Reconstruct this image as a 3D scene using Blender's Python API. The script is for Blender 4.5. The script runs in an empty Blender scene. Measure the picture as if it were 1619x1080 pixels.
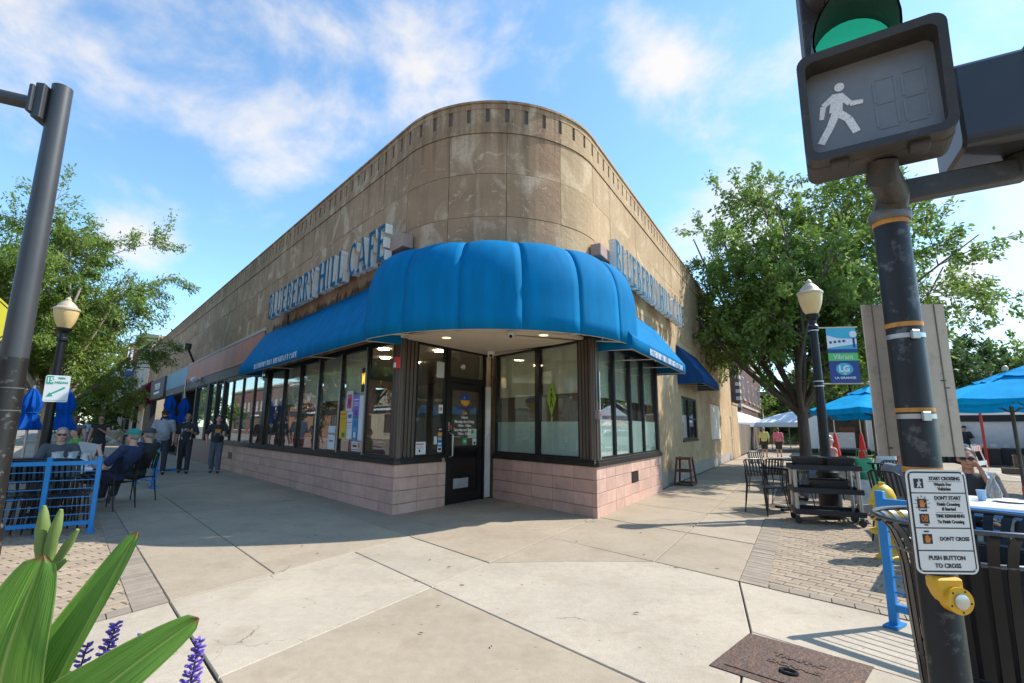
import bpy, bmesh, math, random
import numpy as np
from mathutils import Matrix, Vector
R = math.radians
rnd = random.Random(7)
sc = bpy.context.scene
COL = sc.collection
# ------------------------------------------------------------------ camera
cd = bpy.data.cameras.new('camera'); cam = bpy.data.objects.new('camera', cd); COL.objects.link(cam)
cd.sensor_width = 36.0; cd.lens = 785.0 * 36.0 / 1619.0; cd.clip_start = 0.05; cd.clip_end = 3000
PITCH, ROLL = R(9.892), R(0.392)
cam.matrix_world = Matrix.Translation((0, 0, 1.40)) @ Matrix.Rotation(math.pi/2 + PITCH, 4, 'X') @ Matrix.Rotation(ROLL, 4, 'Z')
sc.camera = cam
# ------------------------------------------------------------------ sun and sky
SUN_AZ, SUN_EL = R(14.0), R(46.5)      # azimuth counted from +X towards +Y
sd = Vector((math.cos(SUN_EL)*math.cos(SUN_AZ), math.cos(SUN_EL)*math.sin(SUN_AZ), math.sin(SUN_EL)))
sl = bpy.data.lights.new('sun', 'SUN'); sl.energy = 2.7; sl.angle = R(0.55); sl.color = (1.0, 0.97, 0.92)
so = bpy.data.objects.new('sun', sl); COL.objects.link(so); so.location = (20, 10, 30)
so.rotation_euler = (-sd).to_track_quat('-Z', 'Y').to_euler()
world = bpy.data.worlds.new('World'); sc.world = world; world.use_nodes = True
wn, wl = world.node_tree.nodes, world.node_tree.links
wn.clear()
def N(t, tree=wn, **k):
    n = tree.new(t)
    for a, v in k.items(): setattr(n, a, v)
    return n
sky = N('ShaderNodeTexSky', sky_type='NISHITA', sun_disc=False, sun_elevation=SUN_EL, sun_rotation=math.pi/2 - SUN_AZ,
        altitude=200, air_density=1.0, dust_density=0.25, ozone_density=2.6)
bg = N('ShaderNodeBackground'); bg.inputs['Strength'].default_value = 0.15
wout = N('ShaderNodeOutputWorld')
tc = N('ShaderNodeTexCoord')
def wm(op, a, b=None, c=None, clamp=False):
    n = N('ShaderNodeMath', operation=op, use_clamp=clamp)
    for i, v in enumerate((a, b, c)):
        if v is None: continue
        if isinstance(v, (int, float)): n.inputs[i].default_value = v
        else: wl.new(v, n.inputs[i])
    return n.outputs[0]
sx = N('ShaderNodeSeparateXYZ'); wl.new(tc.outputs['Generated'], sx.inputs[0])
mp = N('ShaderNodeMapping'); wl.new(tc.outputs['Generated'], mp.inputs[0]); mp.inputs['Location'].default_value = (3.1, 1.7, .4); mp.inputs['Rotation'].default_value = (0, R(-25), 0); mp.inputs['Scale'].default_value = (1.0, 1.0, 1.35)
n1 = N('ShaderNodeTexNoise'); wl.new(mp.outputs[0], n1.inputs['Vector']); n1.inputs['Scale'].default_value = 4.2; n1.inputs['Detail'].default_value = 11; n1.inputs['Roughness'].default_value = 0.57; n1.inputs['Distortion'].default_value = 0.25
n2 = N('ShaderNodeTexNoise'); wl.new(mp.outputs[0], n2.inputs['Vector']); n2.inputs['Scale'].default_value = 1.6; n2.inputs['Detail'].default_value = 3
# cloud banks: direction, spread, weight  (the clouds of this sky, high over the street)
CLOUDS = [((-.477,.694,.539), 46, .15), ((-.555,.627,.547), 60, .12), ((-.42,.78,.455), 70, .14), ((-.600,.733,.320), 170, .30), ((-.56,.76,.32), 260, .20), ((-.183,.727,.662), 60, .20), ((.199,.735,.648), 90, .28), ((.26,.72,.60), 110, .18), ((.065,.786,.615), 160, .14), ((.408,.745,.527), 90, .14), ((.454,.793,.406), 70, .14), ((.694,.694,.191), 20, .30), ((.80,.57,.22), 14, .24), ((.603,.597,.530), 60, .17), ((-.68,.628,.379), 60, .14), ((-.064,.677,.733), 40, .14)]
acc = None
for d, k, w_ in CLOUDS:
    v = Vector(d).normalized()
    dn = N('ShaderNodeVectorMath', operation='DOT_PRODUCT'); wl.new(tc.outputs['Generated'], dn.inputs[0]); dn.inputs[1].default_value = v
    g = wm('MULTIPLY', wm('EXPONENT', wm('MULTIPLY', wm('SUBTRACT', dn.outputs['Value'], 1.0), k*2.2)), w_*.64)
    acc = g if acc is None else wm('ADD', acc, g)
cl = wm('ADD', wm('ADD', n1.outputs['Fac'], wm('MULTIPLY', wm('SUBTRACT', n2.outputs['Fac'], 0.5), 0.35)), acc)
mr = N('ShaderNodeMapRange', interpolation_type='SMOOTHSTEP'); wl.new(cl, mr.inputs[0]); mr.inputs[1].default_value = 0.555; mr.inputs[2].default_value = 0.86; mr.inputs[3].default_value = 0; mr.inputs[4].default_value = 0.9
mixc = N('ShaderNodeMix', data_type='RGBA'); wl.new(mr.outputs[0], mixc.inputs['Factor'])
tint = N('ShaderNodeMix', data_type='RGBA', blend_type='MULTIPLY'); tint.inputs['Factor'].default_value = 1
wl.new(sky.outputs[0], tint.inputs['A']); tint.inputs['B'].default_value = (.72, .86, .86, 1)
wl.new(tint.outputs['Result'], mixc.inputs['A']); mixc.inputs['B'].default_value = (2.9, 2.75, 2.6, 1)
wl.new(mixc.outputs['Result'], bg.inputs['Color']); wl.new(bg.outputs[0], wout.inputs['Surface'])
vs = sc.view_settings; vs.view_transform = 'Standard'; vs.look = 'None'; vs.exposure = 1.28; vs.gamma = 1.0; vs.use_curve_mapping = False
sc.render.engine = 'CYCLES'
# ------------------------------------------------------------------ materials
MATS = {}
def lin(r, g, b):
    f = lambda c: (c/255/12.92) if c/255 <= .04045 else ((c/255+.055)/1.055)**2.4
    return (f(r), f(g), f(b))
def newmat(name):
    m = bpy.data.materials.new(name); m.use_nodes = True; MATS[name] = m
    nt = m.node_tree; b = nt.nodes['Principled BSDF']
    return m, nt.nodes, nt.links, b
def mat(name, col, rough=.6, metal=0., var=.12, scale=6., bump=.0, bscale=60., spec=.5, rand=0., stretch=None, coat=0., emis=0., trans=0., dirt=None, sub=0.):
    if name in MATS: return MATS[name]
    m, n, l, b = newmat(name)
    tcn = n.new('ShaderNodeTexCoord'); src = tcn.outputs['Object']
    if stretch:
        mpn = n.new('ShaderNodeMapping'); mpn.inputs['Scale'].default_value = stretch; l.new(src, mpn.inputs[0]); src = mpn.outputs[0]
    no = n.new('ShaderNodeTexNoise'); no.inputs['Scale'].default_value = scale; no.inputs['Detail'].default_value = 5; no.inputs['Roughness'].default_value = .6; l.new(src, no.inputs['Vector'])
    r = n.new('ShaderNodeMapRange'); l.new(no.outputs['Fac'], r.inputs[0]); r.inputs[1].default_value = .25; r.inputs[2].default_value = .75; r.inputs[3].default_value = 1-var; r.inputs[4].default_value = 1+var
    val = r.outputs[0]
    if rand:
        oi = n.new('ShaderNodeObjectInfo'); rr = n.new('ShaderNodeMapRange'); l.new(oi.outputs['Random'], rr.inputs[0]); rr.inputs[3].default_value = 1-rand; rr.inputs[4].default_value = 1+rand
        mu = n.new('ShaderNodeMath'); mu.operation = 'MULTIPLY'; l.new(val, mu.inputs[0]); l.new(rr.outputs[0], mu.inputs[1]); val = mu.outputs[0]
    hv = n.new('ShaderNodeVectorMath'); hv.operation = 'SCALE'; hv.inputs[0].default_value = col; l.new(val, hv.inputs['Scale'])
    colout = hv.outputs[0]
    if dirt:
        dcol, dsc, lo, hi, amt = dirt
        dno = n.new('ShaderNodeTexNoise'); dno.inputs['Scale'].default_value = dsc; dno.inputs['Detail'].default_value = 7; dno.inputs['Roughness'].default_value = .65; l.new(tcn.outputs['Object'], dno.inputs['Vector'])
        dr = n.new('ShaderNodeMapRange'); l.new(dno.outputs['Fac'], dr.inputs[0]); dr.inputs[1].default_value = lo; dr.inputs[2].default_value = hi; dr.inputs[4].default_value = amt
        mx = n.new('ShaderNodeMix'); mx.data_type = 'RGBA'; l.new(dr.outputs[0], mx.inputs['Factor']); l.new(colout, mx.inputs['A']); mx.inputs['B'].default_value = (*dcol, 1); colout = mx.outputs['Result']
    l.new(colout, b.inputs['Base Color'])
    b.inputs['Roughness'].default_value = rough; b.inputs['Metallic'].default_value = metal; b.inputs['Specular IOR Level'].default_value = spec
    if coat: b.inputs['Coat Weight'].default_value = coat; b.inputs['Coat Roughness'].default_value = .08
    if emis: b.inputs['Emission Color'].default_value = (*col, 1); b.inputs['Emission Strength'].default_value = emis
    if trans: b.inputs['Transmission Weight'].default_value = trans
    if sub: b.inputs['Subsurface Weight'].default_value = sub; b.inputs['Subsurface Radius'].default_value = (.012, .006, .004)
    if bump:
        bn = n.new('ShaderNodeTexNoise'); bn.inputs['Scale'].default_value = bscale; bn.inputs['Detail'].default_value = 6; l.new(src, bn.inputs['Vector'])
        bp = n.new('ShaderNodeBump'); bp.inputs['Strength'].default_value = bump; bp.inputs['Distance'].default_value = .02; l.new(bn.outputs['Fac'], bp.inputs['Height']); l.new(bp.outputs[0], b.inputs['Normal'])
    return m
def glass(name, tint=(1, 1, 1), refl=1.0, ior=1.5, dirt=0.0):
    m, n, l, b = newmat(name); n.remove(b)
    t = n.new('ShaderNodeBsdfTransparent'); t.inputs[0].default_value = (*tint, 1)
    g = n.new('ShaderNodeBsdfGlossy'); g.inputs['Roughness'].default_value = .012; g.inputs[0].default_value = (.95, .97, 1, 1)
    lw = n.new('ShaderNodeLayerWeight'); lw.inputs['Blend'].default_value = .5
    pw = n.new('ShaderNodeMath'); pw.operation = 'POWER'; l.new(lw.outputs['Facing'], pw.inputs[0]); pw.inputs[1].default_value = 4.0
    mu = n.new('ShaderNodeMath'); mu.operation = 'MULTIPLY_ADD'; mu.use_clamp = True; l.new(pw.outputs[0], mu.inputs[0]); mu.inputs[1].default_value = .75; mu.inputs[2].default_value = .045*refl
    mx = n.new('ShaderNodeMixShader'); l.new(mu.outputs[0], mx.inputs[0]); l.new(t.outputs[0], mx.inputs[1]); l.new(g.outputs[0], mx.inputs[2])
    out = mx.outputs[0]
    if dirt:
        d = n.new('ShaderNodeBsdfDiffuse'); d.inputs[0].default_value = (.6, .6, .58, 1)
        no = n.new('ShaderNodeTexNoise'); no.inputs['Scale'].default_value = 3; no.inputs['Detail'].default_value = 6
        r = n.new('ShaderNodeMapRange'); l.new(no.outputs[0], r.inputs[0]); r.inputs[1].default_value = .35; r.inputs[2].default_value = .8; r.inputs[4].default_value = dirt
        m2 = n.new('ShaderNodeMixShader'); l.new(r.outputs[0], m2.inputs[0]); l.new(out, m2.inputs[1]); l.new(d.outputs[0], m2.inputs[2]); out = m2.outputs[0]
    l.new(out, n['Material Output'].inputs['Surface'])
    return m
# ------------------------------------------------------------------ mesh builder
class MB:
    def __init__(s, frame=None): s.v = []; s.f = []; s.mi = []; s.F = frame; s.cm = 0
    def pt(s, p):
        s.v.append(tuple(s.F(*p)) if s.F else tuple(p)); return len(s.v)-1
    def face(s, idx, m=None): s.f.append(tuple(idx)); s.mi.append(s.cm if m is None else m)
    def quad(s, a, b, c, d, m=None): s.face([s.pt(a), s.pt(b), s.pt(c), s.pt(d)], m)
    def box(s, x0, x1, y0, y1, z0, z1, m=None):
        i = [s.pt((x, y, z)) for z in (z0, z1) for (x, y) in ((x0, y0), (x1, y0), (x1, y1), (x0, y1))]
        for q in ((0, 3, 2, 1), (4, 5, 6, 7), (0, 1, 5, 4), (1, 2, 6, 5), (2, 3, 7, 6), (3, 0, 4, 7)): s.face([i[k] for k in q], m)
        return s
    def cbox(s, c, d, rz=0., m=None, rx=0., ry=0.):
        M_ = Matrix.Rotation(rz, 3, 'Z') @ Matrix.Rotation(ry, 3, 'Y') @ Matrix.Rotation(rx, 3, 'X'); c = Vector(c)
        i = []
        for z in (-1, 1):
            for (x, y) in ((-1, -1), (1, -1), (1, 1), (-1, 1)): i.append(s.pt(c + M_ @ Vector((x*d[0]/2, y*d[1]/2, z*d[2]/2))))
        for q in ((0, 3, 2, 1), (4, 5, 6, 7), (0, 1, 5, 4), (1, 2, 6, 5), (2, 3, 7, 6), (3, 0, 4, 7)): s.face([i[k] for k in q], m)
        return s
    def bar(s, p, q, w, h=None, m=None, up=(0, 0, 1)):
        p, q = Vector(p), Vector(q); d = (q-p).normalized(); u = Vector(up)
        if abs(d.dot(u)) > .98: u = Vector((1, 0, 0))
        a = d.cross(u).normalized()*w/2; b = a.cross(d).normalized()*(h or w)/2
        i = [s.pt(e + x*a + y*b) for e in (p, q) for (x, y) in ((-1, -1), (1, -1), (1, 1), (-1, 1))]
        for k in ((0, 3, 2, 1), (4, 5, 6, 7), (0, 1, 5, 4), (1, 2, 6, 5), (2, 3, 7, 6), (3, 0, 4, 7)): s.face([i[j] for j in k], m)
        return s
    def tube(s, pts, r, n=8, m=None, cap=True):
        pts = [Vector(p) for p in pts]; rs = r if isinstance(r, (list, tuple)) else [r]*len(pts)
        rings = []; pu = None
        for k, p in enumerate(pts):
            d = (pts[min(k+1, len(pts)-1)]-pts[max(k-1, 0)]).normalized()
            u = pu if pu is not None and abs(d.dot(pu)) < .97 else (Vector((0, 0, 1)) if abs(d.z) < .9 else Vector((1, 0, 0)))
            a = d.cross(u).normalized(); b = a.cross(d).normalized(); pu = b
            rings.append([s.pt(p + (a*math.cos(t) + b*math.sin(t))*rs[k]) for t in [2*math.pi*j/n for j in range(n)]])
        for A, B in zip(rings, rings[1:]):
            for j in range(n): s.face([A[j], A[(j+1) % n], B[(j+1) % n], B[j]], m)
        if cap: s.face(rings[0][::-1], m); s.face(rings[-1], m)
        return s
    def lathe(s, prof, c=(0, 0, 0), n=24, m=None, sq=1., cap=True):
        rings = [[s.pt((c[0]+r*math.cos(2*math.pi*j/n), c[1]+r*sq*math.sin(2*math.pi*j/n), c[2]+z)) for j in range(n)] for r, z in prof]
        for A, B in zip(rings, rings[1:]):
            for j in range(n): s.face([A[j], A[(j+1) % n], B[(j+1) % n], B[j]], m)
        if cap: s.face(rings[0][::-1], m); s.face(rings[-1], m)
        return s
    def ell(s, c, r, n=12, k=8, m=None, M_=None):
        c = Vector(c); rows = []
        for i in range(1, k):
            t = math.pi*i/k; rows.append([])
            for j in range(n):
                v = Vector((r[0]*math.sin(t)*math.cos(2*math.pi*j/n), r[1]*math.sin(t)*math.sin(2*math.pi*j/n), r[2]*math.cos(t)))
                rows[-1].append(s.pt(c + (M_ @ v if M_ else v)))
        tp = Vector((0, 0, r[2])); T = s.pt(c + (M_ @ tp if M_ else tp)); B = s.pt(c - (M_ @ tp if M_ else tp))
        for j in range(n): s.face([T, rows[0][j], rows[0][(j+1) % n]], m); s.face([B, rows[-1][(j+1) % n], rows[-1][j]], m)
        for a, b in zip(rows, rows[1:]):
            for j in range(n): s.face([a[j], b[j], b[(j+1) % n], a[(j+1) % n]], m)
        return s
    def prism(s, poly, y0, y1, m=None, mf=None):
        """poly in (x,z), extruded along y from y0 (back) to y1 (front)"""
        A = [s.pt((x, y0, z)) for x, z in poly]; B = [s.pt((x, y1, z)) for x, z in poly]; n = len(poly)
        s.face(A[::-1], m); s.face(B, mf if mf is not None else m)
        for j in range(n): s.face([A[j], A[(j+1) % n], B[(j+1) % n], B[j]], m)
        return s
    def slabp(s, poly, z0, z1, m=None):
        A = [s.pt((x, y, z0)) for x, y in poly]; B = [s.pt((x, y, z1)) for x, y in poly]; n = len(poly)
        s.face(A[::-1], m); s.face(B, m)
        for j in range(n): s.face([A[j], A[(j+1) % n], B[(j+1) % n], B[j]], m)
        return s
    def mesh(s, name, mats, smooth=False, bevel=0., fix=True):
        me = bpy.data.meshes.new(name); me.from_pydata(s.v, [], s.f)
        for m in mats: me.materials.append(m)
        if len(mats) > 1: me.polygons.foreach_set('material_index', s.mi)
        if fix or bevel:
            bm = bmesh.new(); bm.from_mesh(me)
            if fix: bmesh.ops.recalc_face_normals(bm, faces=bm.faces)
            if bevel:
                bmesh.ops.remove_doubles(bm, verts=bm.verts, dist=1e-5)
                es = [e for e in bm.edges if len(e.link_faces) == 2 and e.calc_face_angle(0) > .6]
                bmesh.ops.bevel(bm, geom=es, offset=bevel, segments=1, affect='EDGES', clamp_overlap=True)
            bm.to_mesh(me); bm.free()
        if smooth: smooth_mesh(me, smooth if smooth is not True else 40)
        return me
    def build(s, name, mats, parent=None, smooth=False, bevel=0., label=None, world=True, fix=True):
        if not isinstance(mats, (list, tuple)): mats = [mats]
        return link(name, s.mesh(name, mats, smooth, bevel, fix), parent, label, world)
def smooth_mesh(me, ang=40):
    bm = bmesh.new(); bm.from_mesh(me)
    for f in bm.faces: f.smooth = True
    for e in bm.edges:
        if len(e.link_faces) == 2 and e.calc_face_angle(0) > R(ang): e.smooth = False
    bm.to_mesh(me); bm.free()
def rootmat(o): return Matrix.Translation(o.location) @ o.rotation_euler.to_matrix().to_4x4()
def link(name, me, parent=None, label=None, world=False, kind=None):
    o = bpy.data.objects.new(name, me); COL.objects.link(o)
    if parent:
        o.parent = parent
        if world:
            if parent.parent is None: o.matrix_parent_inverse = rootmat(parent).inverted()
            # a part's own origin already carries the root's inverse: sub-parts keep identity
    if label: o['label'] = label
    if kind: o['kind'] = kind
    return o
def tag(o, label=None, cat=None, group=None, kind=None):
    for k, v in (('label', label), ('category', cat), ('group', group), ('kind', kind)):
        if v: o[k] = v
    return o
def thing(name, label, cat, loc=(0, 0, 0), rz=0., group=None):
    o = bpy.data.objects.new(name, None); COL.objects.link(o); o.empty_display_size = .1
    o.location = loc; o.rotation_euler = (0, 0, rz)
    return tag(o, label, cat, group)
def copy_tree(o, loc=None, rz=None, label=None, group=None, parent=None, scale=None):
    c = o.copy(); COL.objects.link(c); c.parent = parent
    if loc is not None: c.location = loc
    if rz is not None: c.rotation_euler = (0, 0, rz)
    if scale is not None: c.scale = scale
    if label: c['label'] = label
    if group: c['group'] = group
    for ch in list(o.children): copy_tree(ch, parent=c)
    return c
def struct(name, mb, m, parent=None, **k):
    o = mb.build(name, m, parent, **k)
    if parent is None: o['kind'] = 'structure'
    return o
def text(body, size, frame, name, m, parent=None, ext=.002, sx=1., align='CENTER', world=True, bold=0., label=None):
    """flat lettering in the frame's x,z plane at y=0, facing +y"""
    cu = bpy.data.curves.new(name, 'FONT'); cu.body = body; cu.size = size; cu.align_x = align; cu.align_y = 'CENTER'; cu.extrude = ext; cu.offset = bold; cu.resolution_u = 3
    t = bpy.data.objects.new(name, cu); me = bpy.data.meshes.new_from_object(t); bpy.data.objects.remove(t); bpy.data.curves.remove(cu)
    for v in me.vertices: v.co = Vector(frame(v.co.x*sx, v.co.z, v.co.y))
    me.materials.clear(); me.materials.append(m); me.name = name
    bm = bmesh.new(); bm.from_mesh(me); bmesh.ops.recalc_face_normals(bm, faces=bm.faces); bm.to_mesh(me); bm.free()
    return link(name, me, parent, label, world)
def frame(P, d, n):
    P, d, n = Vector((P[0], P[1], 0 if len(P) < 3 else P[2])), Vector((d[0], d[1], 0)), Vector((n[0], n[1], 0))
    return lambda x, y, z: P + d*x + n*y + Vector((0, 0, z))
def sub(F, x0, y0, z0, sgn=1): return lambda x, y, z: F(x0 + sgn*x, y0 + y, z0 + z)
# ------------------------------------------------------------------ the corner: two street fronts meeting at 71.6 degrees
dL, nL = (-.665, .747), (-.747, -.665)
dR, nR = (.500, .866), (.866, -.500)
PL, PR, APEX = (-1.913, 8.368), (1.374, 8.210), (-.397, 10.509)
FL, FR = frame(PL, dL, nL), frame(PR, dR, nR)
F1 = frame(PL, (.578, .816), (.816, -.578)); L1 = 2.623
F2 = frame(APEX, (.610, -.792), (-.792, -.610)); L2 = 2.902
def AB(a, b): return (PL[0] + a*dL[0] + b*dR[0], PL[1] + a*dL[1] + b*dR[1])
# ================================================================== ground, pavement, pavers
def concrete(name, col, spots=True, stain=(.30, .25, .20)):
    m, n, l, b = newmat(name)
    geo = n.new('ShaderNodeNewGeometry'); P = geo.outputs['Position']
    def noise(sc_, det=6, ro=.6, vec=P):
        k = n.new('ShaderNodeTexNoise'); k.inputs['Scale'].default_value = sc_; k.inputs['Detail'].default_value = det; k.inputs['Roughness'].default_value = ro; l.new(vec, k.inputs['Vector']); return k.outputs['Fac']
    def rng(v, a, b_, c, d):
        k = n.new('ShaderNodeMapRange'); l.new(v, k.inputs[0])
        for i, q in enumerate((a, b_, c, d)): k.inputs[i+1].default_value = q
        return k.outputs[0]
    def mul(a, b_):
        k = n.new('ShaderNodeMath'); k.operation = 'MULTIPLY'; l.new(a, k.inputs[0]); l.new(b_, k.inputs[1]); return k.outputs[0]
    v = mul(rng(noise(.8), .3, .7, .86, 1.10), rng(noise(160, 3), .3, .7, .80, 1.16))
    v = mul(v, rng(noise(14, 6), .3, .7, .93, 1.06))
    oi = n.new('ShaderNodeObjectInfo'); v = mul(v, rng(oi.outputs['Random'], 0, 1, .93, 1.06))
    hv = n.new('ShaderNodeVectorMath'); hv.operation = 'SCALE'; hv.inputs[0].default_value = col; l.new(v, hv.inputs['Scale']); c = hv.outputs[0]
    st = n.new('ShaderNodeMix'); st.data_type = 'RGBA'; l.new(rng(noise(2.3, 8, .7), .50, .70, 0, .62), st.inputs['Factor']); l.new(c, st.inputs['A']); st.inputs['B'].default_value = (*[a*b_ for a, b_ in zip(col, (.74, .70, .64))], 1); c = st.outputs['Result']
    if spots:
        for sc_, th_, pr_, amt in ((3.1, .085, .66, .8), (9.0, .10, .60, .5)):
            vo = n.new('ShaderNodeTexVoronoi'); vo.inputs['Scale'].default_value = sc_; l.new(P, vo.inputs['Vector'])
            ad = n.new('ShaderNodeMath'); ad.operation = 'MULTIPLY_ADD'; l.new(noise(26, 2), ad.inputs[0]); ad.inputs[1].default_value = .10; l.new(vo.outputs['Distance'], ad.inputs[2])
            f = mul(rng(ad.outputs[0], th_+.03, th_+.05, amt, 0), rng(vo.outputs['Color'], pr_, pr_+.02, 0, 1))
            sp = n.new('ShaderNodeMix'); sp.data_type = 'RGBA'; l.new(f, sp.inputs['Factor']); l.new(c, sp.inputs['A']); sp.inputs['B'].default_value = (.07, .055, .045, 1); c = sp.outputs['Result']
        wp = n.new('ShaderNodeVectorMath'); wp.operation = 'ADD'; k3 = n.new('ShaderNodeTexNoise'); k3.inputs['Scale'].default_value = 2.5; k3.inputs['Detail'].default_value = 6; l.new(P, k3.inputs['Vector']); sc3 = n.new('ShaderNodeVectorMath'); sc3.operation = 'SCALE'; sc3.inputs['Scale'].default_value = .6; l.new(k3.outputs['Color'], sc3.inputs[0]); l.new(P, wp.inputs[0]); l.new(sc3.outputs[0], wp.inputs[1])
        ve = n.new('ShaderNodeTexVoronoi'); ve.feature = 'DISTANCE_TO_EDGE'; ve.inputs['Scale'].default_value = .42; l.new(wp.outputs[0], ve.inputs['Vector'])
        f = mul(rng(ve.outputs['Distance'], .0015, .0035, .75, 0), rng(noise(.7, 2), .60, .64, 0, 1))
        sp = n.new('ShaderNodeMix'); sp.data_type = 'RGBA'; l.new(f, sp.inputs['Factor']); l.new(c, sp.inputs['A']); sp.inputs['B'].default_value = (.10, .08, .06, 1); c = sp.outputs['Result']
    l.new(c, b.inputs['Base Color']); b.inputs['Roughness'].default_value = .82; b.inputs['Specular IOR Level'].default_value = .35
    bp = n.new('ShaderNodeBump'); bp.inputs['Strength'].default_value = .35; bp.inputs['Distance'].default_value = .004; l.new(noise(210, 3), bp.inputs['Height']); l.new(bp.outputs[0], b.inputs['Normal'])
    return m
M_conc = concrete('sidewalk_concrete', (.375, .298, .208))
M_conc2 = concrete('sidewalk_concrete_pale', (.44, .366, .272))
M_asph = concrete('street_asphalt', (.21, .18, .145), spots=False)
M_joint = mat('joint_dirt', (.055, .047, .037), .95, var=.4, scale=30)
M_mortar = mat('paver_sand', (.13, .10, .075), .95, var=.35, scale=40)
M_paver = mat('paver', (.35, .262, .175), .85, var=.14, scale=9, rand=.13, bump=.4, bscale=160)
M_paver2 = mat('paver_border', (.30, .235, .17), .85, var=.14, scale=9, rand=.12, bump=.4, bscale=160)
M_grass = mat('grass', (.045, .10, .02), .9, var=.5, scale=8, bump=.8, bscale=60)
g = MB(); g.quad((-900, -700, -.16), (900, -700, -.16), (900, 1500, -.16), (-900, 1500, -.16)); struct('ground', g, M_asph)
# bed under the slabs
bed = MB(); bed.slabp([AB(60, -8.2), AB(-12, -8.2), AB(-12, 70), AB(60, 70)], -.15, -.022); struct('sidewalk_bed', bed, M_joint)
# kerb along both streets
kb = MB(); kb.slabp([AB(60, -8.35), AB(-12.2, -8.35), AB(-12.2, -8.2), AB(60, -8.2)], -.15, .004); kb.slabp([AB(-12.15, -8.2), AB(-12.15, 70), AB(-12.0, 70), AB(-12.0, -8.2)], -.15, .004); struct('kerb', kb, M_conc2)
sw = bpy.data.objects.new('sidewalk', None); COL.objects.link(sw); sw['kind'] = 'structure'
def inset(poly, d):
    n_ = len(poly); c = [Vector((*p, 0)) for p in poly]; out = []
    area = sum(c[i].x*c[(i+1) % n_].y - c[(i+1) % n_].x*c[i].y for i in range(n_))
    sg = 1 if area > 0 else -1
    for i in range(n_):
        e0 = (c[i]-c[i-1]).normalized(); e1 = (c[(i+1) % n_]-c[i]).normalized()
        n0 = Vector((-e0.y, e0.x, 0))*sg; n1_ = Vector((-e1.y, e1.x, 0))*sg
        k = 1+n0.dot(n1_); q = c[i] + (n0+n1_)*d/max(k, .3); out.append((q.x, q.y))
    return out
def slab(poly, m=M_conc, gap=.006, dz=None, world=False):
    pts = [p if world else AB(*p) for p in poly]
    b_ = MB(); top = rnd.uniform(-.003, .003) if dz is None else dz
    ip = inset(pts, gap); ip2 = inset(pts, gap+.006)
    A = [b_.pt((x, y, -.02)) for x, y in ip]; B = [b_.pt((x, y, top-.006)) for x, y in ip]; C_ = [b_.pt((x, y, top)) for x, y in ip2]; n_ = len(ip)
    b_.face(C_)
    for j in range(n_):
        k = (j+1) % n_; b_.face([A[j], A[k], B[k], B[j]]); b_.face([B[j], B[k], C_[k], C_[j]])
    b_.build('slab', m, sw)
# front corner slabs
a1, a2, a3, a4 = -1.37, -3.02, -4.58, -5.49
slab([(a1, -3.5), (a2, -3.49), (a2, -1.59), (a1, -1.56)], M_conc2)
slab([(a1, -1.56), (a2, -1.59), (a2, -.64), (a1, -.62)], M_conc2)
slab([(a1, -.62), (a2, -.64), (a2, 2.5), (-2.0, 2.6), (a1, 2.9)], M_conc)
slab([(a2, -.64), (a2, .84), (a3, .82), (-3.75, .10)], M_conc)
slab([(a1, .07), (a1, 2.9), (.4, 2.9), (.4, .07)], M_conc, gap=.002)
slab([(a2, -3.49), (-6.6, -3.49), (-6.6, -1.64), (a2, -1.59)], M_conc)
slab([(a2, -1.59), (-5.72, -1.62), (-5.70, -.36), (a4, .81), (a3, .82), (-3.75, .10), (a2, -.64)], M_conc2)
slab([(-5.72, -1.62), (-8.2, -1.66), (-8.2, -.36), (-5.70, -.36)], M_conc2)
slab([(-5.70, -.36), (-8.2, -.36), (-8.2, .81), (a4, .81)], M_conc2)
slab([(-8.2, -3.49), (-8.2, .81), (-12, .81), (-12, -3.49)], M_conc)
slab([(-6.6, -3.49), (-8.2, -3.49), (-8.2, -1.66), (-6.6, -1.64)], M_conc)
for (x0, x1) in ((a1, -3.02), (-3.02, -4.9), (-4.9, -6.8)): slab([(x0, -3.5), (x1, -3.5), (x1, -8.2), (x0, -8.2)], M_conc2)
# right-hand pavement, parallel to the right front
bs = [.82, 2.58, 4.4, 6.2, 8.0, 9.9, 11.8, 13.7, 15.6, 17.6, 19.6, 21.6, 24, 26.5, 29, 32, 35, 38, 42, 46, 50, 55, 60, 70]
for b0, b1 in zip(bs, bs[1:]):
    slab([(a2 if b0 < 2 else -3.04, b0), (a3, b0), (a3, b1), (a2 if b0 < 2 else -3.04, b1)]); slab([(a3, b0), (a4, b0), (a4, b1), (a3, b1)])
# left-hand pavement, parallel to the left front
as_ = [a1, .82, 2.9, 5.0, 7.1, 9.2, 11.3, 13.5, 15.7, 18, 20.5, 23, 26, 29, 32, 36, 40, 45, 50, 60]
for a0, a_ in zip(as_, as_[1:]):
    slab([(a0, -3.5), (a_, -3.5), (a_, -2.57), (a0, -2.57)]); slab([(a0+.0, -2.57), (a_, -2.57), (a_, -.58), (a0, -.6)]); slab([(a0, -.6), (a_, -.58), (a_, .06), (a0, .06)])
for b0, b1 in ((17.2, 24), (24, 32), (32, 42), (42, 55), (55, 70)): slab([(a4, b0), (-12, b0), (-12, b1), (a4, b1)])
for a0, a_ in ((26, 34), (34, 45), (45, 60)): slab([(a0, -3.5), (a_, -3.5), (a_, -8.2), (a0, -8.2)])
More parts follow.
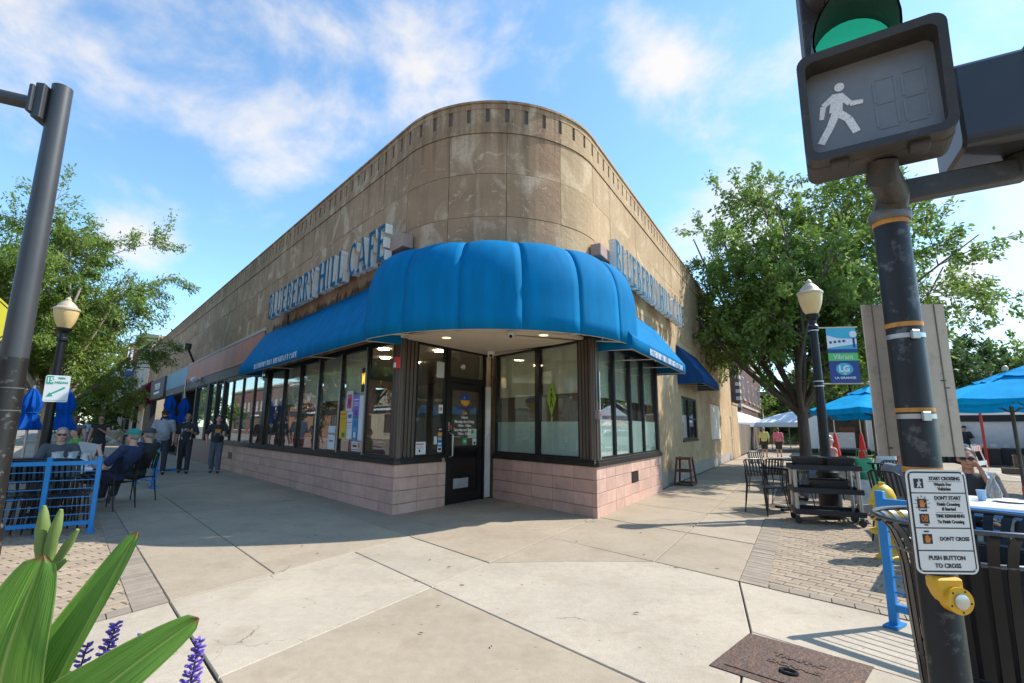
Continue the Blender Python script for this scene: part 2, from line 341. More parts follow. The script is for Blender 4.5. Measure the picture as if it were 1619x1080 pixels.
# pavers
def pavers(name, origin, du, dv, us, vs, inside, size=(.205, .103), near=(0, 0), maxn=298):
    root = bpy.data.objects.new(name, None); COL.objects.link(root); root['kind'] = 'structure'
    pr = MB(); w, h = size[0]/2-.0048, size[1]/2-.0048; e = .006
    A = [pr.pt((x*w, y*h, -.02)) for x, y in ((-1, -1), (1, -1), (1, 1), (-1, 1))]; B = [pr.pt((x*w, y*h, -.005)) for x, y in ((-1, -1), (1, -1), (1, 1), (-1, 1))]; C_ = [pr.pt((x*(w-e), y*(h-e), 0)) for x, y in ((-1, -1), (1, -1), (1, 1), (-1, 1))]
    pr.face(C_)
    for j in range(4): k = (j+1) % 4; pr.face([A[j], A[k], B[k], B[j]]); pr.face([B[j], B[k], C_[k], C_[j]])
    me = pr.mesh('paver', [M_paver]); ang = math.atan2(du[1], du[0]); items = []
    for r_ in range(*vs):
        for c in range(*us):
            u = (c + (.5 if r_ % 2 else 0))*size[0]; v = r_*size[1]
            p = (origin[0]+du[0]*u+dv[0]*v, origin[1]+du[1]*u+dv[1]*v)
            if inside(*p): items.append((math.hypot(p[0]-near[0], p[1]-near[1]), p))
    items.sort()
    for d_, p in items[:maxn]:
        o = bpy.data.objects.new('paver', me); COL.objects.link(o); o.parent = root; o.location = (p[0], p[1], rnd.uniform(-.005, .0)); o.rotation_euler = (rnd.uniform(-.006, .006), rnd.uniform(-.006, .006), ang+rnd.uniform(-.008, .008))
    rest = MB(); ca, sa = math.cos(ang), math.sin(ang)
    for d_, p in items[maxn:]:
        z = rnd.uniform(-.006, -.001); q = [(p[0]+ca*x*w-sa*y*h, p[1]+sa*x*w+ca*y*h) for x, y in ((-1, -1), (1, -1), (1, 1), (-1, 1))]
        t = [rest.pt((x, y, z)) for x, y in q]; bt = [rest.pt((x, y, z-.015)) for x, y in q]; rest.face(t)
        for j in range(4): k = (j+1) % 4; rest.face([t[j], bt[j], bt[k], t[k]])
    if rest.f: o = rest.build('paver_field', M_paver, root, fix=False); o['kind'] = 'stuff'
    return root
def toab(x, y):
    det = dL[0]*dR[1]-dR[0]*dL[1]; qx, qy = x-PL[0], y-PL[1]
    return ((qx*dR[1]-dR[0]*qy)/det, (dL[0]*qy-qx*dL[1])/det)
pd = (-dL[0], -dL[1]); pn = (-nL[0], -nL[1])
def in_r(x, y):
    a, b = toab(x, y); return -11.95 < a < a4-.17 and .81+.10 < b < 17
pr_root = pavers('paver_walk_right', AB(a4-.35, .81+.17), pd, pn, (-60, 70), (-1, 150), in_r, near=(3.0, 5.0))
def in_l(x, y):
    a, b = toab(x, y); return a1+.10 < a < 26 and -8.15 < b < -3.5-.17
pl_root = pavers('paver_walk_left', AB(a1+.2, -3.5-.26), dR, (-nR[0], -nR[1]), (-50, 60), (-30, 260), in_l, near=(-4.3, 5.2))
def border(root, pts, along, across, n_, w, d_, m=M_paver2):
    """soldier course: n_ pieces, each w long along the edge and d_ deep"""
    for k in range(n_):
        b_ = MB(); o0 = k*w
        P4 = [(pts[0]+along[0]*(o0+s_)+across[0]*t, pts[1]+along[1]*(o0+s_)+across[1]*t) for s_, t in ((.004, .004), (w-.004, .004), (w-.004, d_-.004), (.004, d_-.004))]
        b_.slabp(P4, -.02, rnd.uniform(.001, .004)); b_.build('border_paver', m, root)
border(pr_root, AB(a4, .81), dR, (-dL[0], -dL[1]), 60, .103, .26)
p = AB(a4-.27, .81); border(pr_root, p, (-dL[0], -dL[1]), dR, 22, .165, .155)
border(pl_root, AB(a1, -3.5), dL, (-dR[0], -dR[1]), 70, .103, .26)
p = AB(a1, -3.76); border(pl_root, p, (-dR[0], -dR[1]), dL, 20, .165, .155)
# street surface of the closed market street and the main road: painted kerb-side line
st = MB(); st.slabp([AB(-12.2, 2), AB(-26, 2), AB(-26, 70), AB(-12.2, 70)], -.158, -.12); struct('market_street', st, concrete('street_concrete', (.40, .345, .27), spots=False))
ln = MB(); ln.slabp([AB(-13.2, -12.0), AB(-13.6, -12.0), AB(-13.6, -2), AB(-13.2, -2)], -.157, -.153); struct('stop_line', ln, mat('road_paint', (.75, .74, .7), .7, var=.2, scale=20))
# cast-iron signal box cover
mh = thing('utility_cover', 'rusty brown cast iron utility cover set in the pale concrete, lettered traffic signals', 'manhole cover', (1.70, 3.28, 0))
M_iron = mat('rusty_iron', (.14, .092, .07), .65, .55, var=.25, scale=18, bump=.5, bscale=45, dirt=((.20, .10, .05), 9, .52, .7, .6))
q = [(1.216, 3.281), (1.672, 3.745), (2.172, 3.27), (1.716, 2.806)]
b_ = MB(); b_.slabp(inset(q, -.01), -.02, .0035); rim = b_.build('rim', M_iron, mh)
b_ = MB(); b_.slabp(inset(q, .055), .0036, .009); b_.build('plate', M_iron, mh, bevel=.002)
cu = Vector((q[2][0]-q[1][0], q[2][1]-q[1][1], 0)).normalized(); cv = Vector((q[1][0]-q[0][0], q[1][1]-q[0][1], 0)).normalized(); cc = Vector((1.70, 3.28, 0))
Fm = lambda x, y, z: cc + cu*x + cv*z + Vector((0, 0, .009+y))
text('TRAFFIC', .075, sub(Fm, .02, 0, .08), 'raised_lettering', M_iron, mh, .004, bold=.004)
text('SIGNALS', .075, sub(Fm, .02, 0, -.03), 'raised_lettering', M_iron, mh, .004, bold=.004)
b_ = MB(); pts = [Fm(.045*math.cos(t)+.02, .006, .03*math.sin(t)-.13) for t in [2*math.pi*i/14 for i in range(15)]]; b_.tube(pts, .009, 6); b_.build('lift_ring', mat('black_iron', (.03, .028, .027), .5, .6), mh, smooth=True)

# a few dry leaves blown onto the slabs
M_dry = mat('dry_leaf', (.22, .12, .04), .7, var=.4, scale=30)
rl = random.Random(21); q = MB()
for k in range(20):
    x, y = rl.uniform(-3.4, 2.2), rl.uniform(3.2, 7.6)
    if 1.1 < x and y < 3.9: continue
    a = rl.uniform(0, 6.28); L_ = rl.uniform(.015, .032); d = Vector((math.cos(a), math.sin(a), 0)); s_ = Vector((-d.y, d.x, 0)); c = Vector((x, y, .006)); w = L_*.38
    i0, i1, i2, i3, i4 = [q.pt(v) for v in (c-d*L_, c+s_*w+Vector((0, 0, .006)), c+d*L_+Vector((0, 0, .004)), c-s_*w+Vector((0, 0, .007)), c)]
    q.face([i0, i4, i1]); q.face([i1, i4, i2]); q.face([i2, i4, i3]); q.face([i3, i4, i0])
o = q.build('leaf_litter', M_dry); tag(o, 'scattered tiny dry leaves on the sidewalk slabs', 'leaf litter', kind='stuff')
# sand swept into the paver joints
for nm, poly in (('joint_sand', [AB(a4, .81), AB(-11.98, .81), AB(-11.98, 17.2), AB(a4, 17.2)]), ('joint_sand', [AB(a1, -3.5), AB(26, -3.5), AB(26, -8.18), AB(a1, -8.18)])):
    q = MB(); q.slabp(poly, -.019, -.0075); q.build(nm, M_mortar, pr_root if poly[0][0] > 0 else pl_root)
# ================================================================== the corner cafe building
def limestone(name, base, pale, dark, mould=0.):
    m, n, l, b = newmat(name)
    geo = n.new('ShaderNodeNewGeometry'); P = geo.outputs['Position']
    oi = n.new('ShaderNodeObjectInfo')
    off = n.new('ShaderNodeVectorMath'); off.operation = 'SCALE'; off.inputs[0].default_value = (37, 19, 53); l.new(oi.outputs['Random'], off.inputs['Scale'])
    ad = n.new('ShaderNodeVectorMath'); ad.operation = 'ADD'; l.new(P, ad.inputs[0]); l.new(off.outputs[0], ad.inputs[1]); Q = ad.outputs[0]
    def noise(vec, sc_, det=6, ro=.6, dist=0):
        k = n.new('ShaderNodeTexNoise'); k.inputs['Scale'].default_value = sc_; k.inputs['Detail'].default_value = det; k.inputs['Roughness'].default_value = ro; k.inputs['Distortion'].default_value = dist; l.new(vec, k.inputs['Vector']); return k.outputs['Fac']
    def scl(vec, s_):
        k = n.new('ShaderNodeMapping'); k.inputs['Scale'].default_value = s_; l.new(vec, k.inputs[0]); return k.outputs[0]
    def rng(v, a, b_, c, d):
        k = n.new('ShaderNodeMapRange'); l.new(v, k.inputs[0])
        for i, q in enumerate((a, b_, c, d)): k.inputs[i+1].default_value = q
        return k.outputs[0]
    def mixc_(f, A, B):
        k = n.new('ShaderNodeMix'); k.data_type = 'RGBA'
        for s_, v in (('Factor', f), ('A', A), ('B', B)):
            if isinstance(v, tuple): k.inputs[s_].default_value = (*v, 1)
            elif isinstance(v, float): k.inputs[s_].default_value = v
            else: l.new(v, k.inputs[s_])
        return k.outputs['Result']
    c = mixc_(rng(noise(Q, .9, 6, .6, .4), .35, .65, 0, 1), base, tuple(x*.72 for x in base))
    c = mixc_(rng(noise(scl(P, (2.6, 2.6, .22)), 1.2, 6, .65), .50, .70, 0, .75), c, dark)       # rain streaks
    c = mixc_(rng(noise(scl(Q, (1, 1, .8)), 1.25, 7, .55, 1.1), .55, .635, 0, .78), c, pale)     # patches where the surface has flaked
    c = mixc_(rng(noise(scl(P, (3.2, 3.2, .35)), 1.7, 5, .6), .58, .72, 0, .6), c, pale)
    c = mixc_(rng(noise(scl(Q, (1, 1, 1.2)), 3.4, 6, .6, 1.6), .60, .64, 0, .6), c, pale)
    c = mixc_(rng(noise(Q, .55, 5, .6, .6), .54, .66, 0, .6), c, tuple(x*y for x, y in zip(base, (.74, .66, .60))))
    c = mixc_(rng(noise(P, 22, 4), .35, .7, .0, .35), c, tuple(x*.62 for x in base))
    spz = n.new('ShaderNodeSeparateXYZ'); l.new(P, spz.inputs[0]); kz = n.new('ShaderNodeMath'); kz.operation = 'ADD'; l.new(noise(scl(P, (6, 6, .10)), 1.3, 5, .6), kz.inputs[0]); l.new(rng(spz.outputs[2], 5.2, 6.35, -.25, .12), kz.inputs[1])
    c = mixc_(rng(kz.outputs[0], .52, .70, 0, .6), c, tuple(x*.8 for x in dark))     # run-off below the parapet band
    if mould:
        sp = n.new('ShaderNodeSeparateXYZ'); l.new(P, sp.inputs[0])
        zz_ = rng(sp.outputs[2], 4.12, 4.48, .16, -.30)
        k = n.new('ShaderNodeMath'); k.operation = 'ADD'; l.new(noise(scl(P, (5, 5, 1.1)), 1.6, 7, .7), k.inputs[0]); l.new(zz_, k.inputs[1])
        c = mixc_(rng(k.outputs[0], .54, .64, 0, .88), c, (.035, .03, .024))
    l.new(c, b.inputs['Base Color']); b.inputs['Roughness'].default_value = .88; b.inputs['Specular IOR Level'].default_value = .25
    wv = n.new('ShaderNodeTexWave'); wv.wave_type = 'RINGS'; wv.inputs['Scale'].default_value = 2.2; wv.inputs['Distortion'].default_value = 9; wv.inputs['Detail'].default_value = 3; wv.inputs['Detail Scale'].default_value = 1.2; l.new(Q, wv.inputs['Vector'])
    sm = n.new('ShaderNodeMath'); sm.operation = 'MULTIPLY_ADD'; l.new(wv.outputs['Fac'], sm.inputs[0]); sm.inputs[1].default_value = .16; l.new(noise(P, 30, 7, .7), sm.inputs[2])
    bp = n.new('ShaderNodeBump'); bp.inputs['Strength'].default_value = .8; bp.inputs['Distance'].default_value = .012; l.new(sm.outputs[0], bp.inputs['Height']); l.new(bp.outputs[0], b.inputs['Normal'])
    return m
BS, PA_, DK = (.455, .283, .162), (.64, .465, .31), (.235, .142, .082)
M_lime = limestone('weathered_limestone', BS, PA_, DK)
M_limem = limestone('weathered_limestone_mould', BS, PA_, DK, 1)
M_stucco = limestone('stucco', (.54, .37, .205), (.62, .455, .28), (.45, .30, .162))
M_dark = mat('dark_bronze_metal', (.034, .029, .025), .45, .5, var=.25, scale=3, dirt=((.10, .085, .07), 6, .55, .75, .35))
M_bronze = mat('bronze_fluted_metal', (.12, .092, .07), .5, .45, var=.3, scale=2, stretch=(8, 8, .6))
M_frame = mat('black_frame', (.018, .017, .016), .42, .3, var=.2)
M_alu = mat('aluminium', (.62, .60, .56), .35, .85, var=.08)
M_cream = mat('soffit_paint', (.72, .60, .46), .8, var=.06)
M_tile = mat('pink_glazed_tile', (.60, .375, .285), .5, var=.14, scale=5, rand=.10, spec=.45, dirt=((.26, .19, .155), 4, .56, .8, .5), bump=.12, bscale=18)
M_grout = mat('tile_grout', (.13, .095, .08), .9)
def canvas(name, col):
    m, n, l, b = newmat(name)
    tcn = n.new('ShaderNodeTexCoord'); mpz = n.new('ShaderNodeMapping'); mpz.inputs['Scale'].default_value = (2.2, 2.2, .45); l.new(tcn.outputs['Object'], mpz.inputs[0]); no = n.new('ShaderNodeTexNoise'); no.inputs['Scale'].default_value = 2.0; no.inputs['Detail'].default_value = 7; no.inputs['Roughness'].default_value = .65; l.new(mpz.outputs[0], no.inputs['Vector'])
    r = n.new('ShaderNodeMapRange'); l.new(no.outputs['Fac'], r.inputs[0]); r.inputs[1].default_value = .3; r.inputs[2].default_value = .7; r.inputs[3].default_value = .82; r.inputs[4].default_value = 1.15
    hv = n.new('ShaderNodeVectorMath'); hv.operation = 'SCALE'; hv.inputs[0].default_value = col; l.new(r.outputs[0], hv.inputs['Scale']); l.new(hv.outputs[0], b.inputs['Base Color'])
    b.inputs['Roughness'].default_value = .8; b.inputs['Specular IOR Level'].default_value = .1
    w1 = n.new('ShaderNodeTexNoise'); w1.inputs['Scale'].default_value = 420; l.new(tcn.outputs['Object'], w1.inputs['Vector'])
    bp = n.new('ShaderNodeBump'); bp.inputs['Strength'].default_value = .12; bp.inputs['Distance'].default_value = .003; l.new(w1.outputs['Fac'], bp.inputs['Height']); l.new(bp.outputs[0], b.inputs['Normal'])
    tr = n.new('ShaderNodeBsdfTranslucent'); l.new(hv.outputs[0], tr.inputs[0]); mx = n.new('ShaderNodeMixShader'); mx.inputs[0].default_value = .12
    l.new(b.outputs[0], mx.inputs[1]); l.new(tr.outputs[0], mx.inputs[2]); l.new(mx.outputs[0], n['Material Output'].inputs['Surface'])
    return m
M_canvas = canvas('blue_canvas', (.001, .182, .40))
M_glass = glass('window_glass', (.86, .90, .88), 1.5, 1.55, .05)
M_blind = canvas('roller_blind', (.80, .76, .62))
M_film = mat('frosted_window_film', (.60, .70, .64), .35, var=.08, scale=2)
bld = thing('cafe_building', 'single storey cafe building with rounded weathered limestone corner and pink tiled base', 'building', (PL[0], PL[1], 0))
# ---- outline of the upper wall: left front, rounded corner, right front
AR = 2.1; ACX, ACY = -.320, 9.737; AHALF = AR*R(108.39)/2
A0 = math.atan2(nL[1], nL[0]); A1 = math.atan2(nR[1], nR[0])
def U(u, o, z):
    if u < -AHALF: p = FL(-.035 + (-AHALF-u), o, z); return p
    if u > AHALF: return FR(.477 + (u-AHALF), o-.13, z)
    a = A0 + (A1-A0)*(u+AHALF)/(2*AHALF); r = AR+o
    return Vector((ACX+r*math.cos(a), ACY+r*math.sin(a), z))
LEND, REND = -AHALF-36.0, AHALF+19.5
def curved(mb, u0, u1, o0, o1, z0, z1, m=None):
    k = 1 if (u1 <= -AHALF+1e-4 or u0 >= AHALF-1e-4) else max(2, int((u1-u0)/.12)); us = [u0+(u1-u0)*i/k for i in range(k+1)]
    cs = [[mb.pt(U(u, o, z)) for (o, z) in ((o0, z0), (o1, z0), (o1, z1), (o0, z1))] for u in us]
    for A, B in zip(cs, cs[1:]):
        for j in range(4): mb.face([A[j], A[(j+1) % 4], B[(j+1) % 4], B[j]], m)
    mb.face(cs[0][::-1], m); mb.face(cs[-1], m)
    return mb
core = MB(); curved(core, LEND, -AHALF, -.28, -.02, 3.0, 6.80); curved(core, -AHALF, AHALF, -.28, -.02, 3.0, 6.80); curved(core, AHALF, REND, -.28, -.02, 2.95, 6.80)
core.build('wall_core', M_grout, bld)
cols = [(-AHALF+i*AHALF/2, -AHALF+(i+1)*AHALF/2) for i in range(4)]
u = AHALF
while u < REND-.01: w = .93 if u < 9 else 1.86; cols.append((u, min(u+w, REND))); u += w
u = -AHALF
while u > LEND+.01: w = .93 if u > -12 else 1.86; cols.append((max(u-w, LEND), u)); u -= w
ROWS = [(5.565, 6.295), (4.807, 5.565), (4.05, 4.807), (2.97, 4.05)]
for (c0, c1) in cols:
    for ri, (z0, z1) in enumerate(ROWS):
        if ri == 3 and c0 >= AHALF-.01: continue
        if ri == 3 and c1 < -AHALF-9.5: continue
        g_ = .004; o = rnd.uniform(-.004, .006)
        b_ = MB(); curved(b_, c0+g_, c1-g_, -.06, o, z0+g_, z1-g_)
        m_ = M_stucco if (c0 >= AHALF-.01 or (c0 > AHALF*.45 and c0 >= 0)) and ri >= 0 else M_lime
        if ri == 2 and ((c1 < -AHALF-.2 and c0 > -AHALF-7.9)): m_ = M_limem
        b_.build('stone_panel', m_, bld)
# parapet: pieces with real slots, a lip below and a cap above
for (c0, c1) in cols:
    ns = max(1, round((c1-c0)/.32)); g_ = .0025; b_ = MB(); w = (c1-c0)/ns
    m_ = M_stucco if c0 >= AHALF-.01 or c0 > AHALF*.45 else M_lime
    curved(b_, c0+g_, c1-g_, -.06, .018, 6.300, 6.395); curved(b_, c0+g_, c1-g_, -.06, .004, 6.395, 6.50); curved(b_, c0+g_, c1-g_, -.30, .010, 6.75, 6.845); curved(b_, c0+g_, c1-g_, -.30, .034, 6.845, 6.885)
    for k in range(ns):
        s0, s1 = c0+k*w, c0+(k+1)*w; e = .034
        curved(b_, max(s0, c0+g_)+(e if True else 0), min(s1, c1-g_)-e, -.06, .004, 6.50, 6.75)
    curved(b_, c0+g_, c1-g_, -.30, -.045, 6.50, 6.75)
    b_.build('parapet_panel', m_, bld)
# ---- roof deck (keeps daylight out of the rooms)
rf = MB(); pts = [FL(36, -.25, 0), FL(0, -.25, 0)] + [U(-AHALF+2*AHALF*i/10, -.2, 0) for i in range(11)] + [FR(19.5, -.35, 0)]
rf.slabp([(p.x, p.y) for p in pts], 6.2, 6.32); rf.build('roof', mat('roof_membrane', (.25, .24, .23), .9), bld)
# ---- right front: stucco wall with openings below 4.05
def wallgrid(mb, F, x0, x1, z0, z1, holes, y0, y1):
    xs = sorted({x0, x1, *[h[0] for h in holes], *[h[1] for h in holes]}); zs = sorted({z0, z1, *[h[2] for h in holes], *[h[3] for h in holes]})
    mb.F = F
    for a, b in zip(xs, xs[1:]):
        for c, d in zip(zs, zs[1:]):
            mx_, mz = (a+b)/2, (c+d)/2
            if any(h[0] < mx_ < h[1] and h[2] < mz < h[3] for h in holes): continue
            mb.box(a, b, y0, y1, c, d)
holes = [(7.55, 10.0, 1.08, 2.38), (12.9, 15.6, .98, 2.42), (18.75, 19.45, -.02, 2.02)]
wr = MB(); wallgrid(wr, FR, 4.30, 19.97, -.02, 4.046, holes, -.30, -.13); wr.build('side_wall', M_stucco, bld)
wr = MB(); wallgrid(wr, FR, .5, 4.30, 2.96, 4.046, [], -.30, -.13); wr.build('side_wall', M_stucco, bld)
pl = MB(FR); pl.box(4.3, 18.7, -.128, -.115, -.02, .36); pl.build('plinth', mat('grey_plinth', (.34, .29, .235), .9, var=.15, scale=4), bld)
lo = MB(FR); lo.box(20.0, 22.6, -.32, -.12, -.02, 2.70); lo.box(19.98, 22.65, -.36, -.08, 2.70, 2.78); lo.build('yard_wall', M_stucco, bld)
dr = MB(FR); dr.box(18.77, 19.43, -.19, -.15, 0, 2.0); d_ = dr.build('service_door', mat('tan_door', (.36, .29, .21), .6), bld); k_ = MB(FR); k_.ell((19.34, -.13, 1.0), (.03, .03, .03)); k_.build('knob', M_alu, d_)
bd = MB(FR); bd.box(12.92, 15.58, -.20, -.15, 1.0, 2.40); bd.build('boarded_window', mat('white_board', (.62, .56, .48), .7, var=.06), bld)
# window 2 (double sash) on the right front
w2 = MB(FR)
for (a, b, c, d) in ((7.55, 10.0, 1.08, 1.14), (7.55, 10.0, 2.32, 2.38), (7.55, 7.62, 1.14, 2.32), (9.93, 10.0, 1.14, 2.32), (8.74, 8.81, 1.14, 2.32)): w2.box(a, b, -.24, -.16, c, d)
w2.box(8.81, 9.93, -.235, -.155, 1.70, 1.75); wo = w2.build('side_window', M_frame, bld)
for a, b in ((7.62, 8.74), (8.81, 9.93)):
    p_ = MB(FR); p_.box(a, b, -.205, -.199, 1.14, 2.32); p_.build('pane', M_glass, wo)
p_ = MB(FR); p_.box(7.6, 8.7, -.30, -.295, 1.62, 2.34); p_.build('blind', M_blind, wo)
p_ = MB(FR); p_.box(7.5, 10.05, -.16, -.10, 1.03, 1.08); p_.build('sill', M_dark, wo)
# ---- pink tiled base
def tiles(F, L, x_edges, zrows, y=.0, off=0, hole=None):
    for zi, (z0, z1) in enumerate(zrows):
        sh = off*(zi % 2); xs = x_edges
        for a, b in zip(xs, xs[1:]):
            if hole and a < hole[0] < b and z0 < hole[1] < z1: continue
            g_ = .0035; t = MB(F); t.box(a+g_, b-g_, -.05, y+rnd.uniform(-.0015, .0015), z0+g_, z1-g_); t.build('base_tile', M_tile, bld, bevel=.004)
ZR = [(-.02, .16), (.16, .37), (.37, .58), (.58, .79)]
tiles(FL, 0, [.10]+[.50*i for i in range(1, 25)]+[12.3], ZR)
tiles(F1, 0, [.10, .53, 1.03, 1.235], ZR)
tiles(F2, 0, [.04, .67, 1.27, 1.84, 2.37, 2.80], ZR)
tiles(FR, 0, [.10]+[.47*i for i in range(1, 9)]+[4.27], ZR, hole=(2.1, .45))
def corner_tiles(Fa, sa, Fb, xb):
    for z0, z1 in ZR:
        t = MB(); P0, P1, P2, P3 = Fa(sa, -.06, 0), Fa(sa, .0012, 0), Fb(xb, .0012, 0), Fb(xb, -.06, 0); mid = (Fa(sa*.0, .0012, 0)+Fb(xb*0 if xb < 1 else 2.902, .0012, 0))/2
        t.slabp([(p.x, p.y) for p in (P0, P1, mid, P2, P3)], z0+.0035, z1-.0035); t.build('corner_tile', M_tile, bld, bevel=.004)
vt = MB(FR); vt.box(1.90, 2.33, -.03, .006, .38, .57); vt.build('vent_grille', M_dark, bld)
corner_tiles(FL, .10, F1, .10); corner_tiles(FR, .10, F2, 2.80)
vt = MB(FL); vt.box(10.52, 10.98, -.03, .008, .38, .57); vt.build('vent_grille', M_dark, bld)
gt = MB(FL); gt.box(.25, 12.28, -.20, -.052, -.02, .79); gt.F = F1; gt.box(.12, 1.2, -.2, -.052, -.02, .79); gt.F = F2; gt.box(.09, 2.78, -.2, -.052, -.02, .79); gt.F = FR; gt.box(.25, 4.25, -.2, -.052, -.02, .79); gt.build('base_backing', M_grout, bld)
# ---- sills
for F, a, b in ((FL, -.02, 12.3), (F1, .03, 1.235), (F2, .03, 2.88), (FR, .03, 4.28)):
    s_ = MB(F); s_.box(a, b, -.10, .035 if F in (FL, FR) else .030, .79, .862); s_.box(a+.02, b-.01, -.09, .012, .862, .90); s_.build('window_sill', M_dark, bld, bevel=.004)
# ---- fluted corner piers
def pier(F, a, b, y=-.02, z1=2.97):
    p_ = MB(F); w = (b-a); n_ = 5
    p_.box(a, b, -.09, y-.03, .862, z1)
    for i in range(n_): p_.box(a+w*(i+.12)/n_, a+w*(i+.80)/n_, y-.03, y, .862, z1)
    p_.build('fluted_pier', M_bronze, bld, bevel=.006)
pier(FL, -.0, .24); pier(F1, .02, .46); pier(F2, 2.50, 2.88); pier(FR, .02, .26)
# ---- glazing
def window(F, a, b, z0, z1, blind=None, film=None, y=-.07, fw=.032):
    w_ = MB(F)
    for q in ((a, a+fw, z0, z1), (b-fw, b, z0, z1), (a+fw, b-fw, z0, z0+fw), (a+fw, b-fw, z1-fw, z1)): w_.box(q[0], q[1], y-.045, y+.035, q[2], q[3])
    o = w_.build('window_frame', M_frame, bld)
    p_ = MB(F); p_.box(a+fw, b-fw, y-.004, y+.002, z0+fw, z1-fw); p_.build('pane', M_glass, o)
    if blind: q = MB(F); q.box(a+fw, b-fw, y-.075, y-.070, blind, z1-.01); q.box(a+fw+.002, b-fw-.002, y-.08, y-.066, blind-.03, blind); q.build('blind', M_blind, o)
    if film: q = MB(F); q.box(a+fw+.01, b-fw-.01, y-.016, y-.008, z0+fw, film); q.build('frosted_film', M_film, o)
    return o
LM = [.24, 1.31, 2.49, 3.70, 4.87, 6.06, 7.42]
LB = [None, 1.15, 1.98, 1.98, 1.98, 1.98]
for a, b, bl in zip(LM, LM[1:], LB): window(FL, a, b-.03, .90, 2.90, blind=bl)
for x in LM[1:-1]: s_ = MB(FL); s_.box(x-.03, x, -.10, -.02, .90, 2.90); s_.build('mullion', M_alu if x < 4 else M_frame, bld)
p_ = MB(FL); p_.box(7.42, 7.72, -.14, .0, .862, 2.97); p_.build('post', M_dark, bld)
LM2 = [7.72, 8.82, 10.14, 11.43, 12.45]
for a, b in zip(LM2, LM2[1:]): window(FL, a, b-.03, .90, 2.95, blind=None)
for x in LM2[1:-1]: s_ = MB(FL); s_.box(x-.03, x, -.10, -.03, .90, 2.95); s_.build('mullion', M_frame, bld)
for a, b in ((.05, 1.36), (1.42, 2.50)): window(F2, a, b, .90, 2.92, blind=2.05, film=1.52)
s_ = MB(F2); s_.box(1.36, 1.42, -.13, -.03, .90, 2.92); s_.build('mullion', M_frame, bld)
RM = [.26, 1.14, 2.14, 3.09, 4.20]
for a, b in zip(RM, RM[1:]): window(FR, a, b-.03, .90, 2.90, blind=1.98, film=1.56)
for x in RM[1:-1]: s_ = MB(FR); s_.box(x-.03, x, -.10, -.03, .90, 2.90); s_.build('mullion', M_frame, bld)
p_ = MB(FR); p_.box(4.17, 4.30, -.14, -.02, .862, 2.97); p_.build('post', M_dark, bld)
# ---- entrance door with sidelight and transom in the left wing
window(F1, .46, 1.22, .90, 2.92)
p_ = MB(F1); p_.box(1.225, 1.30, -.14, -.02, 0, 2.97); p_.build('door_post', M_frame, bld)
window(F1, 1.30, 2.34, 2.34, 2.92)
p_ = MB(F1); p_.box(1.30, 2.38, -.14, -.03, 2.26, 2.34); p_.build('door_header', M_frame, bld)
dd = MB(F1)
for q in ((1.305, 1.42, .004, 2.255), (2.22, 2.355, .004, 2.255), (1.42, 2.22, .004, .20), (1.42, 2.22, 2.12, 2.25), (1.42, 2.22, 1.02, 1.06)): dd.box(q[0], q[1], -.11, -.05, q[2], q[3])
door = dd.build('entrance_door', M_frame, bld)
p_ = MB(F1); p_.box(1.42, 2.22, -.082, -.076, 1.06, 2.12); p_.build('pane', M_glass, door)
p_ = MB(F1); p_.box(1.42, 2.22, -.085, -.07, .20, 1.02); p_.build('kick_panel', mat('black_gloss_panel', (.008, .008, .008), .18, var=.1), door)
p_ = MB(F1); p_.tube([(1.37, -.05, .86), (1.37, .03, .88), (1.37, .03, 1.27), (1.37, -.05, 1.30)], .014, 8); p_.tube([(1.37, .0, 1.235), (1.62, .0, 1.235)], .012, 8); p_.build('pull_handle', M_alu, door, smooth=True)
vg = MB(F1); vg.box(1.52, 1.94, -.071, -.052, .27, .45)
for i in range(3): vg.box(1.535+i*.137, 1.65+i*.137, -.052, -.046, .285, .435)
vg.build('mail_grille', mat('grey_grille', (.45, .45, .44), .5, .3), door)
p_ = MB(F1); p_.box(1.425, 1.465, -.11, -.09, .2, 2.25); p_.build('wood_edge', mat('red_wood', (.22, .065, .035), .45, var=.3, scale=4, stretch=(1, 1, .2)), door)
p_ = MB(F1); p_.box(2.36, 2.40, -.12, -.02, 0, 2.97); p_.build('door_post', M_frame, bld)
p_ = MB(F1); p_.box(2.40, 2.46, -.08, .005, .03, 2.24); p_.box(2.465, 2.545, -.08, .012, .03, 2.24); p_.build('white_jamb', mat('white_enamel', (.72, .70, .66), .4), bld)
p_ = MB(F1); p_.box(2.55, 2.64, -.12, -.01, 0, 2.97); p_.build('corner_post', M_bronze, bld)
# ---- soffit over the entrance and header beams
sf = MB(); poly = [FL(-.02, .0, 0)] + [U(-AHALF+2*AHALF*i/12, -.06, 0) for i in range(13)] + [FR(.45, -.05, 0), FR(.0, -.10, 0), F2(2.8, -.2, 0), F2(0, -.2, 0), F1(2.3, -.25, 0), F1(.2, -.2, 0)]
sf.slabp([(p.x, p.y) for p in poly], 2.915, 2.96); sf.build('soffit', M_cream, bld)
for F, a, b in ((FL, .0, 7.72), (FR, .0, 4.30)):
    h_ = MB(F); h_.box(a, b, -.14, -.03, 2.90, 3.0); h_.build('window_header', M_frame, bld)
h_ = MB(F1); h_.box(.0, 2.6, -.13, -.02, 2.90, 2.955); h_.F = F2; h_.box(.02, 2.88, -.13, -.02, 2.90, 2.955); h_.build('window_header', M_frame, bld)
for (x, y) in ((-1.12, 8.35), (.52, 8.05)):
    q = MB(); q.lathe([(.075, 0), (.075, .006), (.055, .006)], (x, y, 2.906), 16); q.build('recessed_light', mat('soffit_lamp', (.9, .78, .55), .5, emis=.6), bld)
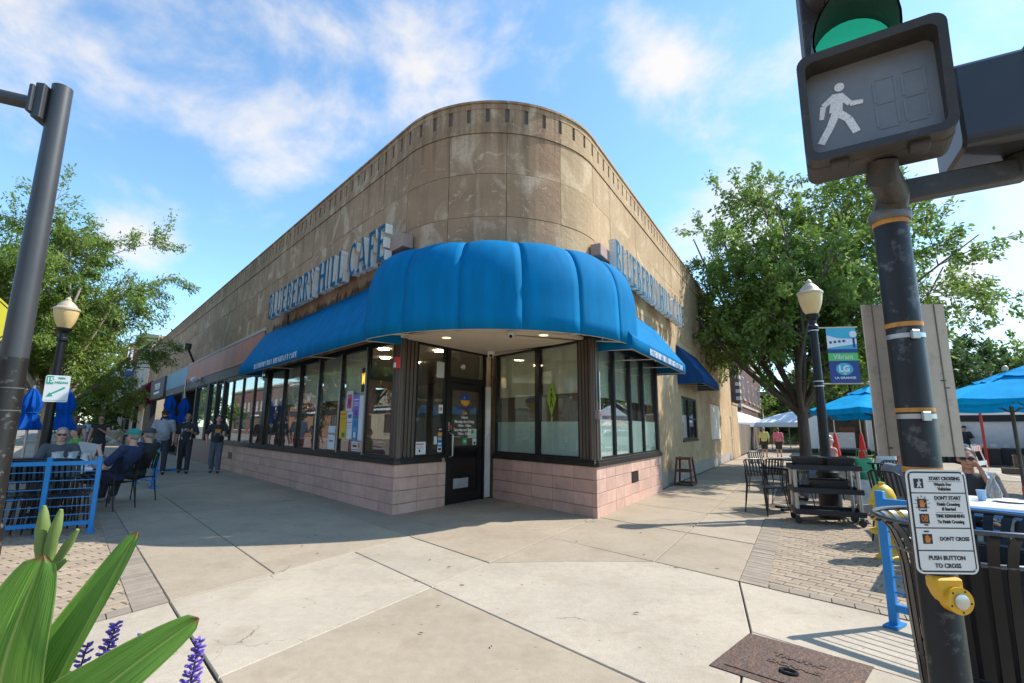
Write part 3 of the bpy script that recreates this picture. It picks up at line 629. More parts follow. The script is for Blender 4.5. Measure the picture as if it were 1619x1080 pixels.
# ---- left shop front: fascia, rust and teal panels
fs = MB(FL); fs.box(7.72, 12.45, -.2, -.01, 2.95, 3.06); fs.box(8.2, 20.1, -.2, .012, 3.06, 3.40); fs.box(20.1, 26.7, -.2, .010, 3.02, 3.34); fs.build('fascia', mat('dark_fascia', (.055, .048, .042), .6, var=.2, scale=2), bld)
M_rust = mat('rust_panel', (.40, .10, .04), .55, .1, var=.25, scale=1.2, stretch=(1, 1, .35), rand=.08)
for i in range(10):
    q = MB(FL); a = 8.0+i*1.21; q.box(a+.004, a+1.206, -.05, .03, 3.40, 4.17); q.build('rust_panel', M_rust, bld)
M_teal = mat('teal_panel', (.035, .19, .28), .5, var=.1)
for i in range(4):
    q = MB(FL); a = 20.12+i*1.62; q.box(a+.004, a+1.616, -.05, .03, 3.34, 4.20); q.build('teal_panel', M_teal, bld)
cc_ = MB(FL); cc_.box(7.9, 20.1, -.05, .045, 4.17, 4.215); cc_.box(8, 20.1, -.04, .02, 4.215, 4.28); cc_.build('panel_flashing', mat('pale_mortar', (.48, .43, .36), .9, var=.2, scale=5), bld)
lw = MB(FL); lw.box(7.7, 36, -.3, -.03, 3.3, 4.06); lw.build('wall_core_lower', M_lime, bld)
# shop door and far windows of the left front
M_dkwall = mat('dark_panel', (.03, .027, .025), .6)
for (a, b, z) in ((12.45, 12.62, 0), (13.62, 13.78, 0), (17.5, 17.75, 0), (15.0, 15.35, .85)): q = MB(FL); q.box(a, b, -.15, .01, z, 3.06); q.build('shop_post', M_dkwall, bld)
window(FL, 12.62, 13.62, .05, 2.95); window(FL, 13.78, 15.0, .85, 3.05, blind=1.6); window(FL, 15.35, 17.5, .85, 3.05, blind=1.6)
q = MB(FL); q.box(13.78, 17.5, -.12, -.02, -.02, .85); q.build('shop_base', mat('brown_base', (.20, .145, .12), .5, .2, var=.15), bld)
q = MB(FL); q.box(13.3, 13.36, -.03, .02, .85, 1.35); q.build('door_pull', M_alu, bld)
q = MB(FL); q.box(26.6, 32.6, .02, .12, 3.02, 4.20); sg_ = q.build('wood_sign_board', mat('dark_sign_wood', (.09, .075, .06), .7, var=.35, scale=3, stretch=(1, 1, 6)), bld)
M_lett = mat('white_letter', (.78, .78, .76), .5, var=.02)
text('THE ELM', .52, sub(FL, 29.4, .125, 3.72, -1), 'sign_lettering', M_lett, sg_, .01, sx=1.1, bold=.01)
q = MB(FL); q.box(28.3, 30.5, .121, .135, 3.30, 3.42); q.build('sign_underline', M_lett, sg_)
q = MB(FL); q.box(17.75, 36, -3.0, -2.9, -.02, 3.1); q.box(20.9, 21.1, -2.9, .0, -.02, 3.3); q.box(26.4, 26.7, -2.9, .0, -.02, 3.3); q.box(32.5, 33.4, -.3, -.02, -.02, 3.3); q.box(35.6, 36, -.3, -.01, -.02, 6.5); q.build('alcove_wall', M_dkwall, bld)
window(FL, 27.2, 31.8, .5, 2.9, y=-2.5)
pp = MB(FL); pp.tube([(19.75, .10, 0), (19.75, .10, 3.55)], .035, 8); pp.build('canopy_post', M_alu, bld, smooth=True)
# floodlight, flag bracket light
q = MB(FL); q.ell((16.9, .22, 3.30), (.16, .16, .13)); q.tube([(16.9, .02, 3.36), (16.9, .2, 3.36)], .05); q.build('dome_camera', mat('white_plastic', (.75, .74, .72), .35), bld, smooth=True)
q = MB(FL); q.bar((18.9, .02, 4.25), (18.6, .35, 4.85), .06); q.cbox(FL(18.6, .36, 4.9) if False else (18.6, .36, 4.92), (.22, .25, .24)); q.build('sign_lamp', M_dark, bld)
# ---- interior: floor, ceiling, back walls, booths, counter
inn = MB(); ip = [FL(12.4, -.2, 0), FL(.05, -.2, 0), F1(.5, -.2, 0), F1(2.55, -.25, 0), F2(.3, -.22, 0), F2(2.8, -.2, 0), FR(.3, -.35, 0), FR(19, -.35, 0)]
inn.slabp([(p.x, p.y) for p in ip], -.015, .012); inn.build('floor_inside', mat('inside_floor', (.10, .06, .04), .5), bld)
ci = MB(); ci.slabp([(p.x, p.y) for p in ip], 3.0, 3.05); ci.build('ceiling_inside', mat('inside_ceiling', (.42, .38, .32), .9), bld)
M_in = mat('inside_wall', (.16, .13, .105), .8, var=.15, scale=1); bw = MB(FL); bw.box(.6, 12.4, -6.0, -5.85, 0, 3.0); bw.box(12.3, 12.44, -6, -.2, 0, 3.0); bw.F = FR; bw.box(6.2, 6.35, -7, -.35, 0, 3.0); bw.box(10.4, 19.0, -3.1, -3.0, 0, 3); bw.build('inside_wall', M_in, bld)
M_booth = mat('booth_vinyl', (.20, .03, .025), .4); M_wood = mat('honey_wood', (.23, .085, .04), .4, var=.3, scale=3, stretch=(1, 1, .15))
for i in range(5):
    bt = thing('booth_seat', ['red booth seat by the window with the taped posters', 'red booth seat behind the third left front window', 'red booth seat behind the fifth left front window', 'red booth seat behind the left shop glazing nearest the blue awning end', 'red booth seat behind the far left shop glazing'][i], 'bench', FL(1.9+i*2.2, -.75, .012), 0, 'booth seats inside the cafe')
    q = MB(FL); x = 1.9+i*2.2; q.box(x-.4, x+.4, -1.35, -.25, .012, .45); q.build('seat', M_booth, bt, bevel=.03); q = MB(FL); q.box(x-.09, x+.09, -1.35, -.25, .45, 1.12); q.build('backrest', M_booth, bt, bevel=.03)
    tb = thing('dining_table', ['small wooden table behind the poster window', 'small wooden table behind the fourth left window', 'small wooden table behind the sixth left window', 'small wooden table behind the dark left glazing', 'small wooden table furthest down the left front inside'][i], 'table', FL(x+1.1, -.75, .012), 0, 'tables inside the cafe')
    q = MB(FL); q.box(x+.78, x+1.42, -1.3, -.25, .72, .76); q.build('table_top', M_wood, tb); q = MB(FL); q.box(x+1.05, x+1.15, -.8, -.7, .012, .72); q.build('pedestal', M_frame, tb)
lamps_in = [FL(1.2, -1.6, 0), FL(3.2, -2.2, 0), FL(5.5, -1.7, 0), F1(1.0, -1.6, 0), F1(1.9, -2.6, 0), F1(1.5, -4, 0), F2(1.2, -1.5, 0), FR(2.2, -1.6, 0)]
for p in lamps_in:
    q = MB(); q.lathe([(.11, 0), (.11, .02)], (p.x, p.y, 2.975), 14); q.build('downlight', mat('inside_lamp', (1, .82, .55), .5, emis=28), bld)
q = MB(F1)
for (a, b, c, d) in ((.35, .50, 0, 2.28), (1.25, 1.40, 0, 2.28), (.50, 1.25, 2.14, 2.28), (.50, 1.25, 1.0, 1.06), (.84, .90, .1, 2.14)): q.box(a, b, -1.25, -1.17, c, d)
q.build('inner_doorway', M_wood, bld)
for i, (a, b, z, c) in enumerate(((.3, .62, .42, (.62, .10, .10)), (.95, 1.15, .40, (.55, .50, .36)), (1.55, 1.85, .38, (.60, .12, .2)), (1.98, 2.38, .46, (.35, .06, .10)))):
    t_ = thing('gift_box', ['teal topped box behind the frosted film beside the entrance post', 'tan carton in the right entrance window', 'pink patterned box in the right entrance window', 'dark red box nearest the right pier in the window'][i], 'box', F2((a+b)/2, -.22, .92), 0, 'boxes on the window ledge')
    q = MB(F2); q.box(a, b, -.33, -.16, .92, .92+z); q.build('carton', mat('box_%d' % i, c, .6, var=.2), t_, bevel=.01); q = MB(F2); q.box(a-.01, b+.01, -.34, -.15, .92+z, .95+z); q.build('lid', mat('lid_%d' % i, (.16, .52, .46) if i == 0 else (.6, .55, .5), .6), t_)
lg = MB(F2); lg.box(.06, 2.5, -.5, -.12, .86, .915); lg.build('window_ledge', M_wood, bld)
# ================================================================== awnings, letters, door signs
def glyph(mb, ch, x0, z0, h, w, y0, y1, mf=0, ms=1):
    """serif capital built from butted strokes; returns nothing. x0,z0 lower left, h height, w width"""
    T, H, S = .33, .12, .05                    # stem, hairline and serif in units of the letter box
    X = lambda x: x0 + x*w
    Z = lambda z: z0 + z*h
    def poly(p): mb.prism([(X(a), Z(b)) for a, b in p], y0, y1, ms, mf)
    def rect(a, b, c, d): poly([(a, c), (b, c), (b, d), (a, d)])
    def stem(a, top=True, bot=True, t=T, lo=0., hi=1.):
        rect(a, a+t, lo + (H if bot else 0), hi - (H if top else 0))
        if bot: rect(a-S, a+t+S, lo, lo+H)
        if top: rect(a-S, a+t+S, hi-H, hi)
    def bowl(cx, cy, rx, ry, a0, a1, t, th, n=10):
        P = []
        for i in range(n+1):
            a = R(a0+(a1-a0)*i/n); P.append(((cx+rx*math.cos(a), cy+ry*math.sin(a)), (cx+(rx-t)*math.cos(a), cy+(ry-th)*math.sin(a))))
        for (o0, i0), (o1, i1) in zip(P, P[1:]): poly([o0, o1, i1, i0])
    if ch in 'BR':
        stem(.08); rect(.28+S, .55, 1-H, 1); rect(.28, .55, .50, .50+H)
        bowl(.55, .75+H/4, .33, .25-H/4, -90, 90, T*.85, H)
        if ch == 'B': rect(.28+S, .55, 0, H); rect(.55, .56, .499, .50); bowl(.55, .25, .38, .25, -90, 90, T*.9, H)
        else: poly([(.42, .50), (.62, .50), (.90, H), (.68, H)]); rect(.64, 1.0, 0, H)
    elif ch == 'L': stem(.10); rect(.30+S, .92, 0, H); poly([(.84, H), (.92, H), (.92, .30), (.88, .30)])
    elif ch in 'EF':
        stem(.10); rect(.30+S, .90, 1-H, 1); poly([(.82, 1-H), (.86, .74), (.90, .74), (.90, 1-H)]); rect(.30, .66, .48, .48+H); rect(.66, .72, .38, .66)
        if ch == 'E': rect(.30+S, .92, 0, H); poly([(.84, H), (.92, H), (.92, .28), (.88, .28)])
    elif ch == 'U':
        rect(.0, .36, 1-H, 1); rect(.08, .28, .28, 1-H); rect(.64, 1.0, 1-H, 1); rect(.78, .88, .28, 1-H); bowl(.48, .28, .40, .28, 180, 360, .17, H*1.2)
    elif ch == 'Y':
        rect(.33, .72, 0, H); rect(.42, .62, H, .45); poly([(.42, .45), (.62, .45), (.28, 1-H), (.06, 1-H)]); poly([(.56, .451), (.62, .451), (.88, 1-H), (.78, 1-H)]); rect(-.02, .38, 1-H, 1); rect(.68, 1.0, 1-H, 1)
    elif ch == 'H': stem(.05); stem(.72); rect(.25, .72, .47, .47+H)
    elif ch == 'I': stem(.38)
    elif ch == 'C':
        bowl(.54, .5, .48, .5, 50, 310, .22, H*1.1, 18); poly([(.78, .70), (.90, .70), (.90, .96), (.84, .96), (.82, .84)])
    elif ch == 'A':
        poly([(.36, 1.0), (.56, 1.0), (.92, H), (.70, H)]); poly([(.10, H), (.19, H), (.42, .80), (.38, .90)]); rect(.26, .72, .28, .28+H); rect(-.02, .30, 0, H); rect(.60, 1.02, 0, H)
    elif ch == 'K': stem(.05); poly([(.25, .42), (.25, .52), (.70, 1-H), (.82, 1-H)]); poly([(.38, .53), (.52, .62), (.96, H), (.72, H)]); rect(.62, 1.04, 0, H); rect(.60, .96, 1-H, 1)
    elif ch == 'S': bowl(.5, .75, .38, .25, 40, 262, .17, H*1.2); bowl(.5, .25+H*.6, .40, .25+H*.6, 90, -140, .17, H*1.2)
    elif ch == 'T': stem(.40, top=False, hi=1-H); rect(.02, .98, 1-H, 1); rect(.02, .09, .76, 1-H); rect(.91, .98, .76, 1-H)
WID = {'I': .62, ' ': .45, 'C': 1.0, 'A': 1.06, 'H': 1.08, 'K': 1.02, 'U': 1.0, 'L': .86, 'E': .90, 'F': .88, 'S': .84}
M_sblue = mat('sign_blue', (.014, .115, .20), .8, var=.08, spec=.15); M_swhite = mat('sign_white_return', (.74, .68, .58), .6, var=.10, scale=4, dirt=((.3, .27, .22), 3, .55, .8, .4))
M_race = mat('raceway_paint', (.36, .235, .185), .6, var=.1)
def lettersign(name, label, F, x0, x1, z0, z1, y0, y1, sgn, race):
    t = thing(name, label, 'sign', F((x0+x1)/2, y0, z0)); body = 'BLUEBERRY HILL CAFE'
    tot = sum(WID.get(c, .95) for c in body); un = (x1-x0)/tot; x = x0; F_ = (lambda a, b, c: F(x0+x1-a if False else (x1-(a-x0)), b, c)) if sgn < 0 else F
    for c in body:
        w = WID.get(c, .95)*un
        if c != ' ':
            q = MB(F_); glyph(q, c, x+.02, z0, z1-z0, w-.035, y0, y1); q.build('letter', [M_sblue, M_swhite], t)
        x += w
    q = MB(F); q.box(*race[:2], race[2], y0, *race[3:]); q.build('raceway', M_race, t, bevel=.01)
lettersign('letter_sign', 'blue and white channel letter cafe sign on the shaded left front', FL, 0.0, 6.66, 4.24, 4.90, .22, .36, -1, (-.32, 6.4, .01, 4.42, 4.66))
lettersign('letter_sign', 'sun bleached blue and white channel letter cafe sign on the sunny right front', FR, .68, 6.84, 4.25, 4.87, .07, .20, 1, (.25, 6.6, -.125, 4.44, 4.66))
q = MB(FL); q.tube([(5.9, .06, 4.3), (5.9, .06, 4.02)], .025, 6); q.build('conduit', M_dark, bld)
# ---- sloped awnings
def awning(name, label, F, s0, s1, zt, zv, zb, o, lettering=None, sgn=1, m=None, y0=-.12, ends=(True, True)):
    m = m or M_canvas; t = thing(name, label, 'awning', F((s0+s1)/2, o, zb)); th = .012
    q = MB(F); n_ = max(6, int((s1-s0)/.25))
    def zz_(k, j):     # slight sag between the ribs
        f = (k/n_*5) % 1; return -.018*math.sin(math.pi*f)*math.sin(math.pi*j/4)
    top = [[q.pt((s0+(s1-s0)*k/n_, y0+(o-y0)*j/4, zt+(zv-zt)*j/4 + zz_(k, j))) for j in range(5)] + [q.pt((s0+(s1-s0)*k/n_, o+.004, zb))] for k in range(n_+1)]
    for A, B in zip(top, top[1:]):
        for j in range(5): q.face([A[j], A[j+1], B[j+1], B[j]])
    cv = q.build('canopy', m, t, smooth=35); md = cv.modifiers.new('thick', 'SOLIDIFY'); md.thickness = .006
    for s_, on in ((s0, ends[0]), (s1, ends[1])):
        if not on: continue
        q = MB(F); q.prism([], 0, 0) if False else None
        a = [q.pt((s_+dx, *p)) for dx in (-.005, .005) for p in ((y0, zt-.01), (o-.002, zv-.005), (o-.002, zb), (y0, zb))]
        q.face(a[:4]); q.face(a[4:]); [q.face([a[j], a[(j+1) % 4], a[4+(j+1) % 4], a[4+j]]) for j in range(4)]
        q.build('end_panel', m, t)
    fr_ = MB(F)
    fr_.tube([(s0, o-.02, zb+.012), (s1, o-.02, zb+.012)], .012, 6); fr_.build('front_rail', M_cream, t)
    for k in range(4):
        s_ = s0+.12+(s1-s0-.24)*k/3; q = MB(F); q.tube([(s_, y0+.02, zb+.03), (s_, o-.02, zb+.012)], .011, 6); q.build('arm', M_cream, t)
    q = MB(F); q.box(s0+.01, s1-.01, o-.006, o-.002, zv-.008, zv+.004); q.build('seam', m, t)
    if lettering:
        body, c0, c1, zc0, zc1 = lettering; tot = sum(WID.get(c, .95) for c in body); un = (c1-c0)/tot; x = c0
        F_ = (lambda a, b, c: F(c1-(a-c0), b, c)) if sgn < 0 else F
        q = MB(F_)
        for c in body:
            w = WID.get(c, .95)*un
            if c != ' ': glyph(q, c, x+.006, zc0, zc1-zc0, w-.014, o+.003, o+.009, 0, 0)
            x += w
        q.build('valance_lettering', mat('white_canvas_print', (.72, .72, .70), .7, var=.05), t)
    return t
awning('awning', 'long blue canvas awning with white lettering along the shaded left front', FL, -.02, 7.95, 4.06, 3.04, 2.79, .62, ('BLUEBERRY HILL BREAKFAST CAFE', 3.25, 6.45, 2.83, 2.97), -1, y0=.012)
awning('awning', 'short blue canvas awning with white lettering above the sunny right windows', FR, .25, 4.66, 3.88, 2.93, 2.71, .57, ('BLUEBERRY HILL BREAKFAST CAFE', 1.4, 4.35, 2.75, 2.88), 1)
awning('awning', 'small worn dark blue canvas awning over the far side window', FR, 7.15, 10.35, 3.86, 2.92, 2.70, .56, None, 1, canvas('worn_canvas', (.015, .07, .20)))
# ---- bulged dome awning around the rounded corner
dm = thing('dome_awning', 'bulging ribbed blue canvas dome awning wrapped around the rounded corner over the door', 'awning', (ACX, ACY-AR-.3, 2.75))
NP_ = 6; UA, UB = -AHALF-.02, AHALF+.30; PROF = []
for i in range(13):
    a = math.pi/2*(1-i/12); PROF.append((.63*math.cos(a)**.85 if i else 0.0, 3.38 + .93*math.sin(a)**.95 if i < 12 else 3.38))
PROF += [(.64, 3.20), (.645, 3.02), (.64, 2.80)]
for p in range(NP_):
    q = MB(); u0, u1 = UA+(UB-UA)*p/NP_, UA+(UB-UA)*(p+1)/NP_; nn = 8; rows = []
    for k in range(nn+1):
        f = k/nn; sg_ = math.sin(math.pi*f); row = []
        for j, (o, z) in enumerate(PROF):
            P0, P1 = U(u0, o+.014, z), U(u1, o+.014, z); C0 = U((u0+u1)/2, o+.014, z); ch_ = P0.lerp(P1, f); arc = (C0-(P0+P1)/2)*sg_
            w_ = .35 if j < 12 else .35+.65*min(1, (j-11)/3)          # taut canvas: nearly straight between the ribs, round at the hoop
            tw = math.sin(math.pi*min(1, (j+1)/13.5)); od = (P1-P0).cross(Vector((0, 0, 1))).normalized(); od = od if od.y < 0 or abs(od.x) > .5 else -od
            row.append(q.pt(ch_ + arc*max(w_, .9) + (U((u0+u1)/2, 1.0, z)-U((u0+u1)/2, 0.0, z))*(.038*tw*sg_**.7) + Vector((0, 0, .042*tw*sg_**.7*(1-j/16)))))
        rows.append(row)
    for A, B in zip(rows, rows[1:]):
        for j in range(len(PROF)-1): q.face([A[j], A[j+1], B[j+1], B[j]])
    c_ = q.build('canvas_gore', M_canvas, dm, smooth=50); md = c_.modifiers.new('thick', 'SOLIDIFY'); md.thickness = .006
q = MB(); q.tube([U(UA+(UB-UA)*i/30, .62, 2.812) for i in range(31)], .014, 6); q.build('hoop_rail', M_cream, dm, smooth=True)
for u in (-1.5, -.75, .9, 1.7):
    q = MB(); q.tube([U(u, -.02, 2.90), U(u, .62, 2.812)], .012, 6); q.tube([U(u, .25, 2.86), U(u, .25, 3.1)], .009, 6); q.build('bracket', M_cream, dm, smooth=True)
for a, b in ((FL(-.02, .0, 3.0), FL(-.02, .60, 2.83)), (FR(.26, -.1, 3.0), FR(.26, .55, 2.83))):
    q = MB(); q.bar(a, b, .02, .03); q.build('side_frame', M_cream, dm)
# end closures of the dome
for u, s_ in ((UA, -1), (UB, 1)):
    q = MB(); pts = [U(u, o+.01, z-.01) for o, z in PROF] + [U(u, -.02, 2.80)]
    ids = [q.pt(p) for p in pts]; q.face(ids); q.build('end_panel', M_canvas, dm, fix=False)
# ---- small fixed devices
def dome_cam(loc, lab, r=.06):
    t = thing('security_camera', lab, 'camera', loc); M_w = mat('white_plastic', (.75, .74, .72), .35)
    q = MB(); q.lathe([(r*.9, .0), (r, -.02), (r, -.05), (r*.95, -.06)], loc, 18); q.build('housing', M_w, t, smooth=True)
    q = MB(); q.ell((loc[0], loc[1], loc[2]-.062), (r*.93, r*.93, r*.93)); q.build('ball', M_w, t, smooth=True)
    q = MB(); q.ell((loc[0], loc[1]-r*.62, loc[2]-.09), (r*.5, r*.4, r*.5)); q.build('lens', mat('camera_lens', (.01, .01, .012), .1), t, smooth=True)
dome_cam((-.02, 7.72, 2.912), 'white dome security camera on the soffit centre under the dome awning')
dome_cam((-.42, 9.85, 2.912), 'white dome security camera on the soffit above the door jamb', .075)
fa = thing('fire_alarm', 'red fire alarm strobe on the bronze pier left of the entrance', 'alarm', FL(.05, 0, 2.4))
q = MB(FL); q.box(-.02, .10, -.02, .05, 2.38, 2.58); q.build('housing', mat('alarm_red', (.62, .02, .02), .4), fa, bevel=.01); q = MB(FL); q.box(.01, .07, .05, .065, 2.40, 2.48); q.build('strobe', mat('strobe_lens', (.8, .78, .76), .2), fa)
kx = thing('key_box', 'grey metal key box on the bronze pier right of the entrance', 'box', FR(.1, 0, 1.6)); q = MB(FR); q.box(.03, .16, -.02, .06, 1.55, 1.70); q.build('housing', mat('grey_box', (.20, .19, .18), .5, .4), kx, bevel=.008); q = MB(FR); q.box(.08, .12, .06, .065, 1.60, 1.65); q.build('red_light', mat('alarm_red', (.62, .02, .02), .4), kx)
for z0 in (.9, 1.7): q = MB(FR); q.tube([(.22, .0, z0), (.22, .0, z0+.65)], .011, 6); q.build('conduit', M_alu, kx)
bb = thing('door_button', 'round steel door push button on the sill left of the entrance', 'button', F1(1.1, .03, .83)); q = MB(F1); q.tube([(1.12, .028, .828), (1.12, .045, .828)], .035, 16); q.build('plate', M_alu, bb, smooth=True)
# ---- paper notices and stickers
def sheet(name, label, cat, F, x0, x1, z0, z1, y, col, marks=(), txt=(), rz=0., sgn=1, group=None):
    t = thing(name, label, cat, F((x0+x1)/2, y, z0), group=group); F_ = (lambda a, b, c: F(x0+x1-a, b, c)) if sgn < 0 else F
    q = MB(F_); q.box(x0, x1, y, y+.002, z0, z1); q.build('paper', mat('paper_%d_%d_%d' % tuple(int(c*99) for c in col), col, .7, var=.04), t)
    w, h = x1-x0, z1-z0
    for (a, b, c, d, k) in marks:
        q = MB(F_); q.box(x0+a*w, x0+b*w, y+.002, y+.0035, z0+c*h, z0+d*h); q.build('print', mat('ink_%d_%d_%d' % tuple(int(v*99) for v in k), k, .7, var=.02), t)
    for (s_, a, b, sz, k) in txt:
        text(s_, sz*h, sub(F_, x0+a*w, y+.004, z0+b*h), 'print_text', mat('ink_%d_%d_%d' % tuple(int(v*99) for v in k), k, .7, var=.02), t, .0006, sx=.9)
    return t
BK, WT = (.02, .02, .02), (.72, .72, .70)
Y0 = -.055
sheet('poster', 'small pink and white poster highest among the left window posters', 'poster', FL, 1.86, 2.16, 1.70, 2.10, Y0, (.62, .60, .62), ((.15, .85, .15, .85, (.55, .12, .18)), (.3, .7, .3, .6, (.30, .2, .45))), sgn=-1)
sheet('poster', 'violet poster with white text in the left front window', 'poster', FL, 1.56, 1.84, 1.60, 2.02, Y0, (.22, .17, .48), ((.1, .9, .75, .8, WT), (.1, .9, .6, .63, WT), (.1, .9, .5, .53, WT), (.3, .8, .05, .3, (.1, .08, .3))), sgn=-1)
sheet('poster', 'mustard yellow poster in the left front window', 'poster', FL, 2.10, 2.42, 1.17, 1.72, Y0, (.70, .40, .03), ((.12, .9, .85, .9, (.45, .2, .02)), (.12, .9, .7, .73, (.45, .2, .02)), (.2, .95, .02, .3, (.45, .5, .06)), (.4, .8, .06, .22, (.6, .12, .03))), sgn=-1)
sheet('poster', 'white poster with a colourful top picture in the left front window', 'poster', FL, 1.83, 2.08, 1.17, 1.69, Y0, (.68, .69, .72), ((.15, .85, .76, .92, (.10, .28, .60)), (.3, .7, .78, .9, (.62, .2, .05)), (.1, .9, .6, .62, BK), (.1, .9, .5, .51, BK), (.1, .9, .4, .41, BK)), sgn=-1)
sheet('poster', 'blue poster with a white figure in the left front window', 'poster', FL, 1.60, 1.81, 1.16, 1.58, Y0, (.05, .27, .48), ((.2, .8, .6, .85, (.02, .16, .5)), (.3, .7, .1, .35, WT), (.2, .8, .42, .5, (.1, .45, .5))), sgn=-1)
sheet('poster', 'plain white tall notice beside the blue poster in the window', 'poster', FL, 1.39, 1.57, 1.15, 2.0, Y0, (.66, .68, .70), (), sgn=-1)
sheet('notice', 'beige hiring poster with a red drawing low in the left window', 'poster', FL, 1.40, 1.80, .95, 1.13, Y0+.001, (.64, .60, .52), ((.05, .95, .12, .2, (.1, .08, .2)), (.66, .92, .3, .9, (.62, .2, .1)), (.12, .58, .42, .62, BK), (.2, .5, .72, .78, BK)), (), sgn=-1)
sheet('notice', 'handwritten white now hiring servers sheet low in the left window', 'notice', FL, 2.62, 2.98, .95, 1.42, Y0, (.66, .70, .72), (), (('Now Hiring', .5, .66, .16, BK), ('Servers', .5, .36, .16, BK)), sgn=-1)
ns = sheet('beer_sign', 'upright black sign with a yellow M in the left window', 'sign', FL, 1.36, 1.52, 2.06, 2.52, Y0+.001, (.012, .012, .012), (), (), sgn=-1)
text('M', .30, sub(FL, 1.44, Y0+.006, 2.30, -1), 'print_text', mat('amber_sign', (.80, .42, .04), .5, emis=.8), ns, .001, sx=.55, bold=.006)
text('49', .13, sub(F1, 1.72, -.062, 2.58), 'house_number', M_lett, bld, .001, bold=.004)
ds = thing('door_decals', 'white opening hours lettering and blue fruit emblem on the door glass', 'decal', F1(1.82, -.07, 1.3))
Fd = lambda x, z: sub(F1, x, -.0725, z)
q = MB(F1); q.prism([(1.83+.15*math.cos(t), 1.945+.11*math.sin(t)) for t in [R(a) for a in range(0, 181, 15)]], -.0745, -.073); q.build('emblem_top', mat('decal_blue', (.02, .05, .32), .5), ds)
q = MB(F1); q.prism([(1.83+.135*math.cos(t), 1.935+.11*math.sin(t)) for t in [R(a) for a in range(180, 361, 15)]], -.0745, -.073); q.build('emblem_bowl', mat('decal_orange', (.72, .33, .05), .5), ds)
q = MB(F1); q.ell((1.80, -.0735, 1.985), (.03, .001, .035)); q.build('emblem_leaf', mat('decal_green', (.06, .42, .25), .5), ds)
for s_, z, sz, k in (('Blueberry Hill', 1.78, .085, mat('decal_blue', (.02, .05, .32))), ('Cafe', 1.685, .085, mat('decal_gold', (.70, .50, .18), .5)), ('Hours', 1.60, .08, M_lett), ('Monday thru Friday', 1.515, .078, M_lett), ('7:00am - 3:00pm', 1.44, .062, M_lett), ('Saturday and Sunday', 1.36, .078, M_lett), ('7:00am - 3:00pm', 1.285, .062, M_lett)):
    text(s_, sz, Fd(1.82, z), 'decal_lettering', k, ds, .0008, sx=.95, bold=.0015)
sheet('sticker', 'round green no smoking sticker on the door glass', 'sticker', F1, 1.77, 1.90, 1.08, 1.20, -.074, (.03, .38, .17), ((.25, .75, .4, .62, WT),))
sheet('sticker', 'pale green licence paper on the door glass', 'sticker', F1, 1.92, 2.19, 1.20, 1.38, -.0742, (.42, .55, .46), ((.4, .65, .5, .9, (.05, .2, .12)),))
sheet('sticker', 'white accessible entry sticker with a black mark on the door glass', 'sticker', F1, 2.07, 2.19, 1.065, 1.19, -.0738, (.66, .70, .73), ((.3, .8, .1, .5, BK),))
sheet('sticker', 'white pull label on the door stile', 'sticker', F1, 1.315, 1.35, 1.34, 1.50, -.049, (.72, .72, .70), ((.2, .8, .1, .3, BK), (.2, .8, .4, .6, BK)))
sheet('sticker', 'small red stop sticker beside the door handle', 'sticker', F1, 1.375, 1.42, 1.37, 1.45, -.049, (.62, .02, .02))
for i, (z, c, k) in enumerate(((1.66, WT, (.6, .25, .2)), (1.33, BK, (.5, .4, .3)), (1.24, (.62, .2, .04), (.6, .4, .1)), (1.16, (.1, .2, .5), (.65, .5, .08)), (1.07, (.04, .30, .55), WT), (.96, (.62, .64, .66), BK))):
    h_ = .16 if i == 0 else .075 if i < 5 else .10
    sheet('payment_sticker', ['tall white and red sticker on the sidelight', 'black card sticker on the sidelight', 'orange and red card sticker on the sidelight', 'blue and yellow card sticker on the sidelight', 'light blue card sticker on the sidelight', 'white and black card sticker lowest on the sidelight'][i], 'sticker', F1, 1.06, 1.17, z, z+h_, -.06, c, ((.15, .85, .3, .7, k),), group='payment stickers on the sidelight')
sheet('notice', 'white notice with a red heading low on the sidelight', 'notice', F1, .50, .76, .93, 1.15, -.06, (.68, .67, .64), ((.1, .8, .78, .86, (.5, .05, .06)), (.1, .7, .6, .62, BK), (.1, .75, .5, .52, BK), (.35, .5, .2, .4, BK)))
sheet('notice', 'small white card halfway up the sidelight', 'notice', F1, .96, 1.04, 1.10, 1.24, -.06, (.62, .62, .58), ())
sheet('notice', 'pale paper at the top of the sidelight', 'notice', F1, .98, 1.18, 2.32, 2.62, -.06, (.50, .54, .50), ())

yd = thing('sign_reflection', 'yellow green diamond walking sign showing in the pane right of the door', 'sign', F2(1.74, -.09, 1.5))  # flat cut-out added behind the glass, standing in for a mirrored street sign
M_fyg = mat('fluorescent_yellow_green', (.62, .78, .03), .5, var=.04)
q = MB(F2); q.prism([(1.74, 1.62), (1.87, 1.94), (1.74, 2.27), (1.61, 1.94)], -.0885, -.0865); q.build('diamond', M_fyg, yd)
q = MB(F2); q.box(1.725, 1.765, -.0885, -.0865, 1.49, 1.61); q.build('reflection_lower_plaque', M_fyg, yd)
q = MB(F2); q.prism([(1.74+.016*math.cos(t), 2.10+.03*math.sin(t)) for t in [2*math.pi*i/10 for i in range(10)]], -.086, -.085); q.build('reflection_figure_head', M_frame, yd)
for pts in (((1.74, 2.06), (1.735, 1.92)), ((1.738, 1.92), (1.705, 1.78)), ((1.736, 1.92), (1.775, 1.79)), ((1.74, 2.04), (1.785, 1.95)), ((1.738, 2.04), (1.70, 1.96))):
    q = MB(F2); (a, b), (c, d) = pts; q.prism([(a-.009, b), (a+.009, b), (c+.009, d), (c-.009, d)], -.086, -.085 + .0003*pts[1][0]); q.build('reflection_figure_limb', M_frame, yd)
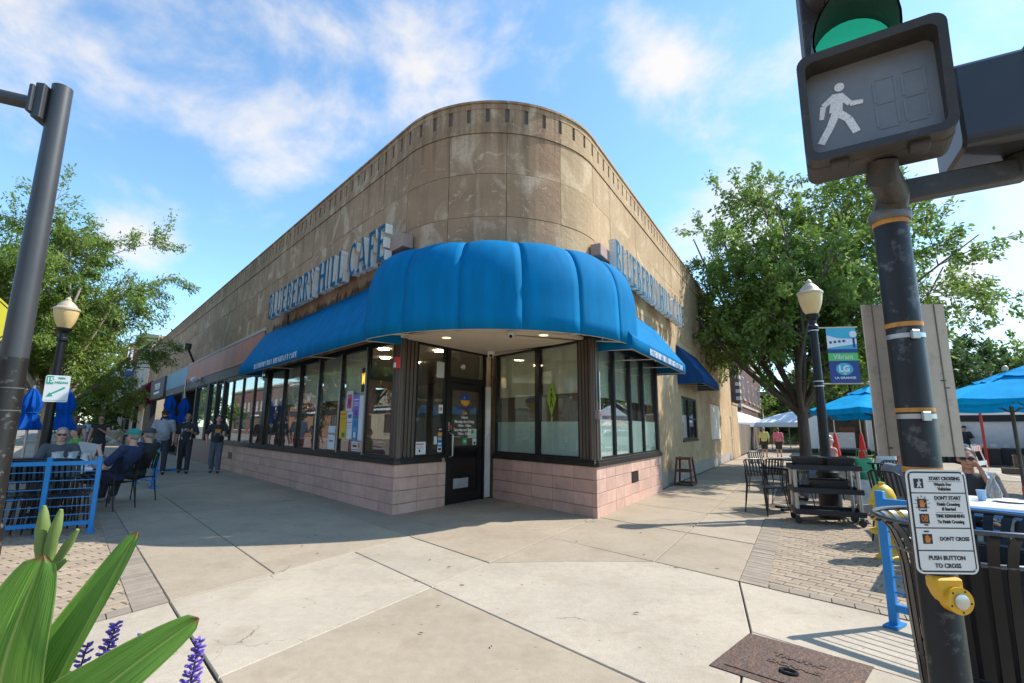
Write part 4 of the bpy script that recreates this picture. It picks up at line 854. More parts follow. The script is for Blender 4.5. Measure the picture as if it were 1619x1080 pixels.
# ================================================================== neighbouring buildings, fence
def brickmat(name, col, mort, sc_=1.0):
    m, n, l, b = newmat(name)
    tcn = n.new('ShaderNodeTexCoord'); sp = n.new('ShaderNodeSeparateXYZ'); l.new(tcn.outputs['Object'], sp.inputs[0])
    ad = n.new('ShaderNodeMath'); l.new(sp.outputs[0], ad.inputs[0]); l.new(sp.outputs[1], ad.inputs[1]); cb = n.new('ShaderNodeCombineXYZ'); l.new(ad.outputs[0], cb.inputs[0]); l.new(sp.outputs[2], cb.inputs[1])
    br = n.new('ShaderNodeTexBrick'); l.new(cb.outputs[0], br.inputs['Vector']); br.inputs['Scale'].default_value = 4.2*sc_; br.inputs['Color1'].default_value = (*col, 1); br.inputs['Color2'].default_value = (*[c*.62 for c in col], 1); br.inputs['Mortar'].default_value = (*mort, 1); br.inputs['Mortar Size'].default_value = .018
    l.new(br.outputs['Color'], b.inputs['Base Color']); b.inputs['Roughness'].default_value = .85
    bp = n.new('ShaderNodeBump'); bp.inputs['Strength'].default_value = .5; bp.inputs['Distance'].default_value = .02; l.new(br.outputs['Fac'], bp.inputs['Height']); bp.invert = True; l.new(bp.outputs[0], b.inputs['Normal'])
    return m
M_brickR = brickmat('dark_red_brick', (.17, .065, .045), (.16, .13, .11))
M_brickO = brickmat('orange_brick', (.38, .16, .085), (.35, .28, .22))
M_lstone = mat('pale_limestone', (.55, .49, .40), .8, var=.15, scale=3)
M_wwood = mat('white_window_paint', (.70, .69, .66), .5, var=.05)
M_paneD = mat('dark_pane', (.03, .038, .045), .06, var=.2, spec=.8)
def facade_window(root, F, x, z, w, h, y=0., mull=1, sill=True, mf=None):
    mf = mf or M_wwood; q = MB(F); t = .06
    q.box(x-w/2, x-w/2+t, y-.12, y+.02, z, z+h); q.box(x+w/2-t, x+w/2, y-.12, y+.02, z, z+h); q.box(x-w/2+t, x+w/2-t, y-.12, y+.02, z+h-t, z+h); q.box(x-w/2+t, x+w/2-t, y-.12, y+.02, z, z+t); q.box(x-w/2+t, x+w/2-t, y-.10, y+.01, z+h*.48, z+h*.48+.05)
    for k in range(mull): xm = x-w/2+(k+1)*w/(mull+1); q.box(xm-.03, xm+.03, y-.1, y+.012, z+t, z+h-t)
    o = q.build('window', mf, root)
    p_ = MB(F); p_.box(x-w/2+t, x+w/2-t, y-.075, y-.065, z+t, z+h-t); p_.build('pane', M_paneD, o)
    if sill: q = MB(F); q.box(x-w/2-.12, x+w/2+.12, y-.05, y+.10, z-.14, z-.002); q.build('sill', M_lstone, o)
    return o
# ---- dark brick apartment house down the right street
FB = frame(FR(0, -1.4, 0)[:2], dR, nR)
ap = thing('brick_apartment_house', 'dark red brick house with pale limestone quoins beyond the wooden fence', 'building', FB(38, 0, 0))
w_ = MB(); hs = []
for x in (41.5, 46.5, 51.5, 56.5, 61.0):
    hs += [(x-.75, x+.75, .8, 2.7), (x-.75, x+.75, 4.1, 6.1)]
wallgrid(w_, FB, 38.0, 63.0, -.1, 8.6, hs, -.35, 0); w_.F = FB; w_.box(38.0, 38.35, -9, -.352, -.1, 8.6); w_.box(62.65, 63, -9, -.352, -.1, 8.6); w_.build('wall', M_brickR, ap)
for x in (41.5, 46.5, 51.5, 56.5, 61.0):
    facade_window(ap, FB, x, .8, 1.5, 1.9); facade_window(ap, FB, x, 4.1, 1.5, 2.0)
for x0 in (38.0, 61.9):
    for k in range(14): q = MB(FB); w = 1.1 if k % 2 else .7; q.box(x0-.02, x0+w if x0 < 40 else x0+1.12, -.3, .035, .25+k*.6, .55+k*.6); q.build('quoin', M_lstone, ap)
for z in (3.35, 7.9): q = MB(FB); q.box(37.95, 63.05, -.3, .07, z, z+.22); q.build('belt_course', M_lstone, ap)
q = MB(FB); q.box(37.8, 63.2, -9, .25, 8.6, 8.9); q.box(38.5, 62.5, -8, -.8, 8.9, 10.2); q.build('roof', mat('brown_roof', (.09, .06, .05), .8), ap)
q = MB(FB); q.box(38.4, 62.6, -8.8, -.5, .5, 8.3); q.build('room_mass', M_in, ap)
# black entrance canopy further on
cn = thing('entrance_canopy', 'black canvas entrance canopy on posts over the far right pavement', 'canopy', FB(64, 1.5, 0))
q = MB(FB); q.prism([(44, 2.75), (50, 2.75), (50, 3.5), (44, 4.5)], 2.6, 5.4) if False else q.box(66, 76, .6, 3.8, 2.75, 4.6); q.build('canopy', mat('black_canvas', (.008, .008, .010), .7), cn)
for x, y in ((66.2, .8), (66.2, 3.6), (75.8, .8), (75.8, 3.6)): q = MB(FB); q.tube([(x, y, 0), (x, y, 2.75)], .06, 8); q.build('post', M_wwood, cn)
# ---- wooden privacy fence
fc = thing('wood_fence', 'weathered grey wooden board fence beside the right pavement', 'fence', FR(23, -.1, 0))
M_fwood = mat('weathered_wood', (.215, .165, .12), .85, var=.3, scale=4, stretch=(1, 1, .12), rand=.15)
x = 22.7; i = 0
while x < 36.0:
    w = .14; q = MB(FR); q.box(x, x+w-.012, -.16, -.135+rnd.uniform(-.006, .006), .02, 1.72+rnd.uniform(-.015, .015)); q.build('board', M_fwood, fc); x += w
for z in (.35, 1.4): q = MB(FR); q.box(22.7, 36, -.24, -.17, z, z+.09); q.build('rail', M_fwood, fc)
# ---- left street: cream building and others beyond the cafe block
def block(name, label, F, s0, s1, h, m, wins, deep=12, cornice=None, base=None):
    t = thing(name, label, 'building', F((s0+s1)/2, 0, 0)); q = MB(); hs = [(x-w/2, x+w/2, z, z+hh) for x, z, w, hh in wins]
    wallgrid(q, F, s0, s1, -.1, h, hs, -.3, 0); q.F = F; q.box(s0, s0+.3, -deep, -.302, -.1, h); q.box(s1-.3, s1, -deep, -.302, -.1, h); q.build('wall', m, t)
    q = MB(F); q.box(s0+.32, s1-.32, -deep, -.9, -.1, h-.3); q.build('room_mass', M_in, t)
    q = MB(F); q.box(s0, s1, -deep, -.3, h-.25, h-.1); q.build('roof', mat('brown_roof', (.09, .06, .05), .8), t)
    for x, z, w, hh in wins: facade_window(t, F, x, z, w, hh, mull=1 if w < 2.2 else 3, mf=M_dark if z < 2.5 else None)
    if cornice: q = MB(F); q.box(s0-.1, s1+.1, -.3, cornice[0]*.45, h-.5, h-.25); q.box(s0-.15, s1+.15, -.3, cornice[0], h-.25, h); q.build('cornice', cornice[1], t)
    return t
M_creamb = mat('cream_render', (.52, .42, .29), .85, var=.12, scale=2); M_green = mat('green_cornice', (.14, .15, .09), .7, var=.2)
block('cream_building', 'two storey cream building with a dark green cornice past the cafe block', FL, 36.2, 54, 7.9, M_creamb, [(39.5, 4.4, 1.4, 2.1), (44, 4.4, 1.4, 2.1), (49, 4.4, 1.4, 2.1), (41, 1.0, 3.0, 2.0), (47, 1.0, 3.2, 2.0), (51.5, 1.0, 2.0, 2.0)], cornice=(.7, M_green))
block('grey_building', 'pale grey two storey shop building further down the left street', FL, 54.4, 78, 8.6, mat('grey_render', (.36, .34, .31), .85, var=.15), [(58, 4.6, 1.6, 2.2), (63, 4.6, 1.6, 2.2), (68, 4.6, 1.6, 2.2), (73, 4.6, 1.6, 2.2), (60, .9, 4, 2.1), (70, .9, 4, 2.1)], cornice=(.4, M_lstone))
block('tan_brick_building', 'distant orange brick building at the far end of the left street', FL, 78.4, 120, 9.2, M_brickO, [(84, 5, 1.6, 2.2), (92, 5, 1.6, 2.2), (100, 5, 1.6, 2.2), (86, .9, 5, 2.1), (98, .9, 5, 2.1)], cornice=(.5, M_lstone))
M_red = canvas('maroon_canvas', (.16, .012, .022))
awning('awning', 'dark red shop awning beside the wooden sign board on the left front', FL, 32.9, 39.5, 4.35, 3.05, 2.78, 1.1, None, 1, M_red, y0=.012)
awning('awning', 'small dark red awning furthest down the left street', FL, 55.0, 61.0, 4.3, 3.1, 2.8, 1.2, None, 1, M_red, y0=.012)
awning('awning', 'black awning between the two dark red awnings', FL, 45.0, 53.5, 3.9, 3.2, 2.9, .9, None, 1, mat('black_canvas', (.008, .008, .010), .7), y0=.012)
# blade sign with stand-off bars
bs_ = thing('blade_sign', 'oval maroon hanging blade sign with white and blue emblem and three bars', 'sign', FL(33.6, .1, 5.5))
FX = lambda x, y, z: FL(33.6, 0, 0) + Vector((nL[0], nL[1], 0))*x + Vector((-dL[0], -dL[1], 0))*y + Vector((0, 0, z))
q = MB(FX); q.prism([(1.35+.42*math.cos(t), 5.65+1.15*math.sin(t)) for t in [2*math.pi*i/24 for i in range(24)]], -.09, .09); q.build('panel', mat('maroon_enamel', (.09, .018, .02), .4), bs_)
q = MB(FX); q.prism([(1.40+.30*math.cos(t), 5.15+.36*math.sin(t)) for t in [2*math.pi*i/18 for i in range(18)]], .09, .13); q.build('white_emblem', M_lett, bs_)
q = MB(FX); q.prism([(1.30+.24*math.cos(t), 4.75+.22*math.sin(t)) for t in [2*math.pi*i/14 for i in range(14)]], .09, .15); q.build('blue_emblem', mat('emblem_blue', (.05, .10, .36), .4), bs_)
q = MB(FX); q.box(1.22, 1.34, .09, .13, 5.6, 6.5); q.box(1.42, 1.5, .09, .13, 5.7, 6.55); q.build('white_strokes', M_lett, bs_)
q = MB(FX); q.prism([(1.40+.22*math.cos(t), 5.15+.10*math.sin(t+.4)) for t in [2*math.pi*i/14 for i in range(14)]], .13, .14); q.build('black_band', M_frame, bs_)
for z in (5.25, 5.5, 5.75): q = MB(FX); q.tube([(.0, 0, z), (1.0, 0, z)], .03, 6); q.build('bar', M_dark, bs_)
# ---- brick row across the main road, seen in the cafe windows
FO = frame(AB(-14, -27), dL, (dR[0], dR[1]))
FO = frame(AB(-14, -27), dL, (-nL[0], -nL[1]))
def opp(s0, s1, h, m, label, wm_, sign):
    wins = []
    n_ = int((s1-s0)/3.0)
    for k in range(n_):
        x = s0+1.5+k*(s1-s0-1.0)/n_; wins.append((x, 4.6, 1.2, 1.9))
    for k in range(max(1, n_//2)): wins.append((s0+3.0+k*(s1-s0-2.0)/max(1, n_//2), .7, 3.6, 2.3))
    t = block('street_building', label, FO, s0, s1, h, m, wins, deep=10, cornice=(.4, M_lstone))
    q = MB(FO); q.box(s0+.6, s1-.6, .0, .15, 3.25, 4.0); b_ = q.build('sign_band', mat('black_sign_band', (.015, .015, .016), .5), t)
    q = MB(FO); q.box((s0+s1)/2-3, (s0+s1)/2+3, .15, .17, 3.5, 3.75); q.build('sign_strip', M_lett, b_)
opp(0, 17, 8.2, M_brickO, 'orange brick shop building across the main road mirrored in the cafe glass', 0, 'BARBER SHOP')
opp(17.4, 34, 7.4, M_creamb, 'cream building across the main road mirrored in the left windows', 0, 'KITCHEN & BAR')
opp(34.4, 60, 8.6, M_brickR, 'dark brick building across the main road furthest down the street', 0, 'BOOKS')
opp(-24, -.4, 9.0, M_brickO, 'tall brick building across the main road behind the camera', 0, 'BANK')

opp(60.4, 84, 8.0, M_creamb, 'cream shop row across the main road mirrored in the middle left windows', 0, 'HARDWARE')
opp(84.4, 108, 8.8, M_brickO, 'orange brick row across the main road mirrored behind the left blinds', 0, 'PHARMACY')
opp(108.4, 150, 9.4, M_brickR, 'dark brick row far across the main road', 0, 'HOTEL')
FG = frame((16.0, 72.0, 0), (.95, -.31), (-.31, -.95))
block('far_building', 'long low brick building closing the market street', FG, 0, 46, 6.4, M_brickR, [(4+6*k, 3.6, 1.6, 1.7) for k in range(7)]+[(5+8*k, .7, 3.2, 1.9) for k in range(5)], cornice=(.3, M_lstone))
FG2 = frame((44.0, 40.0, 0), (.72, -.69), (-.69, -.72))
block('far_building', 'low tan building behind the tents at the right edge', FG2, -4, 30, 5.6, M_creamb, [(2+6*k, 1.0, 2.4, 1.8) for k in range(4)], cornice=(.3, M_lstone))
# ================================================================== street furniture
M_black = mat('black_powdercoat', (.012, .012, .013), .38, .3, var=.2, scale=8, spec=.5)
M_blackd = mat('worn_black_pole', (.021, .018, .015), .42, .2, var=.3, scale=4, dirt=((.20, .19, .175), 12, .57, .68, .6))
M_blue = mat('blue_rail_paint', (.010, .215, .53), .4, .1, var=.1)
M_yel = mat('hydrant_yellow', (.66, .44, .04), .5, var=.12, scale=6, dirt=((.25, .13, .03), 8, .6, .8, .5))
M_globe = mat('lamp_globe', (.80, .55, .24), .35, var=.06, trans=.1)
M_cap = mat('lamp_cap', (.55, .44, .30), .45, .2)
M_steel = mat('galvanised_steel', (.50, .50, .48), .4, .8, var=.15)
def lamp_post(loc, label, h=3.67, banner=None, base=True):
    t = thing('street_lamp', label, 'street lamp', loc, group='street lamps'); x, y, _ = loc; s_ = h/3.67
    q = MB(); q.lathe([(.20, 0), (.20, .10), (.165, .13), (.16, .60), (.15, .64), (.165, .66), (.165, .72), (.12, .78), (.085, .95), (.078, 1.05)] if base else [(.09, 0), (.078, 1.05)], loc, 20); q.build('base', M_black, t, smooth=35)
    q = MB(); q.lathe([(.078, 1.0), (.062, 2.80*s_), (.062, 2.84*s_), (.085, 2.86*s_), (.085, 2.90*s_), (.06, 2.93*s_), (.06, 2.99*s_), (.11, 3.05*s_), (.115, 3.09*s_)], loc, 18); q.build('pole', M_black, t, smooth=35)
    q = MB(); q.lathe([(.09, 3.09*s_), (.13, 3.16*s_), (.165, 3.26*s_), (.185, 3.36*s_), (.19, 3.42*s_)], loc, 24); q.build('globe', M_globe, t, smooth=True)
    q = MB(); q.lathe([(.205, 3.42*s_), (.205, 3.45*s_), (.15, 3.49*s_), (.14, 3.52*s_), (.08, 3.58*s_), (.05, 3.60*s_), (.05, 3.63*s_), (.025, 3.66*s_), (.001, 3.68*s_)], loc, 24); q.build('cap', M_cap, t, smooth=35)
    return t
lr = lamp_post((5.23, 8.45, 0), 'black street lamp with cream globe carrying the town banner', 4.02)
ll = lamp_post((-8.46, 9.20, 0), 'black street lamp with cream globe carrying the green parking sign', 3.80)
lamp_post((14.6, 25.0, 0), 'distant street lamp with cream globe behind the big tree', 4.9)
# banner
M_bnavy = mat('banner_navy', (.03, .06, .22), .6, var=.04); M_bteal = mat('banner_teal', (.06, .42, .55), .6, var=.04); M_bgreen = mat('banner_green', (.12, .52, .12), .6, var=.04); M_bwhite = mat('banner_white', (.74, .74, .72), .6, var=.03); M_blime = mat('banner_lime', (.35, .62, .25), .6)
bn = thing('street_banner', 'navy teal and green town banner hanging from the right street lamp', 'banner', (5.5, 8.4, 2.1))
FBn0 = frame((5.37, 8.38, 0), (.985, -.17), (-.17, -.985)); FBn = lambda x, y, z: FBn0(x*1.153, y, 1.4+(z-1.4)*1.153); X0, X1, ZB0, ZB1 = .02, .42, 2.08, 2.90
def zshift(x, y, z): return FBn(x, y + .012*math.sin(z*7), z)
def bx_(a, b, c, d, y, m, nm):
    q = MB(FBn); q.box(X0+a*(X1-X0), X0+b*(X1-X0), y, y+.0025, ZB0+c*(ZB1-ZB0), ZB0+d*(ZB1-ZB0)); return q.build(nm, m, bn)
bx_(0, 1, 0, 1, 0, M_bnavy, 'cloth'); bx_(0, 1, .56, 1, .003, M_bteal, 'sky_print'); bx_(0, 1, .40, .54, .003, M_bgreen, 'green_band'); bx_(0, 1, .54, .61, .0058, M_bnavy, 'street_print')
q = MB(FBn); q.prism([(X0, 2.60), (X1, 2.655), (X1, 2.73), (X0+.16, 2.74), (X0, 2.79)], .006, .008); q.build('shop_row_print', M_bwhite, bn)
for k in range(4): q = MB(FBn); a = X0+.03+k*.06; q.box(a, a+.035, .0085, .010, 2.665+k*.006, 2.70+k*.006); q.build('window_print', M_bnavy, bn)
q = MB(FBn); q.prism([(X0+.36+.05*math.cos(t), 2.80+.05*math.sin(t)) for t in [2*math.pi*i/16 for i in range(16)]], .0085, .010); q.build('lamp_print', M_bwhite, bn)
q = MB(FBn); q.box(X0+.345, X0+.375, .0105, .0115, 2.60, 2.75); q.build('lamp_print', M_bnavy, bn)
text('Vibrant', .105, sub(FBn, .22, .007, 2.465), 'banner_lettering', M_bwhite, bn, .0008, sx=.85)
q = MB(FBn); q.prism([(.22+.115*math.cos(t), 2.285+.09*math.sin(t)) for t in [2*math.pi*i/24 for i in range(24)]], .003, .006); q.build('round_logo', M_bteal, bn)
text('LG', .125, sub(FBn, .215, .0075, 2.285), 'banner_lettering', M_bwhite, bn, .0008, sx=.95, bold=.006)
q = MB(FBn); q.box(.20, .24, .0062, .007, 2.20, 2.24); q.build('logo_accent', M_blime, bn)
text('LA GRANGE', .045, sub(FBn, .22, .004, 2.155), 'banner_lettering', M_bwhite, bn, .0008, sx=1.15, bold=.0012)
for z in (2.07, 2.905): q = MB(FBn); q.tube([(-.10, 0, z), (.45, 0, z)], .010, 8); q.tube([(-.17, 0, z-.02), (-.17, 0, z+.03)], .001, 4); q.build('rod', M_cap, bn, smooth=True)
for z in (2.13, 2.21, 3.09, 3.17): q = MB(); q.lathe([(.078, 0), (.078, .018)], (5.23, 8.45, z), 18); q.build('strap', M_steel, bn)
# parking sign on left lamp
ps = thing('parking_sign', 'white and green fifteen minute parking sign strapped to the left lamp post', 'sign', (-8.3, 9.1, 1.8))
FP = frame((-8.27, 9.05, 0), (.80, .60), (.60, -.80))
q = MB(FP); q.prism([(-.17, 1.83), (-.15, 1.81), (.15, 1.81), (.17, 1.83), (.17, 2.27), (.15, 2.29), (-.15, 2.29), (-.17, 2.27)], 0, .004); q.build('plate', M_bwhite, ps)
M_pgreen = mat('sign_green', (.02, .36, .22), .5)
q = MB(FP); q.box(-.155, -.06, .005, .007, 2.13, 2.275); q.build('number_box', M_pgreen, ps); text('15', .12, sub(FP, -.107, .008, 2.20), 'sign_lettering', M_bwhite, ps, .0008, bold=.004, sx=.8)
text('MIN', .055, sub(FP, .05, .006, 2.24), 'sign_lettering', M_pgreen, ps, .0008, bold=.002); text('PARKING', .055, sub(FP, .05, .006, 2.16), 'sign_lettering', M_pgreen, ps, .0008, bold=.002, sx=.8)
q = MB(FP); q.prism([(.10, 2.09), (.115, 2.06), (-.06, 1.945), (-.04, 1.915), (-.13, 1.90), (-.09, 1.98), (-.075, 1.965)], .005, .007); q.build('arrow', M_pgreen, ps)
q = MB(FP); q.tube([(-.155, .004, 1.84), (.155, .004, 1.84)], .003, 4); q.build('border_line', M_pgreen, ps)
# left mast-arm pole
pp = thing('mast_arm_pole', 'tall grey traffic pole with horizontal arm at the left edge', 'pole', (-5.68, 5.62, 0))
M_mast = mat('mast_grey', (.065, .065, .066), .45, .35, var=.12, scale=2)
q = MB(); q.lathe([(.126, 2.15), (.104, 5.55), (.104, 5.58)], (-5.68, 5.62, 0), 22); q.build('shaft', M_mast, pp, smooth=35)
q = MB(); q.lathe([(.17, 0), (.17, .3), (.132, .34), (.130, 2.15)], (-5.68, 5.62, 0), 22); q.build('lower_shaft', M_blackd, pp, smooth=35)
q = MB(); q.tube([(-5.8, 5.60, 5.30), (-7.2, 5.3, 5.50), (-10.5, 4.6, 5.75)], [.085, .08, .06], 14); q.build('arm', M_mast, pp, smooth=35)
q = MB(); q.cbox((-5.80, 5.55, 5.29), (.10, .24, .46), R(12)); q.cbox((-5.86, 5.53, 5.29), (.05, .30, .36), R(12)); q.build('arm_bracket', M_mast, pp, bevel=.01)
for z in (1.55, 1.8): q = MB(); q.lathe([(.134, 0), (.134, .012)], (-5.68, 5.62, z), 22); q.build('band', mat('tape_band', (.10, .10, .09), .6), pp)
ys = thing('warning_sign', 'yellow diamond warning sign cut off by the left frame edge', 'sign', (-7.9, 7.6, 2.3))
FY = frame((-8.30, 7.72, 0), (.80, .60), (.60, -.80))
q = MB(FY); q.prism([(.0, 2.56), (.46, 3.02), (.0, 3.48), (-.46, 3.02)], 0, .005); q.build('plate', mat('warning_yellow', (.80, .66, .03), .45, var=.03), ys); q = MB(FY); q.prism([(.0, 2.60), (.42, 3.02), (.0, 3.44), (-.42, 3.02)], .006, .007); q.build('border', M_frame, ys); q = MB(FY); q.prism([(.0, 2.625), (.395, 3.02), (.0, 3.415), (-.395, 3.02)], .008, .009); q.build('face', mat('warning_yellow', (.80, .66, .03), .45), ys)
q = MB(FY); q.tube([(0, -.03, 0), (0, -.03, 3.4)], .03, 8); q.build('post', M_steel, ys, smooth=True)
# no mirrored crossing sign here: its reflection is the diamond added behind the entrance pane
# ---- right signal pole group
sp_ = thing('signal_pole', 'black signal pole with peeling orange tape bands at the right edge', 'pole', (1.555, 1.93, 0))
PX, PY = 1.555, 1.93
q = MB(); q.lathe([(.085, 0), (.085, .05), (.062, .09), (.060, 2.28)], (PX, PY, 0), 24); q.build('shaft', M_blackd, sp_, smooth=35)
M_otape = mat('orange_tape', (.55, .24, .04), .6, var=.4, scale=25)
for z, h in ((2.225, .02), (1.80, .018), (1.47, .016), (1.245, .022)): q = MB(); q.lathe([(.0625, 0), (.0625, h)], (PX, PY, z), 24); q.build('orange_band', M_otape, sp_, smooth=35)
for z in (1.755, 1.445): 
    q = MB(); q.lathe([(.064, 0), (.064, .018)], (PX, PY, z), 24); q.build('steel_strap', M_steel, sp_, smooth=35); q = MB(); q.cbox((PX-.015, PY-.07, z+.009), (.03, .012, .034)); q.build('strap_buckle', M_steel, sp_, bevel=.002)
q = MB(); q.lathe([(.068, 0), (.074, .01), (.074, .035), (.068, .045)], (PX, PY, 2.245), 24); q.build('top_collar', mat('grey_collar', (.16, .155, .15), .5, .4), sp_, smooth=35)
M_sig = mat('signal_housing', (.050, .042, .033), .5, .1, var=.25, scale=6, dirt=((.14, .12, .10), 14, .56, .74, .5), bump=.15, bscale=90)
# pedestrian signal
pg = thing('pedestrian_signal', 'black pedestrian crossing signal showing the white walking figure', 'traffic signal', (1.42, 1.72, 2.4))
th = R(-6); FW = lambda c, th_: frame(c, (math.cos(th_), math.sin(th_)), (math.sin(th_), -math.cos(th_)))
FS = FW((1.37, 1.72), R(-33)); CZ = 2.63
def rrect(w, h, r, n_=4, cx=0, cz=0): return [(cx+sx_*(w/2-r)+r*math.cos(R(a0+90*i/n_)), cz+sz*(h/2-r)+r*math.sin(R(a0+90*i/n_))) for sx_, sz, a0 in ((1, 1, 0), (-1, 1, 90), (-1, -1, 180), (1, -1, 270)) for i in range(n_+1)]
q = MB(FS); q.prism(rrect(.455, .43, .035, 4, 0, CZ), -.14, .02); q.build('housing', M_sig, pg, bevel=.012)
oo, ii = rrect(.455, .43, .045, 5, 0, CZ), rrect(.40, .365, .03, 5, 0, CZ)
q = MB(FS); A = [q.pt((x, .02, z)) for x, z in oo]; B = [q.pt((x, .045 + (.075 if z > CZ+.10 else .04), z)) for x, z in oo]; C_ = [q.pt((x, .045 + (.07 if z > CZ+.10 else .035), z)) for x, z in ii]; D = [q.pt((x, .022, z)) for x, z in ii]; n_ = len(oo)
for j in range(n_):
    k = (j+1) % n_
    for P_, Q_ in ((A, B), (B, C_), (C_, D)): q.face([P_[j], P_[k], Q_[k], Q_[j]])
q.build('visor_hood', M_sig, pg, smooth=40)
q = MB(FS); q.prism(ii, .018, .024); q.build('lens', mat('signal_lens', (.20, .205, .205), .35, var=.2, scale=6), pg)
M_walk = mat('walk_white', (.66, .66, .64), .5, emis=.06, var=.35, scale=160)
def limb(pts, w, m, nm, par, F, y=.026):
    q = MB(F)
    for (a, b), (c, d), w0, w1 in [(*pts[i:i+2], w[i], w[i+1]) for i in range(len(pts)-1)]:
        dx, dz = c-a, d-b; L_ = math.hypot(dx, dz); nx, nz = -dz/L_, dx/L_
        q.prism([(a+nx*w0, b+nz*w0), (c+nx*w1, d+nz*w1), (c-nx*w1, d-nz*w1), (a-nx*w0, b-nz*w0)], y, y+.002)
    return q.build(nm, m, par)
cx_w, cz_w, k_ = -.105, CZ-.005, .255
W_ = lambda p: [(cx_w+a*k_, cz_w+b*k_) for a, b in p]
q = MB(FS); q.prism([(cx_w+.05*k_+.065*k_*math.cos(t), cz_w+.40*k_+.07*k_*math.sin(t)) for t in [2*math.pi*i/16 for i in range(16)]], .026, .028)
wk = q.build('walking_figure', M_walk, pg)
limb(W_([(.02, .30), (-.03, .0)]), [.075*k_, .085*k_], M_walk, 'figure_torso', wk, FS); limb(W_([(.04, .27), (.16, .08), (.32, .06)]), [.045*k_, .04*k_, .03*k_], M_walk, 'figure_arm', wk, FS, .0265); limb(W_([(-.02, .27), (-.18, .15), (-.22, -.06)]), [.045*k_, .04*k_, .03*k_], M_walk, 'figure_arm', wk, FS, .0265); limb(W_([(-.01, .02), (-.12, -.22), (-.26, -.46)]), [.06*k_, .05*k_, .05*k_], M_walk, 'figure_leg', wk, FS, .0262); limb(W_([(-.03, .02), (.12, -.16), (.20, -.40)]), [.06*k_, .05*k_, .05*k_], M_walk, 'figure_leg', wk, FS, .0258)
M_seg = mat('unlit_segment', (.21, .215, .215), .3)
for dx in (.045, .13):
    for (a, b, c, d) in ((0, 0, .055, .006), (0, .10, .055, .006), (0, -.10, .055, .006), (-.032, .05, .008, .085), (.032, .05, .008, .085), (-.032, -.05, .008, .085), (.032, -.05, .008, .085)):
        q = MB(FS); q.box(dx+a-c/2, dx+a+c/2, .0255, .0265, CZ+b-.02-d/2, CZ+b-.02+d/2); q.build('countdown_segment', M_seg, pg)
for dx in (-.12, .12): q = MB(FS); q.box(dx-.03, dx+.03, .0, .06, CZ-.235, CZ-.212); q.build('latch', M_sig, pg, bevel=.004)
q = MB(); a = FS(.02, -.06, CZ-.215); q.tube([a, a+Vector((0, .01, -.05)), Vector((PX-.02, PY-.06, 2.34)), Vector((PX, PY, 2.27))], [.05, .055, .055, .06], 14); q.build('mount_elbow', M_sig, pg, smooth=40)
# second pedestrian signal seen from its side + arm
ps2 = thing('pedestrian_signal', 'black signal housing seen side on at the right of the pole', 'traffic signal', (1.9, 1.95, 2.4))
F2s = FW((1.93, 1.86), R(62)); q = MB(F2s); q.prism(rrect(.34, .36, .04, 4, -.02, 2.66), -.12, .10); q.build('housing', mat('signal_housing_blue', (.05, .052, .055), .3, .1, var=.12), ps2, bevel=.012)
q = MB(F2s); q.prism(rrect(.39, .41, .05, 4, -.02, 2.65), .10, .15); q.build('door_flange', M_sig, ps2, bevel=.008); q = MB(F2s); q.prism(rrect(.35, .36, .04, 4, -.02, 2.63), .15, .27); q.build('visor_hood', M_sig, ps2, bevel=.008)
q = MB(); e0, e1 = Vector((PX+.03, PY-.03, 2.36)), F2s(-.0, .10, 2.42); q.bar(e0, e1, .07, .085); q.tube([e1-Vector((0, 0, .03)), e1+Vector((0, 0, .06))], .055, 14); q.build('mount_arm', M_sig, ps2, bevel=.006)
# vehicle signal above
vsg = thing('vehicle_signal', 'black traffic light lit green above the walking figure signal', 'traffic signal', (1.6, 2.0, 2.9))
FV = FW((1.50, 1.95), R(-28)); q = MB(FV); q.prism(rrect(.35, 1.08, .02, 3, .0, 3.40), -.16, .0); q.build('housing', M_sig, vsg, bevel=.006)
for i, (z, c, e) in enumerate(((3.06, (.02, .42, .28), .45), (3.41, (.10, .05, .01), 0), (3.76, (.10, .01, .01), 0))):
    ln_ = mat('lens_%d' % i, c, .25, var=.06, scale=40, emis=e*.55) if e else mat('lens_%d' % i, c, .25)
    q = MB(FV); q.tube([(0, -.01, z), (0, .012, z)], .145, 28); q.build('lens', ln_, vsg, smooth=35)
    q = MB(FV); n_ = 22; arc = [R(-55+290*j/n_) for j in range(n_+1)]
    for rr in (.158, .150):
        r0 = [q.pt((rr*math.cos(a), 0, z+rr*math.sin(a))) for a in arc]; r1 = [q.pt((rr*math.cos(a), .24*(.55+.45*max(0, math.sin(a))), z+rr*math.sin(a)-.01)) for a in arc]
        for j in range(n_): q.face([r0[j], r0[j+1], r1[j+1], r1[j]])
    q.build('visor', M_sig, vsg, smooth=50, fix=False)
q = MB(); q.tube([(PX, PY+.02, 2.25), (1.545, 2.0, 2.9)], .022, 8); q.build('hanger_pipe', M_sig, vsg, smooth=True)
ma = thing('signal_mast', 'thick dark grey mast arm entering from the upper right', 'pole', (2.2, 2.0, 2.7)); q = MB(); q.tube([F2s(-.08, .08, 2.66), F2s(-.08, .08, 2.66)+Vector((1.6, .25, .42))], .135, 28); q.build('arm', mat('mast_grey', (.065, .065, .066)), ma, smooth=35)
